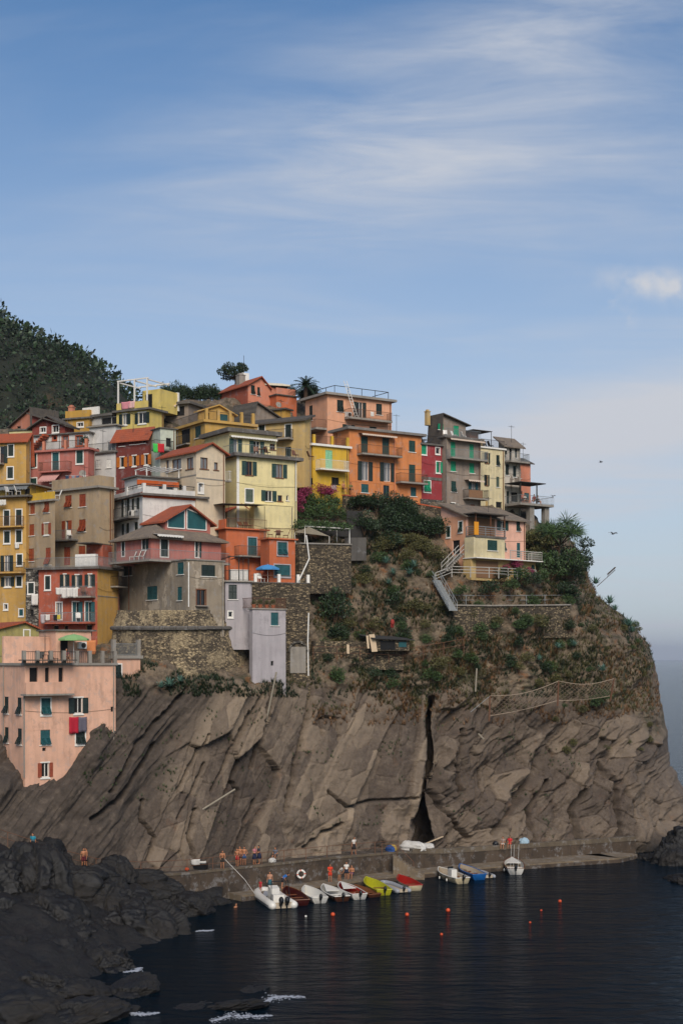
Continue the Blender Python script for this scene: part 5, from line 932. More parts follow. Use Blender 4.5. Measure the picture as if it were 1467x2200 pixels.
absorb(h, u); HBG = h
h2 = House('laundry_room', 'ochre roof room with hanging clothes on top of the beige house', 200, 151, 52, 112, 212, 1030, 1048, P['sand']); h2.walls(); h2.slab(t=.12, over=.2, mat=CONC); dish(h2.loc(-.1, 1.5, h2.h + .4), .2, 'satellite dish beside the laundry on the beige house roof')
cols = [('#8b8f96', 'grey'), ('#4b5a72', 'blue'), ('#23262c', 'black'), ('#c9c5bd', 'white')]
laundry_row(h2, 'L', 145, 195, 1022, [(.1, .5, .8, CLOTH('denim', '#2c3d55'), 'dark blue trousers drying on the beige house roof'), (.35, .5, .6, CLOTH('greyc', '#8b8f96'), 'light grey shirt drying on the beige house roof'), (.55, .5, .75, CLOTH('slatec', '#4b5a72'), 'slate blue shirt drying on the beige house roof'), (.85, .45, .5, CLOTH('white', '#c9c5bd'), 'small white shirt drying on the beige house roof')], .3, '', 'clothes drying on the beige roof')
h = House('stone_house', 'narrow grey rubble stone house front between ochre and red houses', 84, 146, 78, 56, 90, 1222, 1340, GREYSTONE); h.win('L', *c5(226, 852, 270, 935), 'c', DARKSH, WHITE); h.win('L', *c5(242, 1060, 268, 1115), 'd'); h.walls(); h.slab(t=.1, over=.1, mat=CONCD); h.rail([(-.1, h.wL, h.h + .1), (-.1, 0, h.h + .1)], .9, IRON)
cloth(h.wpt('L', h.uz('L', *c5(285, 938))[0], h.uz('L', *c5(285, 938))[1], .3), .75, 1.2, h.th - math.pi / 2, wt, 'large white towel hung on the grey stone house', 'towel', seed=33)
h = House('red_ochre_house', 'brick red and ochre house with laundry on its balconies', 210, 143, 70, 84, 256, 1222, 1372, P['ochre'], lmat=P['brick'])
h.win('L', *c5(359, 798, 398, 903), 'c', DARKSH, WHITE)
for a in ((505, 785, 522, 890), (598, 790, 622, 888), (700, 785, 723, 880)): h.win('L', *c5(*a), 'o', DARKSH, WHITE, pane=CURT, sill=False, shw=.4)
h.win('L', *c5(446, 1008, 490, 1140), 'g', trim=WHITE, pane=CURT, sill=False)
for a in ((576, 1002, 622, 1155), (675, 1002, 718, 1155)): h.win('L', *c5(*a), 'r', TEAL, WHITE, pane=INSIDE, sill=False, shw=.45)
for a in ((425, 160, 465, 255), (510, 160, 538, 250), (683, 155, 727, 245)): h.win('L', *c8(*a), 'd', sill=False)
h.walls(); h.slab(t=.25, over=.4, mat=CONCD); h.balcony('L', c5(520, 0)[0], c5(757, 0)[0], c5(0, 960)[1], 1.0, 1.0, GREYRAIL, CONC); h.balcony('L', c5(365, 0)[0], c5(757, 0)[0], c5(0, 1165)[1], 1.0, 1.0, GREYRAIL, P['brick']); tq = h.uz('L', 150, 1300)[0]; MB().box(-.012, 0, 0, -.004, tq, h.h).build('ochre_render', P['ochre'], h.o) if False else None
h.band('R', 1282, t=.08); zt = h.h + .25; h.rail([(-.3, h.wL, zt), (-.3, -.3, zt), (h.wR, -.3, zt)], .95, GREYRAIL); MB().box(.5, .5, zt, 1.0, h.wL * .42, zt + 1.3).build('terrace_cabinet', WHITE, h.o); MB().box(.4, .8, zt + 2.4, 4.5, h.wL * .4, zt + 2.5).build('veranda_roof', DARKTILE, h.o); MB().box(2.5, .8, zt, 4.4, h.wL * .4, zt + 2.4).build('veranda_room', P['brick'], h.o); h.balcony('R', 238, 258, c5(0, 880)[1], .9, 1.0, IRON)
laundry_row(h, 'L', c5(490, 0)[0], c5(655, 0)[0], c5(0, 893)[1], [(.12, .75, .7, wt, 'white towel on the upper balcony of the red and ochre house'), (.4, .8, 1.05, wt, 'white towel on the upper balcony of the red and ochre house'), (.65, .8, .95, wt, 'white towel on the upper balcony of the red and ochre house'), (.9, .6, 1.0, wt, 'white towel on the upper balcony of the red and ochre house')], 1.05, '', 'white towels on the red and ochre house')
laundry_row(h, 'L', c5(370, 0)[0], c5(520, 0)[0], c5(0, 1103)[1], [(.08, .5, .9, CLOTH('stripe', '#a59c9c'), 'grey striped shirt on the lower balcony of the red and ochre house'), (.35, .5, .6, wt, 'short white shirt on the lower balcony of the red and ochre house'), (.75, .45, .6, CLOTH('black', '#1d1d20'), 'black shirt on the lower balcony of the red and ochre house'), (.92, .4, .5, CLOTH('lemon', '#b9a63c'), 'yellow shirt on the lower balcony of the red and ochre house')], 1.05, '', 'clothes on the lower red balcony')
chair(h.wpt('L', h.uz('L', *c5(690, 955))[0], h.uz('L', *c5(690, 955))[1], .5), .6, BROWN, 'wooden chair on the upper balcony of the red and ochre house'); chair(h.wpt('L', h.uz('L', *c5(640, 1160))[0], h.uz('L', *c5(640, 1160))[1], .5), .2, WHITE, 'white frame chair on the lower balcony of the red and ochre house')
o = tag(MB().box(-.35, -.06, -.9, .35, 0, .9).build('shrine_panel', simple('pink_panel', '#c08a86', 1, .7), None, HWE.wpt('L', HWE.uz('L', 256, 1300)[0], HWE.uz('L', 256, 1300)[1], .1), HWE.th - math.pi / 2), 'narrow pink panel fixed at the corner of the weathered house', 'panel')
# olive gabled house and the big peach house by the rocks
h = House('olive_house', 'olive green gabled house with terracotta roof behind the peach terrace', -70, 133, 35, -130, 124, 1368, 1420, P['olive']); h.win('R', *c8(193, 198, 235, 295), 'g', trim=WHITE, pane=CURT); h.win('R', *c8(170, 335, 220, 375), 'd'); h.walls(); h.gable('L', h.uz('R', 50, 1338)[1] - h.h, TERRA, .4, .15, frac=.62)
h = House('peach_rock_house', 'big peach house built into the rock with tilted dark shutters and roof terrace', 54, 124, 40, -30, 249, 1430, 1690, P['peachpeel'] if False else P['apricot'])
h.win('R', *c8(328, 733, 400, 862), 't', TEAL, WHITE); h.win('R', *c8(588, 730, 652, 852), 'o', DARKSH, WHITE, pane=INSIDE, shw=.55); h.win('R', *c8(322, 980, 398, 1102), 't', TEAL); h.win('R', *c8(600, 968, 672, 1095), 't', DARKSH, WHITE); h.win('R', *c8(330, 1243, 388, 1355), 'o', RUST, WHITE, pane=INSIDE, shw=.35)
for a in ((38, 722, 70, 855), (140, 728, 172, 862), (40, 962, 70, 1085), (142, 972, 174, 1100)): h.win('L', *c8(*a), 't', DARKSH)
h.win('L', *c8(42, 1200, 75, 1365), 'd'); h.win('R', *c8(336, 1123, 366, 1150), 'd', sill=False); h.win('R', *c8(875, 800, 898, 840), 'd', sill=False); h.win('R', *c8(236, 490, 300, 605), 'd', sill=False); h.win('R', *c8(358, 490, 390, 607), 'd', sill=False); h.win('R', *c8(464, 490, 500, 605), 'd', sill=False)
h.walls(); h.slab(t=.22, over=.15, mat=CONC); zt = h.h + .22; HPR = h
zb_ = h.uz('R', 54, 1491)[1]; xe = h.uz('R', c8(545, 0)[0], 1490)[0]; MB().box(-.4, -1.0, zb_ - .15, xe, -.004, zb_).build('balcony', CONC, h.o); MB().box(-.4, -1.0, zb_ + .002, xe, -.85, zb_ + 1.0).build('balustrade', P['apricot'], h.o); MB().box(-.6, -1.3, zb_ + 2.9, xe + .1, -.004, zb_ + 3.0).build('veranda_roof', DARKTILE, h.o); h.pipe('R', 52, 1670, 1495, .06, CONC)
h.band('R', 1566, t=.03, out=.015, mat=P['apricot'])
for i in range(8): x = i * h.wR / 7; MB().box(x - .15, 0, zt, x + .15, .3, zt + 1.1).build('pillar', CONC, h.o)
h.rail([(0, .15, zt), (h.wR, .15, zt)], 1.0, IRON, step=.2); MB().box(.0, 4, zt, h.wR * .55, 4.3, zt + 2.4).build('terrace_wall', P['apricot'], h.o); MB().box(h.wR * .5, 2.8, zt, h.wR * .9, 6, zt + 2.9).build('terrace_room', P['apricot'], h.o); MB().box(h.wR * .48, 2.6, zt + 2.9, h.wR * .95, 6.2, zt + 3.05).build('terrace_roof', CONCD, h.o); MB().box(h.wR * .55, 2.76, zt + .2, h.wR * .63, 2.797, zt + 2.3).build('terrace_door', INSIDE, h.o)
parasol(h.loc(h.wR * .62, 1.5, zt), CLOTH('lime', '#7fa56a'), 'lime green parasol on the peach house roof terrace', 1.4, 2.6); aircon(h, 'R', *c8(765, 345), 'white air conditioner on the peach roof terrace')
o = [x for x in col.objects if x.name.startswith('air_conditioner')][-1]; o.location = h.loc(h.wR * .78, 2.6, zt + 1.3)
cloth(h.loc(h.wR * .88, 2.4, zt + 2.1), 1.0, 1.3, h.th, CLOTH('peachstripe', '#c47a4a'), 'orange and pink towel on the peach roof terrace', 'towel', seed=5)
for i, x in enumerate((2.2, 3.6)): chair(h.loc(x, 1.3, zt), i * 2.4, IRON, ['dark chair left of the table on the peach roof terrace', 'dark chair right of the table on the peach roof terrace'][i])
table(h.loc(2.9, 1.2, zt), IRON, 'dark table on the peach roof terrace', .5)
for i, (x, mt, hh_, lb) in enumerate(((575, CLOTH('crimson', '#a3142a'), 1.5, 'crimson and white towel hanging below the peach house window'), (640, CLOTH('navystripe', '#5a5560'), 1.35, 'navy striped towel hanging below the peach house window'))): t_, z_ = h.uz('R', *c8(x, 880)); cloth(h.wpt('R', t_, z_, .25), .95, hh_, h.th, mt, lb, 'towel', seed=40 + i)
u = House('wing', '', 243, 133.5, 40, 240, 302, 1415, 1480, P['apricot']); u.win('R', *c8(910, 468, 958, 580), 't', DARKSH, WHITE); u.walls(); u.slab(t=.3, over=.2, mat=CONC); zu = u.h + .3
for x in (0, u.wR - .3): MB().box(x, 0, zu, x + .35, .35, zu + 1.5).build('pillar', CONC, u.o)
u.rail([(0, .1, zu), (u.wR, .1, zu)], 1.1, GREYRAIL, step=.1); absorb(h, u)

# ================================================================== walls, quay and paths
def wall_strip(name, label, pts, h, t, mat, cop=None, cat='wall'):
    """wall along world points (base line), height h up from them"""
    o = empty(name, pts[0], 0, label, cat); m = MB(); c = MB(); o0 = Vector(pts[0]); dn = Vector((0, 0, -1.3))
    for a, b in zip(pts, pts[1:]):
        a, b = Vector(a) - o0, Vector(b) - o0; d = (b - a); d.z = 0; n = Vector((d.y, -d.x, 0)).normalized() * t
        m.add([a + dn, b + dn, b + n + dn, a + n + dn, a + Vector((0, 0, h)), b + Vector((0, 0, h)), b + n + Vector((0, 0, h)), a + n + Vector((0, 0, h))], [(0,3,2,1),(4,5,6,7),(0,1,5,4),(1,2,6,5),(2,3,7,6),(3,0,4,7)])
        if cop: e = n * .15; u0, u1 = Vector((0, 0, h + .004)), Vector((0, 0, h + .16)); c.add([a - e + u0, b - e + u0, b + n + e + u0, a + n + e + u0, a - e + u1, b - e + u1, b + n + e + u1, a + n + e + u1], [(0,3,2,1),(4,5,6,7),(0,1,5,4),(1,2,6,5),(2,3,7,6),(3,0,4,7)])
    m.build('masonry', mat, o)
    if cop: c.build('coping', cop, o)
    return o
wall_strip('lane_wall', 'rubble lane wall with terracotta coping below the orange and red houses', [W(735, 1088, 166.3) - Vector((0, 0, 1)), W(800, 1096, 169) - Vector((0, 0, 1)), W(905, 1108, 172.3) - Vector((0, 0, 1)), W(1010, 1126, 174.5) - Vector((0, 0, 1))], 2.2, .5, RUBBLED, COPING)
wall_strip('garden_wall', 'rubble retaining wall below the pergola garden', [W(634, 1250, 152.6), W(690, 1250, 154.6), W(744, 1250, 157.2)], 4.0, .8, RUBBLED, CONC)
wall_strip('pergola_wall', 'bare concrete wall beside the vine pergola', [W(740, 1180, 159.4), W(781, 1180, 161.8)], 1.3, .4, CONCD)
tw = [W(960, 1350, 160.6), W(1040, 1350, 163.5), (W(1130, 1348, 167.0)), W(1208, 1346, 171.0)]
wall_strip('terrace_wall', 'rubble wall carrying the railed garden terrace below the pink house', tw, 2.5, 1.2, RUBBLED, CONC)
wall_strip('low_terrace_wall', 'low dry stone terrace wall near the little shed', [W(668, 1412, 150.2), W(760, 1412, 153), W(860, 1414, 156)], 1.7, .6, RUBBLED)
wall_strip('dry_stone_wall', 'dark dry stone wall above the rock face', [W(880, 1455, 157), W(960, 1450, 159.3), W(1010, 1440, 161)], 1.2, .6, RUBBLED)
def rail_thing(name, label, pts, h, mat, posts=1.8, mids=1, r=.03, cat='railing'):
    o = empty(name, pts[0], 0, label, cat); o0 = Vector(pts[0]); m = MB(); k = MB(); up = Vector((0, 0, h))
    for a, b in zip(pts, pts[1:]):
        a, b = Vector(a) - o0, Vector(b) - o0; n = max(1, int((b - a).length / posts))
        k.tube(a + up, b + up, r, n=5)
        for i in range(mids): k.tube(a + up * ((i + 1) / (mids + 1)), b + up * ((i + 1) / (mids + 1)), r * .8, n=5)
        for i in range(n + (b == Vector(pts[-1]) - o0)): p = a.lerp(b, i / n); MB().tube((0, 0, -.2), (0, 0, h), r * 1.2, n=5).build('post', mat, o, p)
    k.build('rails', mat, o); return o
rail_thing('terrace_railing', 'long grey metal railing of the garden terrace below the pink house', [p + Vector((0, 0, 2.66)) for p in tw], 1.1, GREYRAIL, 2.2, 1, .045)
rail_thing('garden_fence', 'white timber rail along the path in front of the pink house', [W(935, 1250, 161.5), W(970, 1236, 162.2), W(1050, 1238, 163), W(1150, 1243, 168.5)], 1.0, RAILW, 1.6, 2, .05)
rail_thing('path_fence', 'thin metal fence along the terraced path by the shed', [on_ground(668, 1420) + Vector((.3, -1.2, .2)), on_ground(760, 1424) + Vector((.3, -1.2, .2)), on_ground(860, 1424) + Vector((.3, -1.2, .2)), on_ground(985, 1402) + Vector((.3, -1.2, .2))], 1.3, RUSTY, 2.0, 1)
def stairs(name, label, p, q, w, n, mat, railm):
    o = empty(name, p, 0, label, 'stairs'); p, q = Vector(p), Vector(q); d = (q - p) / n; f = Vector((d.x, d.y, 0)); s = Vector((f.y, -f.x, 0)).normalized() * w; m = MB()
    for i in range(n):
        a = d * i; m.add([a, a + f, a + f + s, a + s] + [v + Vector((0, 0, d.z)) for v in (a, a + f, a + f + s, a + s)], [(0,3,2,1),(4,5,6,7),(0,1,5,4),(1,2,6,5),(2,3,7,6),(3,0,4,7)])
    m.build('steps', mat, o)
    k = MB()
    for e in (Vector((0, 0, 0)), s):
        for hh in (.5, 1.0): k.tube(e + Vector((0, 0, hh)), q - p + e + Vector((0, 0, hh)), .04, n=5)
        for i in range(0, n + 1, 4): k.tube(d * i + e, d * i + e + Vector((0, 0, 1)), .035, n=4)
    k.build('handrail', railm, o); return o
stairs('metal_stairs', 'steep grey metal stairs descending left of the garden terrace', W(965, 1312, 158.0), W(928, 1246, 161.3), 1.0, 18, GREYRAIL, GREYRAIL)
stairs('white_rail_stairs', 'white railed steps climbing to the pink house door', W(948, 1228, 162.5), W(985, 1190, 163.8), 1.0, 10, CONC, RAILW)
# vine pergola, sun sail
o = empty('vine_pergola', W(712, 1172, 157.5), R(33), 'white pipe pergola overgrown by vines above the garden wall', 'pergola'); m = MB()
for x in (-3.8, 2.0):
    for y in (-.6, 2.0): m.tube((x, y, -.6), (x, y, 1.9), .05)
m.tube((-3.8, -.6, 1.9), (2, -.6, 1.9), .05).tube((-3.8, 2, 1.9), (2, 2, 1.9), .05).tube((-3.8, -.6, 1.9), (-3.8, 2, 1.9), .05).tube((2, -.6, 1.9), (2, 2, 1.9), .05).build('frame', WHITE, o)
m = MB(); rv = random.Random(4)
for i in range(7): leaves(m, rv, (-4 + i * .95, .6 + rv.uniform(-.5, .8), 2.1), .9, 1.9, .55, 330, .22, .3)
me = bpy.data.meshes.new('vine'); me.from_pydata([tuple(v) for v in m.v], [], m.f); me.materials.append(LEAF); link('vine', me, o)
o = empty('shade_net', W(735, 1130, 161.5), R(33), 'dark netting fence behind the vine pergola', 'netting'); MB().box(-5.5, 0, -1.2, 2.8, .05, 0.2).box(.6, -.06, .2, 2.8, -.01, 1.8).build('net', DARKCANVAS, o); MB().tube((-5.5, 0, -1.4), (-5.5, 0, .3), .04).tube((2.8, 0, -1.4), (2.8, 0, 1.9), .04).build('posts', IRON, o)
o = empty('sun_sail', W(660, 1166, 155), 0, 'cream triangular sun sail stretched beside the terracotta house', 'sun sail'); MB().prism([(-1.4, 0.5, 1.2), (.2, -.3, 1.7), (2.4, 0, .7)], (0, .3, .03)).build('sail', CANVAS, o); MB().tube((-1.4, .5, 1.2), (-1.2, .5, -1.2), .03).tube((2.4, 0, .7), (2.4, 0, -1.4), .03).build('posts', WHITE, o)
# little shed and boards on the lower terrace
o = empty('garden_shed', on_ground(822, 1392) + Vector((.4, -2.0, -.3)), R(33), 'low ruined shed with dark sheet roof on the terraced slope', 'shed'); MB().box(-2.2, -1, 0, 2.2, 1.2, 1.2).build('wall', RUBBLED, o); MB().prism([(-2.8, -1.4, 1.25), (2.7, -1.4, 1.1), (2.7, 1.6, 1.5), (-2.8, 1.6, 1.7)], (0, 0, .08)).build('roof', DARKCANVAS, o); MB().box(-1.6, -1.04, .1, .3, -1.003, 1.05).build('opening', INSIDE, o); MB().box(.8, -1.04, .4, 1.8, -1.003, .95).build('window', TEAL, o)
for i, (x, y, hh, w, lb) in enumerate(((787, 1398, 1.9, .7, 'tall pale plywood board leaning by the shed'), (773, 1392, 1.4, .25, 'narrow plank leaning next to the tall board'), (735, 1402, 1.0, .3, 'short pale plank leaning on the terrace wall'))):
    o = MB().box(-w / 2, -.03, 0, w / 2, .03, hh).build('board', simple('plywood', '#b9a386', 1, .8), None, on_ground(x, y + 8) + Vector((.3, -2.2, .1)), R(30)); o.rotation_euler = (R(-12), R(5 * i - 4), R(30)); tag(o, lb, 'board')
o = MB().ball((0, 0, -.2), .24, .2, .36).prism([(-.2, 0, -.4), (.2, 0, -.4), (.15, 0, -.8), (-.15, 0, -.8)], (0, .15, 0)).build('red_cover', simple('red_cloth', '#8a2a22', 1, .8), None, on_ground(830, 1350) + Vector((.4, -1, .7)), .3, True); tag(o, 'small red cover standing in the dry grass above the shed', 'cover')
# rockfall net
def net():
    pts = [W(1050, 1538, 156.2), W(1197, 1505, 161.5), W(1310, 1495, 166.5)]; tops = [W(1052, 1495, 156.0), W(1199, 1463, 161.2), W(1318, 1458, 166.0)]
    o = empty('rockfall_net', pts[0], 0, 'rusty wire rockfall net between leaning posts above the rock face', 'net'); o0 = Vector(pts[0]); k = MB()
    for a, b in zip(pts, tops): k.tube(Vector(a) - o0 - Vector((0, 0, .6)), Vector(b) - o0, .11, .09, 6)
    k.build('posts', RUSTY, o); m = MB()
    for s_ in range(2):
        A, B, C, D = Vector(pts[s_]) - o0, Vector(pts[s_ + 1]) - o0, Vector(tops[s_ + 1]) - o0, Vector(tops[s_]) - o0; n, r = 26, 9
        G = [[None] * (n + 1) for _ in range(r + 1)]
        for j in range(r + 1):
            for i in range(n + 1):
                u, v = i / n, j / r; p = A.lerp(B, u).lerp(D.lerp(C, u), v); p.z -= .5 * math.sin(math.pi * u) * (.3 + .7 * v); p += Vector((.3, -.5, 0)) * math.sin(math.pi * v) * math.sin(math.pi * u); G[j][i] = p
        for j in range(r + 1):
            for i in range(n + 1):
                if i < n and (i + j) % 2 == 0: m.tube(G[j][i], G[j][i + 1], .017, n=3, caps=False)
                if j < r: m.tube(G[j][i], G[j + 1][min(n, i + (1 if (i + j) % 2 else 0))], .017, n=3, caps=False)
                if i < n and j in (0, r): m.tube(G[j][i], G[j][i + 1], .05, n=4, caps=False)
    m.build('mesh', simple('net_wire', '#8a7a68', 1, .7), o); MB().tube(tops[0] - o0, W(1010, 1530, 154.5) - o0, .03, n=4).build('guy_wire', GREYRAIL, o)
net()
for i, (x, y, L_, lb) in enumerate(((1003, 1465, 2.6, 'white drain pole standing on the dark slope'), (570, 1500, 5.0, 'torn white pipe hanging down the rock face'), (460, 1720, 3.6, 'pale fallen pole lying across the rock face'), (1015, 1585, .9, 'short white plank caught on the right rock face'))):
    g = on_ground(x, y) + Vector((.5, -1.0, .2)); o = MB().tube((0, 0, -L_ / 2), (0, 0, L_ / 2), .09, n=6).build('pole', simple('bleached_wood', '#8f8676', 1, .8), None, g); o.rotation_euler = (R([4, 8, 0, 10][i]), R([3, 12, 58, -45][i]), 0); tag(o, lb, 'pole')

# ---- quay -----------------------------------------------------------------------------------------
QC = plaster('quay_concrete', '#72634f', 1, .8); QD = plaster('quay_wall', '#4a3d30', 1, .95, '#352c23'); QTOP = plaster('quay_edge', '#5f5343', 1, .9)
def qpt(px, Y, z): return Vector((XatY(px, Y), Y, z))
UP = [qpt(-60, 115, 8.2), qpt(14, 117.5, 6.9), qpt(120, 120.2, 5.2), qpt(204, 122.6, 4.0), qpt(300, 126, 3.2), qpt(400, 129.6, 2.9), qpt(560, 135.5, 2.75), qpt(700, 141, 2.65), qpt(853, 147, 2.45), qpt(960, 150.3, 2.0), qpt(1032, 152.5, 1.95), qpt(1200, 157.5, 1.85), qpt(1300, 160.2, 1.85), qpt(1365, 162.5, 1.8)]
def strip(name, pts, width, depth, mat, top=None):
    """walkway: top surface from the front edge inwards, front face down by depth"""
    m = MB()
    for i, (a, b) in enumerate(zip(pts, pts[1:])):
        d = b - a; d.z = 0; n = Vector((-d.y, d.x, 0)).normalized() * width; dn = Vector((0, 0, -depth)); m.add([a, b, b + n, a + n, a + dn, b + dn, b + n + dn, a + n + dn], [(0, 1, 2, 3), (0, 4, 5, 1), (4, 7, 6, 5), (1, 5, 6, 2), (3, 2, 6, 7), (0, 3, 7, 4)])
    return m
def fine(pts, k=8):
    out = []
    for i, (a, b) in enumerate(zip(pts, pts[1:])): out += [a.lerp(b, t / k) for t in range(k)]
    return out + [pts[-1]]
o = empty('quay', UP[5], 0); tag(o, kind='structure'); q = strip('upper', fine(UP), 4.5, 6.0, QD).build('upper_walkway', QD, o); q.location = -o.location
q = strip('edge', [p + Vector((0, 0, .006)) for p in fine(UP)], .5, .2, QTOP).build('walkway_edge', QTOP, o); q.location = -o.location + Vector((.03, -.06, 0))
LO = [qpt(520, 131.2, .55), qpt(548, 132.2, .5), qpt(700, 137.4, .5), qpt(800, 141.4, .5), qpt(904, 145.2, .5), qpt(1032, 149.0, .5), qpt(1200, 153.2, .5), qpt(1330, 156.2, .5), qpt(1368, 159.5, .5)]
q = strip('lower', fine(LO), 4.8, 2.5, QC).build('lower_quay', QC, o); q.location = -o.location; q = strip('face', [p + Vector((.02, -.12, -.14)) for p in fine(LO)], .1, 2.4, QD).build('quay_face', QD, o); q.location = -o.location
# parapet of the right half and the stair between the levels
pr = [UP[8].lerp(UP[9], .3), UP[9], UP[10], UP[11], UP[12], UP[13]]; q = strip('parapet', [p + Vector((0, 0, .3)) for p in fine(pr)], .55, .4, QTOP).build('parapet', QTOP, o); q.location = -o.location
m = MB(); a = qpt(838, 145.6, 2.5); d = (LO[4] - a) / 10
for i in range(10):
    p = a + d * i + Vector((.25, -.5, 0)); m.box(p.x, p.y - .7, -.5, p.x + abs(d.x) + .05, p.y + .9, p.z + d.z)
q = m.build('stair', QC, o); q.location = -o.location
# people need to know where the walkways are
def up_z(px): return float(np.interp(px, [px_of(p)[0] for p in UP], [p.z for p in UP]))
def up_Y(px): return float(np.interp(px, [px_of(p)[0] for p in UP], [p.y for p in UP]))
def lo_Y(px): return float(np.interp(px, [px_of(p)[0] for p in LO], [p.y for p in LO]))
def upq(px, inn=.7): Y = up_Y(px) + inn; return Vector((XatY(px, Y), Y, up_z(px) + .01))
def loq(px, inn=.8): Y = lo_Y(px) + inn; return Vector((XatY(px, Y), Y, .51))
rail_thing('quay_railing', 'long thin metal railing along the upper quay path under the cliff', [p + Vector((.1, .15, 0)) for p in UP[0:9]], 1.15, RUSTY, 2.6, 1, .028)
rail_thing('stair_railing', 'sloping handrail of the quay stairs near the beached boats', [qpt(820, 145.2, 2.55), qpt(852, 146, 2.3), qpt(888, 145.6, .6)], 1.0, RUSTY, 1.5, 0, .028)

# ================================================================== shore boulders
def boulder_mesh(seed, dark=True):
    bm = bmesh.new(); bmesh.ops.create_icosphere(bm, subdivisions=6, radius=1.0); v = np.array([p.co[:] for p in bm.verts]); s = seed * 7.3
    d = 1 + .55 * (fbm(v[:, 0] * 1.1 + s, v[:, 1] * 1.1, v[:, 2] * 1.1, 4, seed) - .5)
    g, hid, _, _ = voro2(v[:, 0] * 1.6 + v[:, 2] * .6 + s, v[:, 1] * 1.6 - v[:, 2] * 1.1, seed); d += (hid - .5) * .34 - .12 * (1 - sstep(0, .1, g))
    d += .18 * (ridged(v[:, 0] * 2.6 + s, v[:, 1] * 2.6, v[:, 2] * 3.6, 4, seed + 9) - .5) + .16 * (ridged(v[:, 0] * 6 + v[:, 2] * 3, v[:, 1] * 6, v[:, 2] * 5 + s, 4, seed + 3) - .5)
    v = v * d[:, None]
    for p, c in zip(bm.verts, v): p.co = c
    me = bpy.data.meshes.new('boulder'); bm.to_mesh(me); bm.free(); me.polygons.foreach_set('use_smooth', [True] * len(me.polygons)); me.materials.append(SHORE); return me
n = NB('dimmed_shore_rock'); a_ = n.noise(.8, 8, .72); c_ = n.ramp(a_, [(.3, lin('#080706')), (.5, lin('#12100e')), (.68, lin('#201b16')), (.85, lin('#443a2e'))]); n.color(n.mix(n.rng(n.noise(2.2, 6, .75), .66, .72, 0, .6), c_, lin('#8a7a62'))); n.rough(n.rng(n.noise(1.0, 4), .35, .65, .45, .85)); n.bump(n.math('ADD', n.noise(3.5, 8, .75), n.noise(1.0, 4)), .9, .2); SHORE = n.m  # near-black rock: the dimness low in the view is put into its colour
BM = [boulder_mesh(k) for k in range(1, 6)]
BL = [(300, 1985, 116, 4.0, 3.2, 3.2), (395, 1925, 125, 2.4, 2.0, 1.5), (455, 1915, 130, 2.0, 1.2, .8), (230, 1915, 119.5, 3.2, 3.0, 2.4), (150, 1890, 119, 4.0, 3.0, 3.0), (60, 1870, 117, 4.2, 3.2, 3.6), (-30, 1890, 115, 4.4, 3.4, 3.6), (90, 1960, 113, 3.8, 3.2, 2.8), (0, 1990, 110, 4.0, 3.4, 3.2), (170, 2000, 111, 3.2, 2.6, 2.4), (215, 2075, 104, 3.0, 2.4, 2.1), (120, 2070, 104, 3.2, 2.6, 2.4), (30, 2080, 102, 3.6, 3.0, 2.6), (-40, 2140, 98, 4.0, 3.0, 2.8), (70, 2160, 95, 3.4, 2.6, 2.0), (170, 2160, 95, 3.2, 2.4, 1.6), (270, 2150, 95.5, 2.6, 2.0, 1.0), (20, 2240, 89, 3.6, 2.6, 1.8), (150, 2240, 88.5, 3.6, 2.4, 1.4), (480, 2170, 93, 3.0, 2.0, .55), (560, 2150, 95, 2.2, 1.6, .5), (380, 2190, 91.5, 2.4, 1.8, .5), (1450, 1850, 155, 2.4, 2.0, 2.4), (1462, 1815, 160, 2.6, 2.4, 3.0), (1475, 1895, 143, 3.0, 2.0, 1.4), (1405, 1850, 158.5, 2.2, 1.6, 1.4), (330, 1880, 125.8, 3.0, 1.6, 1.6), (240, 1852, 122.5, 2.0, 1.6, 1.7), (100, 1815, 119.5, 2.6, 2.0, 1.8), (1380, 1842, 160, 1.6, 1.2, 1.0)]
where = ['in the bay off the rocks', 'below the quay wall', 'below the quay wall', 'left of the quay', 'at the foot of the peach house slope']
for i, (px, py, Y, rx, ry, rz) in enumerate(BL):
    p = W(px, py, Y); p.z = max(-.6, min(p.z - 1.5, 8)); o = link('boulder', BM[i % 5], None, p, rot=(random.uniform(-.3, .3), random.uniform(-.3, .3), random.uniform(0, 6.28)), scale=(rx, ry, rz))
    grp = 'low rocks awash in the bay' if 480 <= px <= 560 or px == 380 else ('boulders at the seaward end of the quay' if px > 1300 else 'dark shore boulders'); tag(o, {'low rocks awash in the bay': 'low dark rock awash in the bay with foam around it', 'boulders at the seaward end of the quay': 'dark boulder at the far seaward end of the quay', 'dark shore boulders': 'huge dark boulder piled on the shore below the path'}[grp], 'boulder', grp)
# rock mass under the boulders
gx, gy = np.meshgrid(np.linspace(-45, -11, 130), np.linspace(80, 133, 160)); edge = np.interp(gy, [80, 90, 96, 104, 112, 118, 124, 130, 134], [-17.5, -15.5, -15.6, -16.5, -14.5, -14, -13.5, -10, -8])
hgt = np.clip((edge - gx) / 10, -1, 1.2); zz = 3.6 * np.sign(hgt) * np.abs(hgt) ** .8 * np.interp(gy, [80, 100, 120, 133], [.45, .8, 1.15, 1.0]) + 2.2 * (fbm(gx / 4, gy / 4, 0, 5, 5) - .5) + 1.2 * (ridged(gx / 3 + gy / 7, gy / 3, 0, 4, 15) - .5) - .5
o = link('shore_rocks', grid_mesh('shore_rocks', np.stack([gx, gy, zz], -1), SHORE)); tag(o, kind='structure')
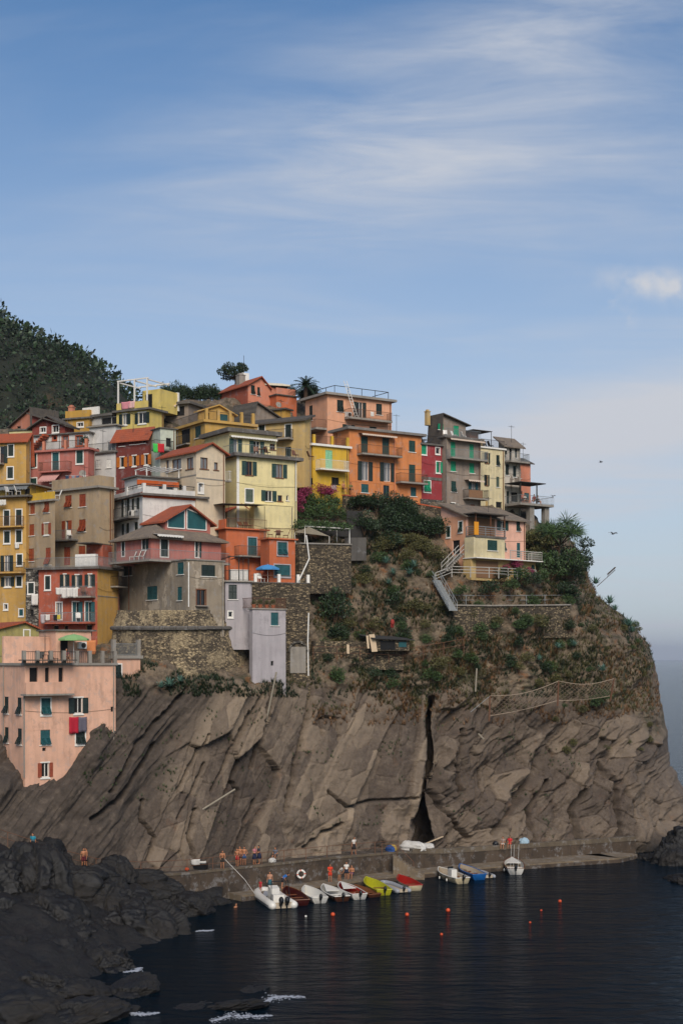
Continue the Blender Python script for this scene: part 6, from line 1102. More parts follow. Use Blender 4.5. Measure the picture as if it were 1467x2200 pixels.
# foam where the swell meets the rocks
n = NB('sea_foam'); n.color(lin('#8d929c')); n.rough(.9); FOAM = n.m
def foam(px, py, L_, w, rz, seed, label):
    m = MB(); rnd = random.Random(seed); p0 = water_pt(px, py)
    for i in range(320):
        t = rnd.uniform(-.5, .5); s = rnd.gauss(0, .32) * (1 - abs(t)); x, y = t * L_, s * w + .25 * w * math.sin(t * 7 + seed); r = rnd.uniform(.012, .065) * (1.2 - abs(t)) * (1.6 if abs(s) < .12 else .8); m.ball((x, y, .02), r * 1.6, r, r * .45, 6, 4)
    o = m.build('foam', FOAM, None, p0, rz, True); tag(o, label, 'foam', kind='stuff')
foam(595, 2146, 3.6, 1.4, .5, 1, 'white foam on the low rock'); foam(515, 2185, 4.0, 1.5, .35, 2, 'white foam by the low rock'); foam(440, 2000, 1.6, .5, .5, 3, 'small white wave crest'); foam(300, 2178, 2.4, .8, 0, 4, 'foam beside the shore rocks'); foam(290, 2085, 1.8, .7, 1.0, 5, 'thin foam at the edge of the shore boulders')

# ================================================================== wooded hill behind the village
def hill():
    gx, gy = np.meshgrid(np.linspace(-260, -20, 110), np.linspace(300, 520, 70)); prof = np.interp(gx, [-260, -190, -150, -110, -100, -92, -79, -70, -62, -55, -45, -20], [205, 178, 158, 130, 122, 117, 111, 105, 98, 86, 62, 20])
    z = prof * sstep(285, 415, gy) * 1.0 + 5 * (fbm(gx / 22, gy / 22, 0, 5, 3) - .5); P = np.stack([gx, gy, z], -1)
    n = NB('hill_ground'); n.color(n.ramp(n.noise(.06, 7, .7), [(.3, lin('#10160b')), (.56, lin('#1b2012')), (.7, lin('#4a3826')), (.85, lin('#654c34'))])); n.rough(.95); o = link('hill', grid_mesh('hill', P, n.m)); tag(o, kind='structure')
    rnd = random.Random(5); m = MB(); gap = lambda x, y: fbm(np.array(x / 16), np.array(y / 16), np.array(0.), 4, 77)
    cnt = 0
    while cnt < 6000:
        i, j = rnd.randrange(70), rnd.randrange(110); p = P[i, j]
        if p[1] > 430 or p[2] < 25: continue
        if gap(p[0], p[2] * 1.3) > .68: continue
        s = rnd.choice([.8, 1.1, 1.4, 1.8, 2.4, 3.2]) * rnd.uniform(.85, 1.15); leaves(m, rnd, (p[0] + rnd.uniform(-1, 1), p[1] + rnd.uniform(-1, 1), p[2] + s * .3), s * 1.2, s * 1.2, s * .8, 32, s * .4, .6); cnt += 1
    me = bpy.data.meshes.new('hill_wood'); me.from_pydata([tuple(v) for v in m.v], [], m.f); me.materials.append(LEAFD); o = link('hill_wood', me); tag(o, 'dark macchia wood covering the far hillside', 'wood', kind='stuff')
hill()

# ================================================================== plants on the headland
G_ = 'green shrubs scattered over the slope'
def veg(px, py, s, lab, mat=LEAF, kind=1, grp=None, name='bush', sz=None, up=0.0, out=.4):
    p = on_ground(px, py) + Vector((.1, -out, up - .15 * s)); return bush(p, s, sz or s, lab, mat, kind, grp, name)
# ivy mass under the orange house
rv = random.Random(12)
for i in range(26): x = 765 + 165 * rv.random(); y = np.interp(x, [765, 850, 930], [1078, 1098, 1120]) + 75 * rv.random() ** 1.2; veg(x, y, rv.uniform(1.3, 2.1), 'dense dark creeper mound hanging below the orange house', LEAFD, rv.randrange(1, 5), 'dark creeper mounds below the orange house', sz=rv.uniform(1.3, 2.0), out=1.2)
for i in range(14): x = 790 + 150 * rv.random(); y = 1165 + 50 * rv.random(); veg(x, y, rv.uniform(.9, 1.5), 'olive scrub mound below the dark creeper', OLIVE, rv.randrange(1, 5), 'olive scrub below the creeper', out=.6)
for x, y, s in ((643, 1090, 1.3), (655, 1078, 1.2), (690, 1070, 1.3), (708, 1072, 1.1), (640, 1108, 1.1)): veg(x, y, s, 'magenta bougainvillea in flower below the yellow house', BLOOM, 2, 'flowering bougainvillea below the yellow house', out=2.2, up=.4)
for x, y, s in ((668, 1085, 1.4), (680, 1100, 1.6), (700, 1095, 1.5), (720, 1085, 1.1), (660, 1118, 1.5), (690, 1122, 1.6), (720, 1118, 1.4), (740, 1128, 1.1)): veg(x, y, s, 'leafy green shrub beside the bougainvillea', LEAF, 1, 'green shrubs under the yellow house', out=1.6)
# slope shrubs
for i in range(95):
    x = rv.uniform(670, 1230); y = rv.uniform(1200, 1480); s = rv.uniform(.6, 1.45)
    if 940 < x < 1140 and y < 1300: continue
    veg(x, y, s, 'small green shrub growing on the terraced slope', rv.choice([LEAF, OLIVE, LEAFD, LEAF]), rv.randrange(1, 5), G_, out=.2)
for i in range(26): x = rv.uniform(1180, 1400); y = rv.uniform(1330, 1620); veg(x, y, rv.uniform(.4, .9), 'low dry scrub clinging to the headland rock', rv.choice([OLIVE, OLIVE, LEAF]), rv.randrange(1, 5), 'scrub on the headland rock', out=.2)
for x, y, s, l in ((715, 1330, 2.2, 'tall dark cypress like bush above the lower terrace'), (1270, 1515, 1.5, 'bright green creeper below the rockfall net'), (1290, 1500, 1.3, 'bright green creeper right of the rockfall net'), (1030, 1355, 1.3, 'green shrub spilling down the terrace wall')): veg(x, y, s, l, LEAFD if x == 715 else LEAF, 2, None, sz=s * (1.5 if x == 715 else .9), out=.8)
# garden of the pink house
for i, (x, y, s, mt) in enumerate(((985, 1290, 1.1, LEAF), (1045, 1285, 1.5, LEAFD), (1090, 1280, 1.3, LEAF), (1075, 1255, 1.3, LEAFD), (1110, 1262, 1.5, LEAF), (1130, 1270, 1.4, LEAFD), (1150, 1262, 1.3, LEAF), (1098, 1235, .9, BLOOM), (1080, 1240, .7, BLOOM), (1125, 1245, .8, BLOOM))): veg(x, y, s, 'flowering pink shrub in the garden of the pink house' if mt is BLOOM else 'rounded green garden shrub on the terrace below the pink house', mt, 1 + i % 4, 'pink flowering shrubs' if mt is BLOOM else 'garden shrubs below the pink house', out=1.6, up=.5)
# trees at the seaward end: broadleaf masses with one tousled tree on top
def tree(p, hgt, cr, label, mat, seed, wild=False):
    rnd = random.Random(seed); o = empty('tree', p, 0, label, 'tree'); t = MB(); m = MB(); t.tube((0, 0, -.6), (.15, 0, hgt * .45), .2, .13, 7)
    for i in range(11):
        a = i * 2.4; q = cr * rnd.uniform(.25, .85); z = hgt * rnd.uniform(.35, .95); e = (q * math.cos(a), q * math.sin(a), z); t.tube((.15, 0, hgt * .4), e, .09, .03, 5); r = cr * rnd.uniform(.28, .5)
        if wild:
            for k in range(190):
                d = Vector((rnd.gauss(0, 1), rnd.gauss(0, 1), rnd.gauss(.5, .8))).normalized(); s0 = Vector(e) + d * r * rnd.random() * .8; b = d.orthogonal().normalized() * .05; L_ = rnd.uniform(.5, 1.2); m.add([s0 + b, s0 - b, s0 + d * L_ - Vector((0, 0, .2 * L_))], [(0, 1, 2)])
        else: leaves(m, rnd, e, r, r, r * .85, 420, .2, .4)
    t.build('trunk', BARK, o); me = bpy.data.meshes.new('crown'); me.from_pydata([tuple(v) for v in m.v], [], m.f); me.materials.append(mat); link('crown', me, o); return o
def gpt(px, py, Y): return W(px, py, Y)
tree(gpt(1198, 1215, 176), 6.2, 3.2, 'tousled feathery tree at the seaward end of the village', LEAF, 1, True)
tree(gpt(1155, 1225, 176), 4.6, 2.8, 'olive toned broadleaf tree beside the pink house', OLIVE, 2); tree(gpt(1178, 1290, 172.5), 5.6, 3.4, 'round dark green tree below the feathery tree', LEAF, 3); tree(gpt(1215, 1290, 174), 6.0, 3.2, 'dark green tree at the edge of the headland drop', LEAFD, 4); tree(gpt(1205, 1325, 172), 3.6, 2.2, 'low dark tree behind the garden terrace end', LEAFD, 5); tree(gpt(1165, 1185, 180), 3.0, 2.0, 'brownish bushy tree under the terrace piers', OLIVE, 6); tree(gpt(1150, 1265, 173.5), 4.4, 2.6, 'green bushy tree right beside the pink house rail', LEAF, 9); tree(gpt(1228, 1245, 178), 4.6, 2.6, 'dark bushy tree on the outer edge under the feathery tree', LEAFD, 10)
# skyline garden
for i in range(16): x = 352 + 118 * i / 15; bush(W(x, 862 + rv.uniform(-3, 5), 188), rv.uniform(.9, 1.5), rv.uniform(1.2, 2.2), 'dark garden shrub on the skyline left of the hilltop house', LEAFD, 1 + i % 4, 'skyline shrubs')
for i in range(14): bush(W(622 + 66 * rv.random(), 868 - 22 * rv.random(), 186), rv.uniform(.7, 1.2), rv.uniform(.8, 1.5), 'dark shrub on the hilltop beside the palm', LEAFD, 1 + i % 4, 'shrubs beside the palm')
tree(W(505, 838, 194), 3.4, 2.1, 'dark round tree behind the hilltop chimney', LEAFD, 8)
def palm(p, h, label):
    o = empty('palm_tree', p, 0, label, 'palm'); MB().tube((0, 0, -.5), (0, 0, h), .28, .22, 8).build('trunk', BARK, o); m = MB(); rnd = random.Random(3)
    for i in range(34):
        a = i * 2.399; el = R(75 - 95 * (i / 34)); L_ = 2.3; pts = []
        for k in range(9): t = k / 8; pts.append(Vector((math.cos(a) * math.cos(el) * L_ * t, math.sin(a) * math.cos(el) * L_ * t, h + math.sin(el) * L_ * t - 1.0 * t * t)))
        side = Vector((-math.sin(a), math.cos(a), 0))
        for k in range(8):
            for s in (-1, 1): q = pts[k]; m.add([q, pts[k + 1], q + side * s * .45 * (1 - .6 * k / 8) + Vector((0, 0, -.12)) + (pts[k + 1] - q)], [(0, 1, 2)])
    me = bpy.data.meshes.new('fronds'); me.from_pydata([tuple(v) for v in m.v], [], m.f); me.materials.append(LEAFD); link('fronds', me, o)
palm(W(657, 855, 184), 1.6, 'spreading palm on the hilltop between the salmon and the peach house')
# agaves
for i, (x, y, s) in enumerate(((365, 1475, 1.1), (385, 1465, .9), (345, 1478, .8), (820, 1218, 1.0), (835, 1240, .9), (880, 1225, 1.2), (870, 1240, 1.0), (825, 1262, .9), (1275, 1255, 1.2), (1300, 1300, 1.3), (1335, 1350, 1.4), (1345, 1362, 1.1), (1190, 1395, .9), (1225, 1390, 1.0), (1280, 1445, 1.0), (1310, 1315, .9), (1150, 1420, .8))): agave(on_ground(x, y) + Vector((.3, -.7, .1)), s * 1.15, 'blue green agave rosette on the rock' if x > 1000 else ('agave rosette above the left rock face' if x < 500 else 'agave rosette on the slope below the creeper'), 'agaves on the headland' if x > 1000 else ('agaves by the bastion' if x < 500 else 'agaves on the middle slope'), i % 3)
o = empty('agave_flower', on_ground(1268, 1262) + Vector((.5, -.5, 0)), 0, 'tall dead agave flower stalk leaning over the headland edge', 'agave'); MB().tube((0, 0, 0), (2.4, -.4, 2.2), .05, .03, 5).build('stalk', BARK, o); m = MB()
for k in range(8): t = .55 + .055 * k; m.tube((2.4 * t, -.4 * t, 2.2 * t), (2.4 * t + .1, -.4 * t, 2.2 * t + .4), .02, n=4).ball((2.4 * t + .1, -.4 * t, 2.2 * t + .45), .13, .13, .08, 6, 4)
m.build('seed_heads', BARK, o)
# dry grass and weeds, uncountable
def grass(name, label, n, x0, x1, y0, y1, mat, seed, hgt, dens):
    rnd = random.Random(seed); m = MB(); H, Wd = CPX.shape; mask = (CPX > x0) & (CPX < x1) & (CPY > y0) & (CPY < y1) & (fbm(CPX / 45, CPY / 30, 0, 4, seed) > dens); idx = np.argwhere(mask)
    for _ in range(n):
        i, j = idx[rnd.randrange(len(idx))]; p = Vector(CP[i, j]) + Vector((rnd.uniform(-.1, .1), -.05, 0))
        for k in range(9): a = rnd.uniform(0, 6.28); d = Vector((math.cos(a) * .5, math.sin(a) * .5 - .35, rnd.uniform(.5, 1.1))) * hgt * rnd.uniform(.5, 1.2); b = Vector((-math.sin(a), math.cos(a), 0)) * .028; m.add([p - b, p + b, p + d], [(0, 1, 2)])
    me = bpy.data.meshes.new(name); me.from_pydata([tuple(v) for v in m.v], [], m.f); me.materials.append(mat); o = link(name, me); tag(o, label, 'grass', kind='stuff')
grass('dry_grass', 'rusty dry grass over the slope', 2400, 670, 1420, 1180, 1560, DRY, 3, .7, .53); grass('weeds', 'dark weeds over the slope', 6000, 600, 1400, 1150, 1500, LEAFD, 14, .55, .5); grass('olive_weeds', 'olive weeds over the slope', 5000, 620, 1400, 1150, 1530, OLIVE, 24, .6, .5); grass('ledge_weeds', 'tufts of grass in the cracks of the rock face', 700, 180, 1300, 1450, 1800, LEAF, 34, .35, .66); grass('bastion_weeds', 'weeds above the left rock face', 1100, 260, 640, 1440, 1500, LEAFD, 44, .5, .45)

# ================================================================== boats
RUBBER = simple('grey_rubber', '#8d9096', 1, .5); OUTB = simple('black_engine', '#15171a', 1, .35); WHITEB = simple('white_hull', '#cfccc4', 1, .35, 0, .05); CREAMB = simple('cream_hull', '#c4b594', 1, .4); INNER = simple('boat_inside', '#a89a86', 1, .6); WOODB = simple('varnished_wood', '#6a3f24', 1, .45)
def outboard(parent, x, y=0.0, s=1.0, z=.35):
    o = link('outboard_motor', MB().box(-.12 * s, -.10 * s, -.1, .06 * s, .10 * s, .12).tube((-.10 * s, 0, -.1), (-.12 * s, 0, -.75 * s), .05 * s, n=6).mesh('bracket', OUTB), parent, (x, y, z)); m = MB().ball((-.2 * s, 0, .28 * s), .24 * s, .17 * s, .26 * s, 10, 8); c = m.build('cowl', OUTB, o); MB().tube((-.12 * s, 0, -.7 * s), (-.3 * s, 0, -.7 * s), .05 * s).box(-.34 * s, -.14 * s, -.72 * s, -.32 * s, .14 * s, -.68 * s).build('propeller', OUTB, o); return o
def hull_rings(L, B, H, n=15, sharp=1.0, bow=.35, draft=.22):
    """outer half sections from stern to bow: list of (x, half beam at rail, rail height, keel height)"""
    out = []
    for i in range(n):
        t = i / (n - 1); hb = B / 2 * (.82 + .18 * math.sin(min(1, t * 2.2) * math.pi / 2)) * (1 - max(0, (t - .45) / .55) ** 2.3 * sharp); out.append((t * L, max(hb, .015), H + bow * t ** 2.2, -draft + .3 * draft * t + (draft * .9) * max(0, (t - .8) / .2) ** 2))
    return out
def rowboat(name, label, bow, stern, B, H, hull, inside, rim=None, seats=3, motor=True, group=None, cover=None, console=False, stripe=None):
    bow, stern = Vector(bow), Vector(stern); d = bow - stern; L = min(max(d.length, 3.4), 6.0); mid = (bow + stern) / 2; yaw = math.atan2(d.y, d.x); base = mid - Vector((math.cos(yaw), math.sin(yaw), 0)) * L / 2; o = empty(name, (base.x, base.y, 0), yaw, label, 'boat', group); rg = hull_rings(L, B, H); m = MB(); K = 9
    def ring(x, hb, zr, zk, inner=False):
        pts = []
        for k in range(2 * K - 1):
            a = (k - (K - 1)) / (K - 1); s = abs(a); e = .06 if inner else 0; y = math.copysign(max(hb - e, .004) * (s ** .55), a) if s else 0; z = zk + (zr - zk) * s ** 1.9 + (.10 if inner else 0) * (1 - s); pts.append((x if not inner else x * (1 - .03) + .04, y, z))
        return pts
    def loft(inner):
        vs = []; 
        for r in rg: vs += ring(*r, inner)
        w = 2 * K - 1; fs = [(i * w + k, i * w + k + 1, (i + 1) * w + k + 1, (i + 1) * w + k) for i in range(len(rg) - 1) for k in range(w - 1)]; return vs, fs, w
    vs, fs, w = loft(False); m.add(vs, fs + [tuple(range(w))]); m.build('hull', hull, o, smooth=True); vi, fi, w = loft(True); MB().add(vi, fi + [tuple(range(w))]).build('inside', inside, o, smooth=True)
    g = MB(); 
    for s in (0, 2 * K - 2):
        for i in range(len(rg) - 1): g.tube(vs[i * w + s], vs[(i + 1) * w + s], .045, n=5)
    g.tube(vs[0], vs[w - 1], .045, n=5).build('gunwale', rim or hull, o)
    for i in range(seats): t = .18 + .27 * i; r = rg[int(t * (len(rg) - 1))]; MB().box(r[0] - .14, -r[1] * .9, H * .55, r[0] + .14, r[1] * .9, H * .55 + .05).build('thwart', WOODB if inside is not WHITEB else inside, o)
    if console: MB().box(L * .35, -.3, .1, L * .5, .3, H + .55).build('console', WHITEB, o); MB().box(L * .5, -.28, H + .3, L * .52, .28, H + .75).build('windscreen', GLASS, o)
    if cover: MB().prism([(L * .5, -B * .36, H + .08), (L * .94, -.04, H + .36), (L * .94, .04, H + .36), (L * .5, B * .36, H + .08)], (0, 0, .04)).build('foredeck', cover, o)
    if stripe:
        for y in (-1, 1): 
            k = MB()
            for i in range(len(rg) - 3): a, b = rg[i], rg[i + 1]; k.tube((a[0], y * (a[1] + .012), a[2] - .13), (b[0], y * (b[1] + .012), b[2] - .13), .05, n=4)
            k.build('rubbing_strake', stripe, o)
    for k in range(2): MB().ball((L * (.3 + .3 * k), B / 2 * .97 + .06, H * .35), .08, .08, .16, 8, 6).build('fender', WHITEB, o)
    if motor: outboard(o, -.02, 0, .95, H * .75)
    return o
def inflatable(name, label, bow, stern, B, r, tube, floor, motors=1, cons=False, group=None):
    bow, stern = Vector(bow), Vector(stern); d = bow - stern; L = min(max(d.length, 3.0), 8.0); mid = (bow + stern) / 2; yaw = math.atan2(d.y, d.x); base = mid - Vector((math.cos(yaw), math.sin(yaw), 0)) * L / 2; o = empty(name, (base.x, base.y, 0), yaw, label, 'boat', group); hb = B / 2 - r
    path = [(-.25, -hb)] + [(L * .62 * t, -hb) for t in (0, .33, .66, 1)] + [(L * .62 + (L * .38 - r) * math.sin(a), -hb * math.cos(a)) for a in [math.pi * k / 14 for k in range(1, 14)]] + [(L * .62 * t, hb) for t in (1, .66, .33, 0)] + [(-.25, hb)]; n = 12; vs = []; z = lambda x: r * .75 + .35 * r * max(0, x / L - .4) * 2
    for i, (x, y) in enumerate(path):
        a, b = path[max(0, i - 1)], path[min(len(path) - 1, i + 1)]; t = Vector((b[0] - a[0], b[1] - a[1], 0)).normalized(); s = Vector((-t.y, t.x, 0)); rr = r * (.45 if i in (0, len(path) - 1) else 1)
        vs += [Vector((x, y, z(x))) + (s * math.cos(q) + Vector((0, 0, 1)) * math.sin(q)) * rr for q in [2 * math.pi * k / n for k in range(n)]]
    fs = [(i * n + k, i * n + (k + 1) % n, (i + 1) * n + (k + 1) % n, (i + 1) * n + k) for i in range(len(path) - 1) for k in range(n)] + [tuple(range(n)), tuple(range(len(vs) - n, len(vs)))]
    MB().add(vs, fs).build('tube', tube, o, smooth=True); MB().prism([(0, -hb, r * .35), (L * .62, -hb, r * .35), (L * .9, 0, r * .5), (L * .62, hb, r * .35), (0, hb, r * .35)], (0, 0, .06)).build('floor', floor, o); MB().box(-.06, -hb, .05, .04, hb, r * 1.5).build('transom', floor, o); k = MB()
    for y in (-1, 1): k.tube((.1, y * (hb + r * .98), r * .75), (L * .6, y * (hb + r * .98), r * .75), .035, n=5)
    k.build('rubbing_strake', OUTB, o)
    if cons:
        MB().prism([(L * .36, -.45, r), (L * .52, -.45, r), (L * .47, -.4, r + 1.15), (L * .36, -.4, r + 1.0)], (0, .85, 0)).build('console', WHITEB, o); MB().box(L * .2, -.5, r * .6, L * .28, .5, r + .6).build('seat', WHITEB, o); MB().tube((L * .12, -hb * .9, r), (L * .16, -hb * .8, r + 1.9), .04).tube((L * .12, hb * .9, r), (L * .16, hb * .8, r + 1.9), .04).tube((L * .16, -hb * .8, r + 1.9), (L * .16, hb * .8, r + 1.9), .04).build('roll_bar', OUTB, o); MB().prism([(L * .62, -hb * .7, r * .9), (L * .86, 0, r * 1.25), (L * .62, hb * .7, r * .9)], (0, 0, .1)).build('bow_cushion', RUBBER, o)
    for i in range(motors): outboard(o, -.05, (i - (motors - 1) / 2) * .55, 1.35 if cons else .8, r * 1.1)
    return o
wp = water_pt
REDIN = simple('red_boat_inside', '#9a2018', 1, .5); YEL = simple('yellow_hull', '#b3b02a', 1, .4); BLUEB = simple('blue_hull', '#175a9c', 1, .4); MAROON = simple('maroon_hull', '#3d1210', 1, .45); BROWNH = simple('brown_hull', '#4a2a1c', 1, .45)
inflatable('rigid_inflatable', 'big white rigid inflatable with two black outboards and steering console', wp(556, 1918), wp(616, 1957), 2.7, .38, WHITEB, INNER, 2, True)
rowboat('rowing_boat', 'dark maroon wooden boat beside the big white inflatable', wp(612, 1922), wp(650, 1948), 1.9, .55, MAROON, MAROON, WOODB, 3, False)
rowboat('motor_dinghy', 'plain white dinghy with black outboard next to the maroon boat', wp(655, 1922), wp(688, 1941), 1.8, .55, WHITEB, WHITEB, None, 2, True)
rowboat('motor_dinghy', 'white decked dinghy with dark brown hull and outboard', wp(694, 1918), wp(736, 1937), 1.8, .5, BROWNH, WHITEB, WHITEB, 2, True, cover=WHITEB)
rowboat('motor_dinghy', 'white dinghy with red painted inside and black outboard', wp(730, 1914), wp(773, 1933), 1.8, .55, WHITEB, REDIN, WHITEB, 2, True, cover=WHITEB)
rowboat('raft', 'low dark wooden skiff between the white and the yellow boat', wp(762, 1915), wp(806, 1928), 1.6, .3, BROWNH, WOODB, WOODB, 2, False)
rowboat('motor_dinghy', 'yellow dinghy with black outboard', wp(786, 1903), wp(826, 1924), 1.8, .55, YEL, YEL, YEL, 2, True)
inflatable('inflatable_boat', 'light grey inflatable boat with outboard beside the yellow dinghy', wp(820, 1901), wp(866, 1918), 1.7, .24, RUBBER, INNER, 1)
rowboat('rowing_boat', 'cream rowing boat with bright red rim and inside', wp(856, 1898), wp(893, 1914), 1.7, .55, CREAMB, REDIN, REDIN, 2, False)
rowboat('motor_boat', 'cream motor boat with small white console and rope fenders', wp(942, 1882), wp(994, 1899), 1.9, .6, CREAMB, INNER, WHITEB, 2, True, console=True)
rowboat('rowing_boat', 'bright blue rowing boat beside the cream motor boat', wp(988, 1875), wp(1030, 1891), 1.8, .6, BLUEB, INNER, BLUEB, 3, False)
inflatable('inflatable_boat', 'small pale grey inflatable behind the blue boat', wp(1022, 1877), wp(1050, 1887), 1.5, .22, RUBBER, INNER, 1)
rowboat('motor_boat', 'white motor boat moored alone with ropes from the quay wall', wp(1098, 1860), wp(1108, 1881), 2.1, .7, WHITEB, WHITEB, WOODB, 2, True, cover=WHITEB)
for i, (x, zt) in enumerate(((1096, 2.4), (1102, 2.4), (1112, 2.4))): a = qpt(x + 2, 154.6, 2.2); tag(MB().tube(a, wp(x, 1868, .8), .018, n=4).build('mooring_rope', WHITE), 'thin mooring rope from the quay wall down to the lone white boat', 'rope', 'ropes of the lone white boat')
tag(MB().path([upq(478, .2) + Vector((0, 0, 1.1)), upq(520, -.5) + Vector((.3, -1.2, -.9)), wp(546, 1918, 1.0)], .02, 4).build('mooring_rope', WHITE), 'long pale rope from the path railing to the white inflatable', 'rope')
for i, (x, y, s, lb) in enumerate(((715, 1967, .24, 'orange mooring buoy off the white dinghies'), (874, 1967, .22, 'orange mooring buoy off the red rimmed boat'), (962, 1958, .24, 'orange mooring buoy off the cream motor boat'), (1202, 1938, .2, 'orange mooring buoy alone in the open harbour'), (1162, 1957, .12, 'small dull orange float near the lone buoy'), (1138, 1983, .12, 'small red float in the open harbour'), (948, 2009, .15, 'small orange float in the dark water'), (657, 1970, .13, 'small white float on a line behind the maroon boat'))):
    o = empty('buoy', wp(x, y), 0, lb, 'buoy'); c = simple('buoy_orange', '#c4481c', 1, .5) if 'white' not in lb.split()[1] else WHITEB; s *= .8; MB().ball((0, 0, s * .5), s, s, s, 12, 8).build('float', c, o, smooth=True); MB().tube((0, 0, s * 1.4), (0, 0, s * 1.75), s * .18).build('eye', IRON, o)
o = empty('lifebuoy', loq(647, 2.3) + Vector((0, 0, 1.0)), 0, 'white and red lifebuoy hung on the quay wall', 'lifebuoy'); vs = []; m = MB(); k = MB()
for i in range(24):
    a, b = 2 * math.pi * i / 24, 2 * math.pi * (i + 1) / 24; (k if i % 6 < 1 else m).tube((.36 * math.cos(a), 0, .36 * math.sin(a)), (.36 * math.cos(b), 0, .36 * math.sin(b)), .1, n=8)
m.build('ring', WHITEB, o); k.build('bands', simple('buoy_orange', '#d4481c'), o)

# ================================================================== people
SKIN = [simple('skin_tan', '#a8714f', 1, .6, 0, .06), simple('skin_light', '#bd8a6a', 1, .6, 0, .06)]; HAIR = simple('dark_hair', '#1e1612', 1, .7)
def person(p, rz, pose, label, top=None, bottom='#1f2b45', skin=0, s=1.0, hair=HAIR, skirt=False, lift=0.0):
    m = MB(); sit = pose in ('sit', 'sitlow'); lean = {'bend': 55, 'lean': 18}.get(pose, 3); hz = .46 if pose == 'sit' else (.16 if pose == 'sitlow' else .93); Rl = Matrix.Rotation(R(lean), 3, 'X'); hip = Vector((0, 0, hz)); T = lambda v: hip + Rl @ (Vector(v) - Vector((0, 0, .93)))
    sh = {}; arms = {'hips': ((.30, .08, 1.17), (.17, -.06, .98)), 'front': ((.25, -.08, 1.15), (.12, -.30, 1.12)), 'down': ((.23, .02, 1.14), (.25, -.05, .88)), 'rail': ((.24, -.15, 1.2), (.2, -.38, 1.12))}
    ar = {'stand': 'down', 'hips': 'hips', 'front': 'front', 'walk': 'down', 'bend': 'front', 'lean': 'rail', 'sit': 'front', 'sitlow': 'front'}[pose]
    m.ball(T((0, 0, .98)), .155, .115, .15); m.ball(T((0, 0, 1.14)), .135, .10, .18); m.ball(T((0, 0, 1.33)), .165, .115, .17); m.tube(T((-.13, 0, 1.42)), T((.13, 0, 1.42)), .075, n=8); m.tube(T((0, 0, 1.42)), T((0, -.01, 1.56)), .055, .05, 8)
    hd = T((0, -.02, 1.66)); m.ball(hd, .078, .095, .115, 12, 9); m.ball(hd + Vector((0, -.095, -.01)), .016, .022, .022, 6, 5); m.ball(hd + Vector((0, -.07, -.07)), .04, .035, .03, 6, 5)
    for q in (-1, 1):
        m.ball(hd + Vector((q * .08, .0, 0)), .014, .022, .03, 6, 5); e, w = arms[ar]; S0 = T((q * .185, 0, 1.42)); E = T((q * e[0], e[1], e[2])); Wr = T((q * w[0], w[1], w[2])); m.ball(S0, .062); m.tube(S0, E, .05, .038, 8); m.ball(E, .04); m.tube(E, Wr, .038, .027, 8); dv = (Wr - E).normalized(); pm = Wr + dv * .05; m.ball(pm, .035, .03, .045, 8, 6); sd = dv.orthogonal().normalized()
        for f in range(4): a = pm + sd * (.022 * (f - 1.5)) + dv * .03; m.tube(a, a + dv * (.075 - .008 * abs(f - 1.3)) + sd.cross(dv) * .015, .010, .008, 5)
        m.tube(pm - sd * .02, pm - sd * .06 + dv * .035, .012, .009, 5)
        H0 = hip + Vector((q * .09, 0, -.01))
        if sit: Kn = hip + Vector((q * .13, -.44, .02 if pose == 'sit' else .30)); A = Kn + Vector((0, -.06 if pose == 'sit' else -.20, -.42 if pose == 'sit' else -.40))
        else: st = (.16 * q if pose == 'walk' else .03 * q); Kn = Vector((q * .105, -.03 - st * .5, .50)); A = Vector((q * .11, .02 - st, .08))
        m.tube(H0, Kn, .085, .058, 9); m.ball(Kn, .058); m.tube(Kn, A, .055, .036, 9); m.ball(A + Vector((0, -.07, -.045)), .042, .115, .036, 8, 6); sh[q] = (H0, Kn, A)
    me = m.mesh('person', SKIN[skin]); o = link('person', me, None, Vector(p) + Vector((0, 0, lift)), rz, scale=(s, s, s)); md = o.modifiers.new('join', 'REMESH'); md.mode = 'VOXEL'; md.voxel_size = .016; md.use_smooth_shade = True
    tag(o, label, 'person'); hm = MB().ball(hd + Vector((0, .018, .03)), .09, .098, .105, 10, 7)
    if skirt: hm.ball(hd + Vector((0, .07, -.08)), .07, .05, .14, 8, 6)
    hm.build('hair', hair, o, smooth=True)
    MB().ball(hd + Vector((-.03, -.088, .015)), .011, .008, .008, 6, 4).ball(hd + Vector((.03, -.088, .015)), .011, .008, .008, 6, 4).build('eyes', HAIR, o)
    bm_ = simple('garment_' + bottom.strip('#'), bottom, 1, .85); k = MB().ball(T((0, 0, .97)), .168, .13, .13)
    for q in (-1, 1): H0, Kn, A = sh[q]; k.tube(H0, H0.lerp(Kn, .72), .105, .09, 9)
    if skirt and not sit: k.lathe([(.165, .98), (.2, .75), (.25, .52)], 12)
    k.build('shorts' if not skirt else 'skirt', bm_, o, smooth=True)
    if top:
        tm = simple('garment_' + top.strip('#'), top, 1, .85); k = MB().ball(T((0, 0, 1.13)), .158, .122, .2).ball(T((0, 0, 1.32)), .185, .132, .18).tube(T((-.14, 0, 1.42)), T((.14, 0, 1.42)), .088, n=8)
        for q in (-1, 1): S0 = T((q * .185, 0, 1.42)); e = arms[ar][0]; E = T((q * e[0], e[1], e[2])); k.tube(S0, S0.lerp(E, .6), .07, .06, 8); k.ball(S0, .073)
        k.build('shirt', tm, o, smooth=True)
    return o
fr = R(-20)
person(upq(72, .6), fr, 'stand', 'person in turquoise shirt on the path by the left rocks', '#1f7f94', '#20242c'); person(upq(180, .5), fr + .8, 'stand', 'shirtless person in dark red shorts on the rocky path', None, '#5a1a22'); person(upq(187, 1.2), fr - .9, 'stand', 'dark haired person facing the other on the rocky path', None, '#232733')
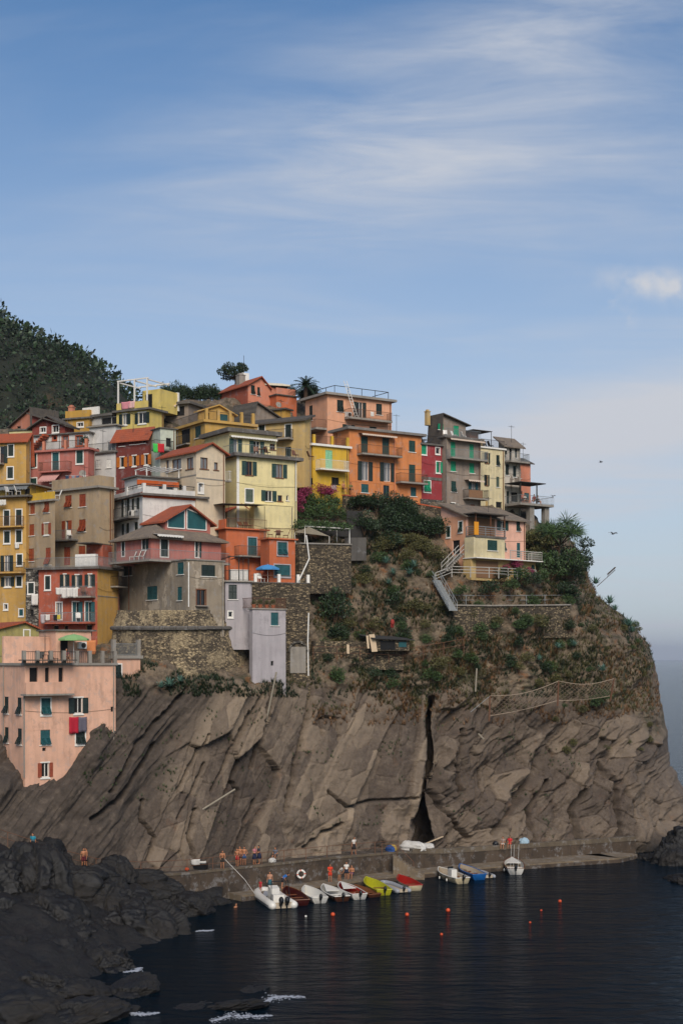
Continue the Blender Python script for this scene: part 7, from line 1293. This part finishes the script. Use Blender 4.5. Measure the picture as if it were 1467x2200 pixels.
person(upq(478, .1), fr + .5, 'lean', 'tanned person leaning on the path railing where the rope starts', None, '#2e2a26'); person(upq(510, .6), fr, 'hips', 'boy with hands on hips in bright red shorts on the path', None, '#b5202a', s=.96); person(upq(516, 1.5), fr, 'stand', 'person half hidden behind the boy in red shorts', None, '#5a3a30'); person(upq(525, 1.0), fr + .3, 'hips', 'shirtless person with hands on hips in blue shorts', None, '#35507a'); person(upq(547, .7), fr + 1.2, 'front', 'person in pink top and navy skirt hugging a friend', '#a86a70', '#18203c', skirt=True); person(upq(557, .8), fr - .8, 'front', 'person in navy skirt standing close to the one in pink', '#33363f', '#18203c', skirt=True); person(upq(592, 1.6), fr, 'sit', 'person sitting by bags against the cliff foot', '#55606e', '#30343a', lift=.05)
person(upq(760, .7), fr + 1.0, 'walk', 'person in white top and dark trousers walking on the upper path', '#c9c2ba', '#221c1c', skirt=True)
person(loq(560, 1.0), fr, 'stand', 'small child in red on the lower quay', '#a8202c', '#8a1c24', s=.62); person(loq(580, 1.2), fr + .3, 'stand', 'long haired person in teal shorts on the lower quay', '#b08268', '#23505a', skirt=True); person(loq(606, 1.3), fr + 2.0, 'bend', 'person with blue shirt bending over on the lower quay', '#1c5c9c', '#15171c')
person(loq(709, 1.6), fr + .6, 'front', 'person wrapped in an orange red towel on the lower quay', '#c83a1c', '#c83a1c'); person(loq(729, 1.7), fr + 1.2, 'bend', 'person in grey white top bending down on the lower quay', '#aaa59e', '#8d8880'); person(loq(744, 1.8), fr + .4, 'stand', 'person in white shirt and dark shorts on the lower quay', '#cfcac2', '#1c2233'); person(loq(756, 2.0), fr, 'sit', 'tanned person in violet shorts seated on the quay ledge', None, '#5a3a5e', lift=.05)
pz = lambda px: qpt(px, up_Y(px) + .1, up_z(px) + .3 - .37); person(pz(1080), fr, 'sit', 'person in white shorts sitting on the quay parapet', '#8f7a70', '#c4bdb4', lift=.02); person(pz(1095), fr, 'sit', 'person in a red dress sitting on the quay parapet', '#b8242a', '#b8242a', lift=.02)
yh = HY_; person(yh.loc(3.9, -.5, yh.uz('R', 724, 1060)[1]), yh.th, 'sit', 'shirtless person sitting on the lane wall by the yellow house', None, '#5c3430', lift=.1); person(yh.loc(4.9, -.5, yh.uz('R', 736, 1062)[1]), yh.th, 'sit', 'person in olive shirt sitting on the lane wall by the yellow house', '#6a6238', '#2c2a26', lift=.1)
Tm = Matrix.Translation(TERR.location) @ Matrix.Rotation(R(35), 4, 'Z')
for i, (x, y, c, lb) in enumerate(((1.0, -1.6, '#b0685a', 'diner in a pinkish shirt on the pier terrace'), (2.2, -1.0, '#c2bcb4', 'diner in a white shirt on the pier terrace'), (3.2, -1.7, '#8a3a34', 'diner in a dark red shirt on the pier terrace'), (4.2, -1.2, '#8c8a90', 'diner in a grey shirt on the pier terrace'))): person(Tm @ Vector((x, y, 0)), R(35) + [1.4, 0, -1.3, .4][i], 'sit', lb, c, '#2a2c30')
for i, x in enumerate((1.6, 3.7)): table(Tm @ Vector((x, -1.5, 0)), BROWN, ['wooden dining table near the white wall on the pier terrace', 'wooden dining table at the open side of the pier terrace'][i], .5)
hp = HPR; person(hp.loc(4.6, 1.0, hp.h + .22), hp.th, 'sit', 'person in dark dress seated on the peach roof terrace', '#7a4a48', '#15161a')
sw = person(wp(506, 1982, -1.35), R(60), 'stand', 'swimmer with only the head above the dark water', None, '#2b2b2b')
# things lying on the quay
def crumple(p, sx, sy, sz, mat, label, cat, seed, name):
    bm = bmesh.new(); bmesh.ops.create_icosphere(bm, subdivisions=3, radius=1); rnd = random.Random(seed)
    v = np.array([q.co[:] for q in bm.verts]); d = .7 + .6 * ridged(v[:, 0] * 1.5 + seed, v[:, 1] * 1.5, v[:, 2] * 1.5, 3, seed)
    for q, k, c in zip(bm.verts, d, v): q.co = Vector(c) * float(k); q.co.z = max(q.co.z, -.25)
    me = bpy.data.meshes.new(name); bm.to_mesh(me); bm.free(); me.materials.append(mat); o = link(name, me, None, Vector(p) + Vector((0, 0, .2 * sz)), random.uniform(0, 3), scale=(sx, sy, sz)); tag(o, label, cat); return o
TARP = simple('pale_tarpaulin', '#b9b6b0', 1, .7)
crumple(upq(884, 1.8), 1.5, .8, .7, TARP, 'small boat wrapped in pale tarpaulin on the quay', 'covered boat', 3, 'covered_boat'); crumple(upq(918, 2.0), .9, .6, .5, TARP, 'low pale covered heap beside the wrapped boat', 'cover', 4, 'cover'); tag(MB().box(-1.7, -.12, 0, 1.7, .12, .06).build('paddle_board', simple('plywood', '#b9a386'), None, upq(925, 2.6) + Vector((0, 0, .7)), .6), 'pale board lying slanted on the covered heap', 'board').rotation_euler = (0, R(-14), .6)
crumple(upq(838, 1.2), .8, .4, .4, simple('blue_bag', '#234a86', 1, .7), 'blue bags piled at the top of the quay stairs', 'bags', 5, 'bag'); crumple(upq(845, 1.4), .4, .35, .45, simple('yellow_bag', '#a88a3c', 1, .7), 'yellowish bag beside the blue bags', 'bag', 6, 'bag'); crumple(upq(585, 1.2), .4, .3, .3, TARP, 'pale bag by the sitting person under the cliff', 'bag', 7, 'bag')
crumple(upq(1125, .6) + Vector((0, 0, .3)), .5, .4, .45, simple('pale_blue_bag', '#8fa6b2', 1, .7), 'pale blue bag on the parapet beside the seated pair', 'bag', 8, 'bag'); crumple(upq(1064, .6) + Vector((0, 0, .3)), .3, .3, .3, OUTB, 'dark bag on the parapet left of the seated pair', 'bag', 9, 'bag')
sg = empty('white_sign', upq(1113, 3.0) + Vector((0, 0, 1.0)), 0, 'tilted white board on the rock above the seated pair', 'board'); a = MB().box(-.4, -.02, 0, .4, .02, .6).build('panel', WHITE, sg); a.rotation_euler = (0, R(15), 0); MB().tube((0, 0, -1.2), (0, 0, 0), .03).build('post', IRON, sg)
bt = empty('market_stand', upq(425, 1.5), R(-15), 'dark low stand with white cloths thrown over it on the path', 'stand'); MB().box(-.9, -.35, 0, .9, .35, .55).build('body', OUTB, bt); o = cloth(upq(420, 1.1) + Vector((0, 0, 1.0)), .9, .55, -.2, TARP, 'white cloth thrown over the dark stand', 'cloth', seed=3); o = cloth(upq(435, 1.1) + Vector((0, 0, .75)), .7, .5, .1, TARP, 'crumpled pale cloth at the right of the dark stand', 'cloth', seed=6)
tag(MB().ball((0, 0, .15), .2, .2, .17).build('orange_bucket', simple('buoy_orange', '#d4481c'), None, upq(402, 1.0), 0, True), 'small orange float left of the dark stand', 'float')
# gulls
def gull(p, rz, s, label, sit=False):
    o = empty('seagull', p, rz, label, 'gull'); gm = simple('gull_grey', '#6a6c70', 1, .7); MB().ball((0, 0, 0), .10 * s, .28 * s, .09 * s, 8, 6).ball((0, -.28 * s, .04 * s), .06 * s, .08 * s, .06 * s, 8, 6).tube((0, -.34 * s, .04 * s), (0, -.42 * s, .02 * s), .018 * s, .008 * s, 5).prism([(-.06 * s, .22 * s, 0), (.06 * s, .22 * s, 0), (.09 * s, .42 * s, 0), (-.09 * s, .42 * s, 0)], (0, 0, .02)).build('body', gm, o, smooth=True)
    for q in (-1, 1): MB().prism([(0, -.1 * s, .04 * s), (q * .35 * s, -.16 * s, .2 * s), (q * .8 * s, .02 * s, .1 * s), (q * .35 * s, .1 * s, .2 * s), (0, .14 * s, .04 * s)], (0, 0, .02)).build('wing', gm, o)
    if sit: MB().tube((-.04, 0, 0), (-.04, 0, -.25), .01, n=4).tube((.04, 0, 0), (.04, 0, -.25), .01, n=4).build('legs', POT, o)
gull(W(1290, 993, 130), 1.0, .5, 'gull flying high beside the row of houses'); gull(W(1316, 1147, 110), .5, .6, 'gull gliding off the headland trees with wings spread'); gull(Tm @ Vector((5.7, -2.5, 1.15)), .4, .6, 'gull perched on the terrace railing corner', True)

# ---- fittings every house has: down pipes at the corner, aerials, cables
rf = random.Random(21)
for hh in HOUSES:
    try: hh.o.name
    except ReferenceError: continue
    if hh.o.get('category') != 'house' or hh.h < 4: continue
    if rf.random() < .75: x = hh.wR - .25; MB().tube((x, -.09, .2), (x, -.09, hh.h - .1), .05, n=6).build('drain_pipe', rf.choice([BROWN, CONC, RUSTY]), hh.o)
    if rf.random() < .5 and hh.wL > 2: y = hh.wL * rf.uniform(.5, .95); MB().tube((-.09, y, .2), (-.09, y, hh.h - .1), .045, n=6).build('drain_pipe', rf.choice([BROWN, CONC]), hh.o)
    if rf.random() < .55:
        x, y, z = hh.wR * rf.uniform(.3, .8), hh.wL * .5, hh.h + .2; m = MB().tube((x, y, z), (x, y, z + 2.6), .025, n=5).tube((x - .5, y, z + 2.4), (x + .5, y, z + 2.4), .014, n=4)
        for k in range(6): m.tube((x - .45 + .17 * k, y - .22, z + 2.4), (x - .45 + .17 * k, y + .22, z + 2.4), .008, n=3)
        m.build('aerial', IRON, hh.o)
    z = hh.h * rf.uniform(.55, .8); m = MB(); n = 10
    for k in range(n): a, b = k / n, (k + 1) / n; m.tube((hh.wR * a, -.05, z - .25 * math.sin(math.pi * a)), (hh.wR * b, -.05, z - .25 * math.sin(math.pi * b)), .013, n=3, caps=False)
    m.build('cable', IRON, hh.o)

# ---- sea haze
hz = MB().box(-15000, -60, -1.5, 15000, 30000, 260).build('haze'); hm = bpy.data.materials.new('haze'); hm.use_nodes = True; nt = hm.node_tree; nt.nodes.clear(); ou = nt.nodes.new('ShaderNodeOutputMaterial'); pv = nt.nodes.new('ShaderNodeVolumePrincipled'); pv.inputs['Color'].default_value = (.86, .9, 1, 1); pv.inputs['Density'].default_value = 0.00006; pv.inputs['Anisotropy'].default_value = 0.2; nt.links.new(pv.outputs[0], ou.inputs['Volume']); hz.data.materials.append(hm); tag(hz, 'pale sea haze', 'haze', kind='stuff')
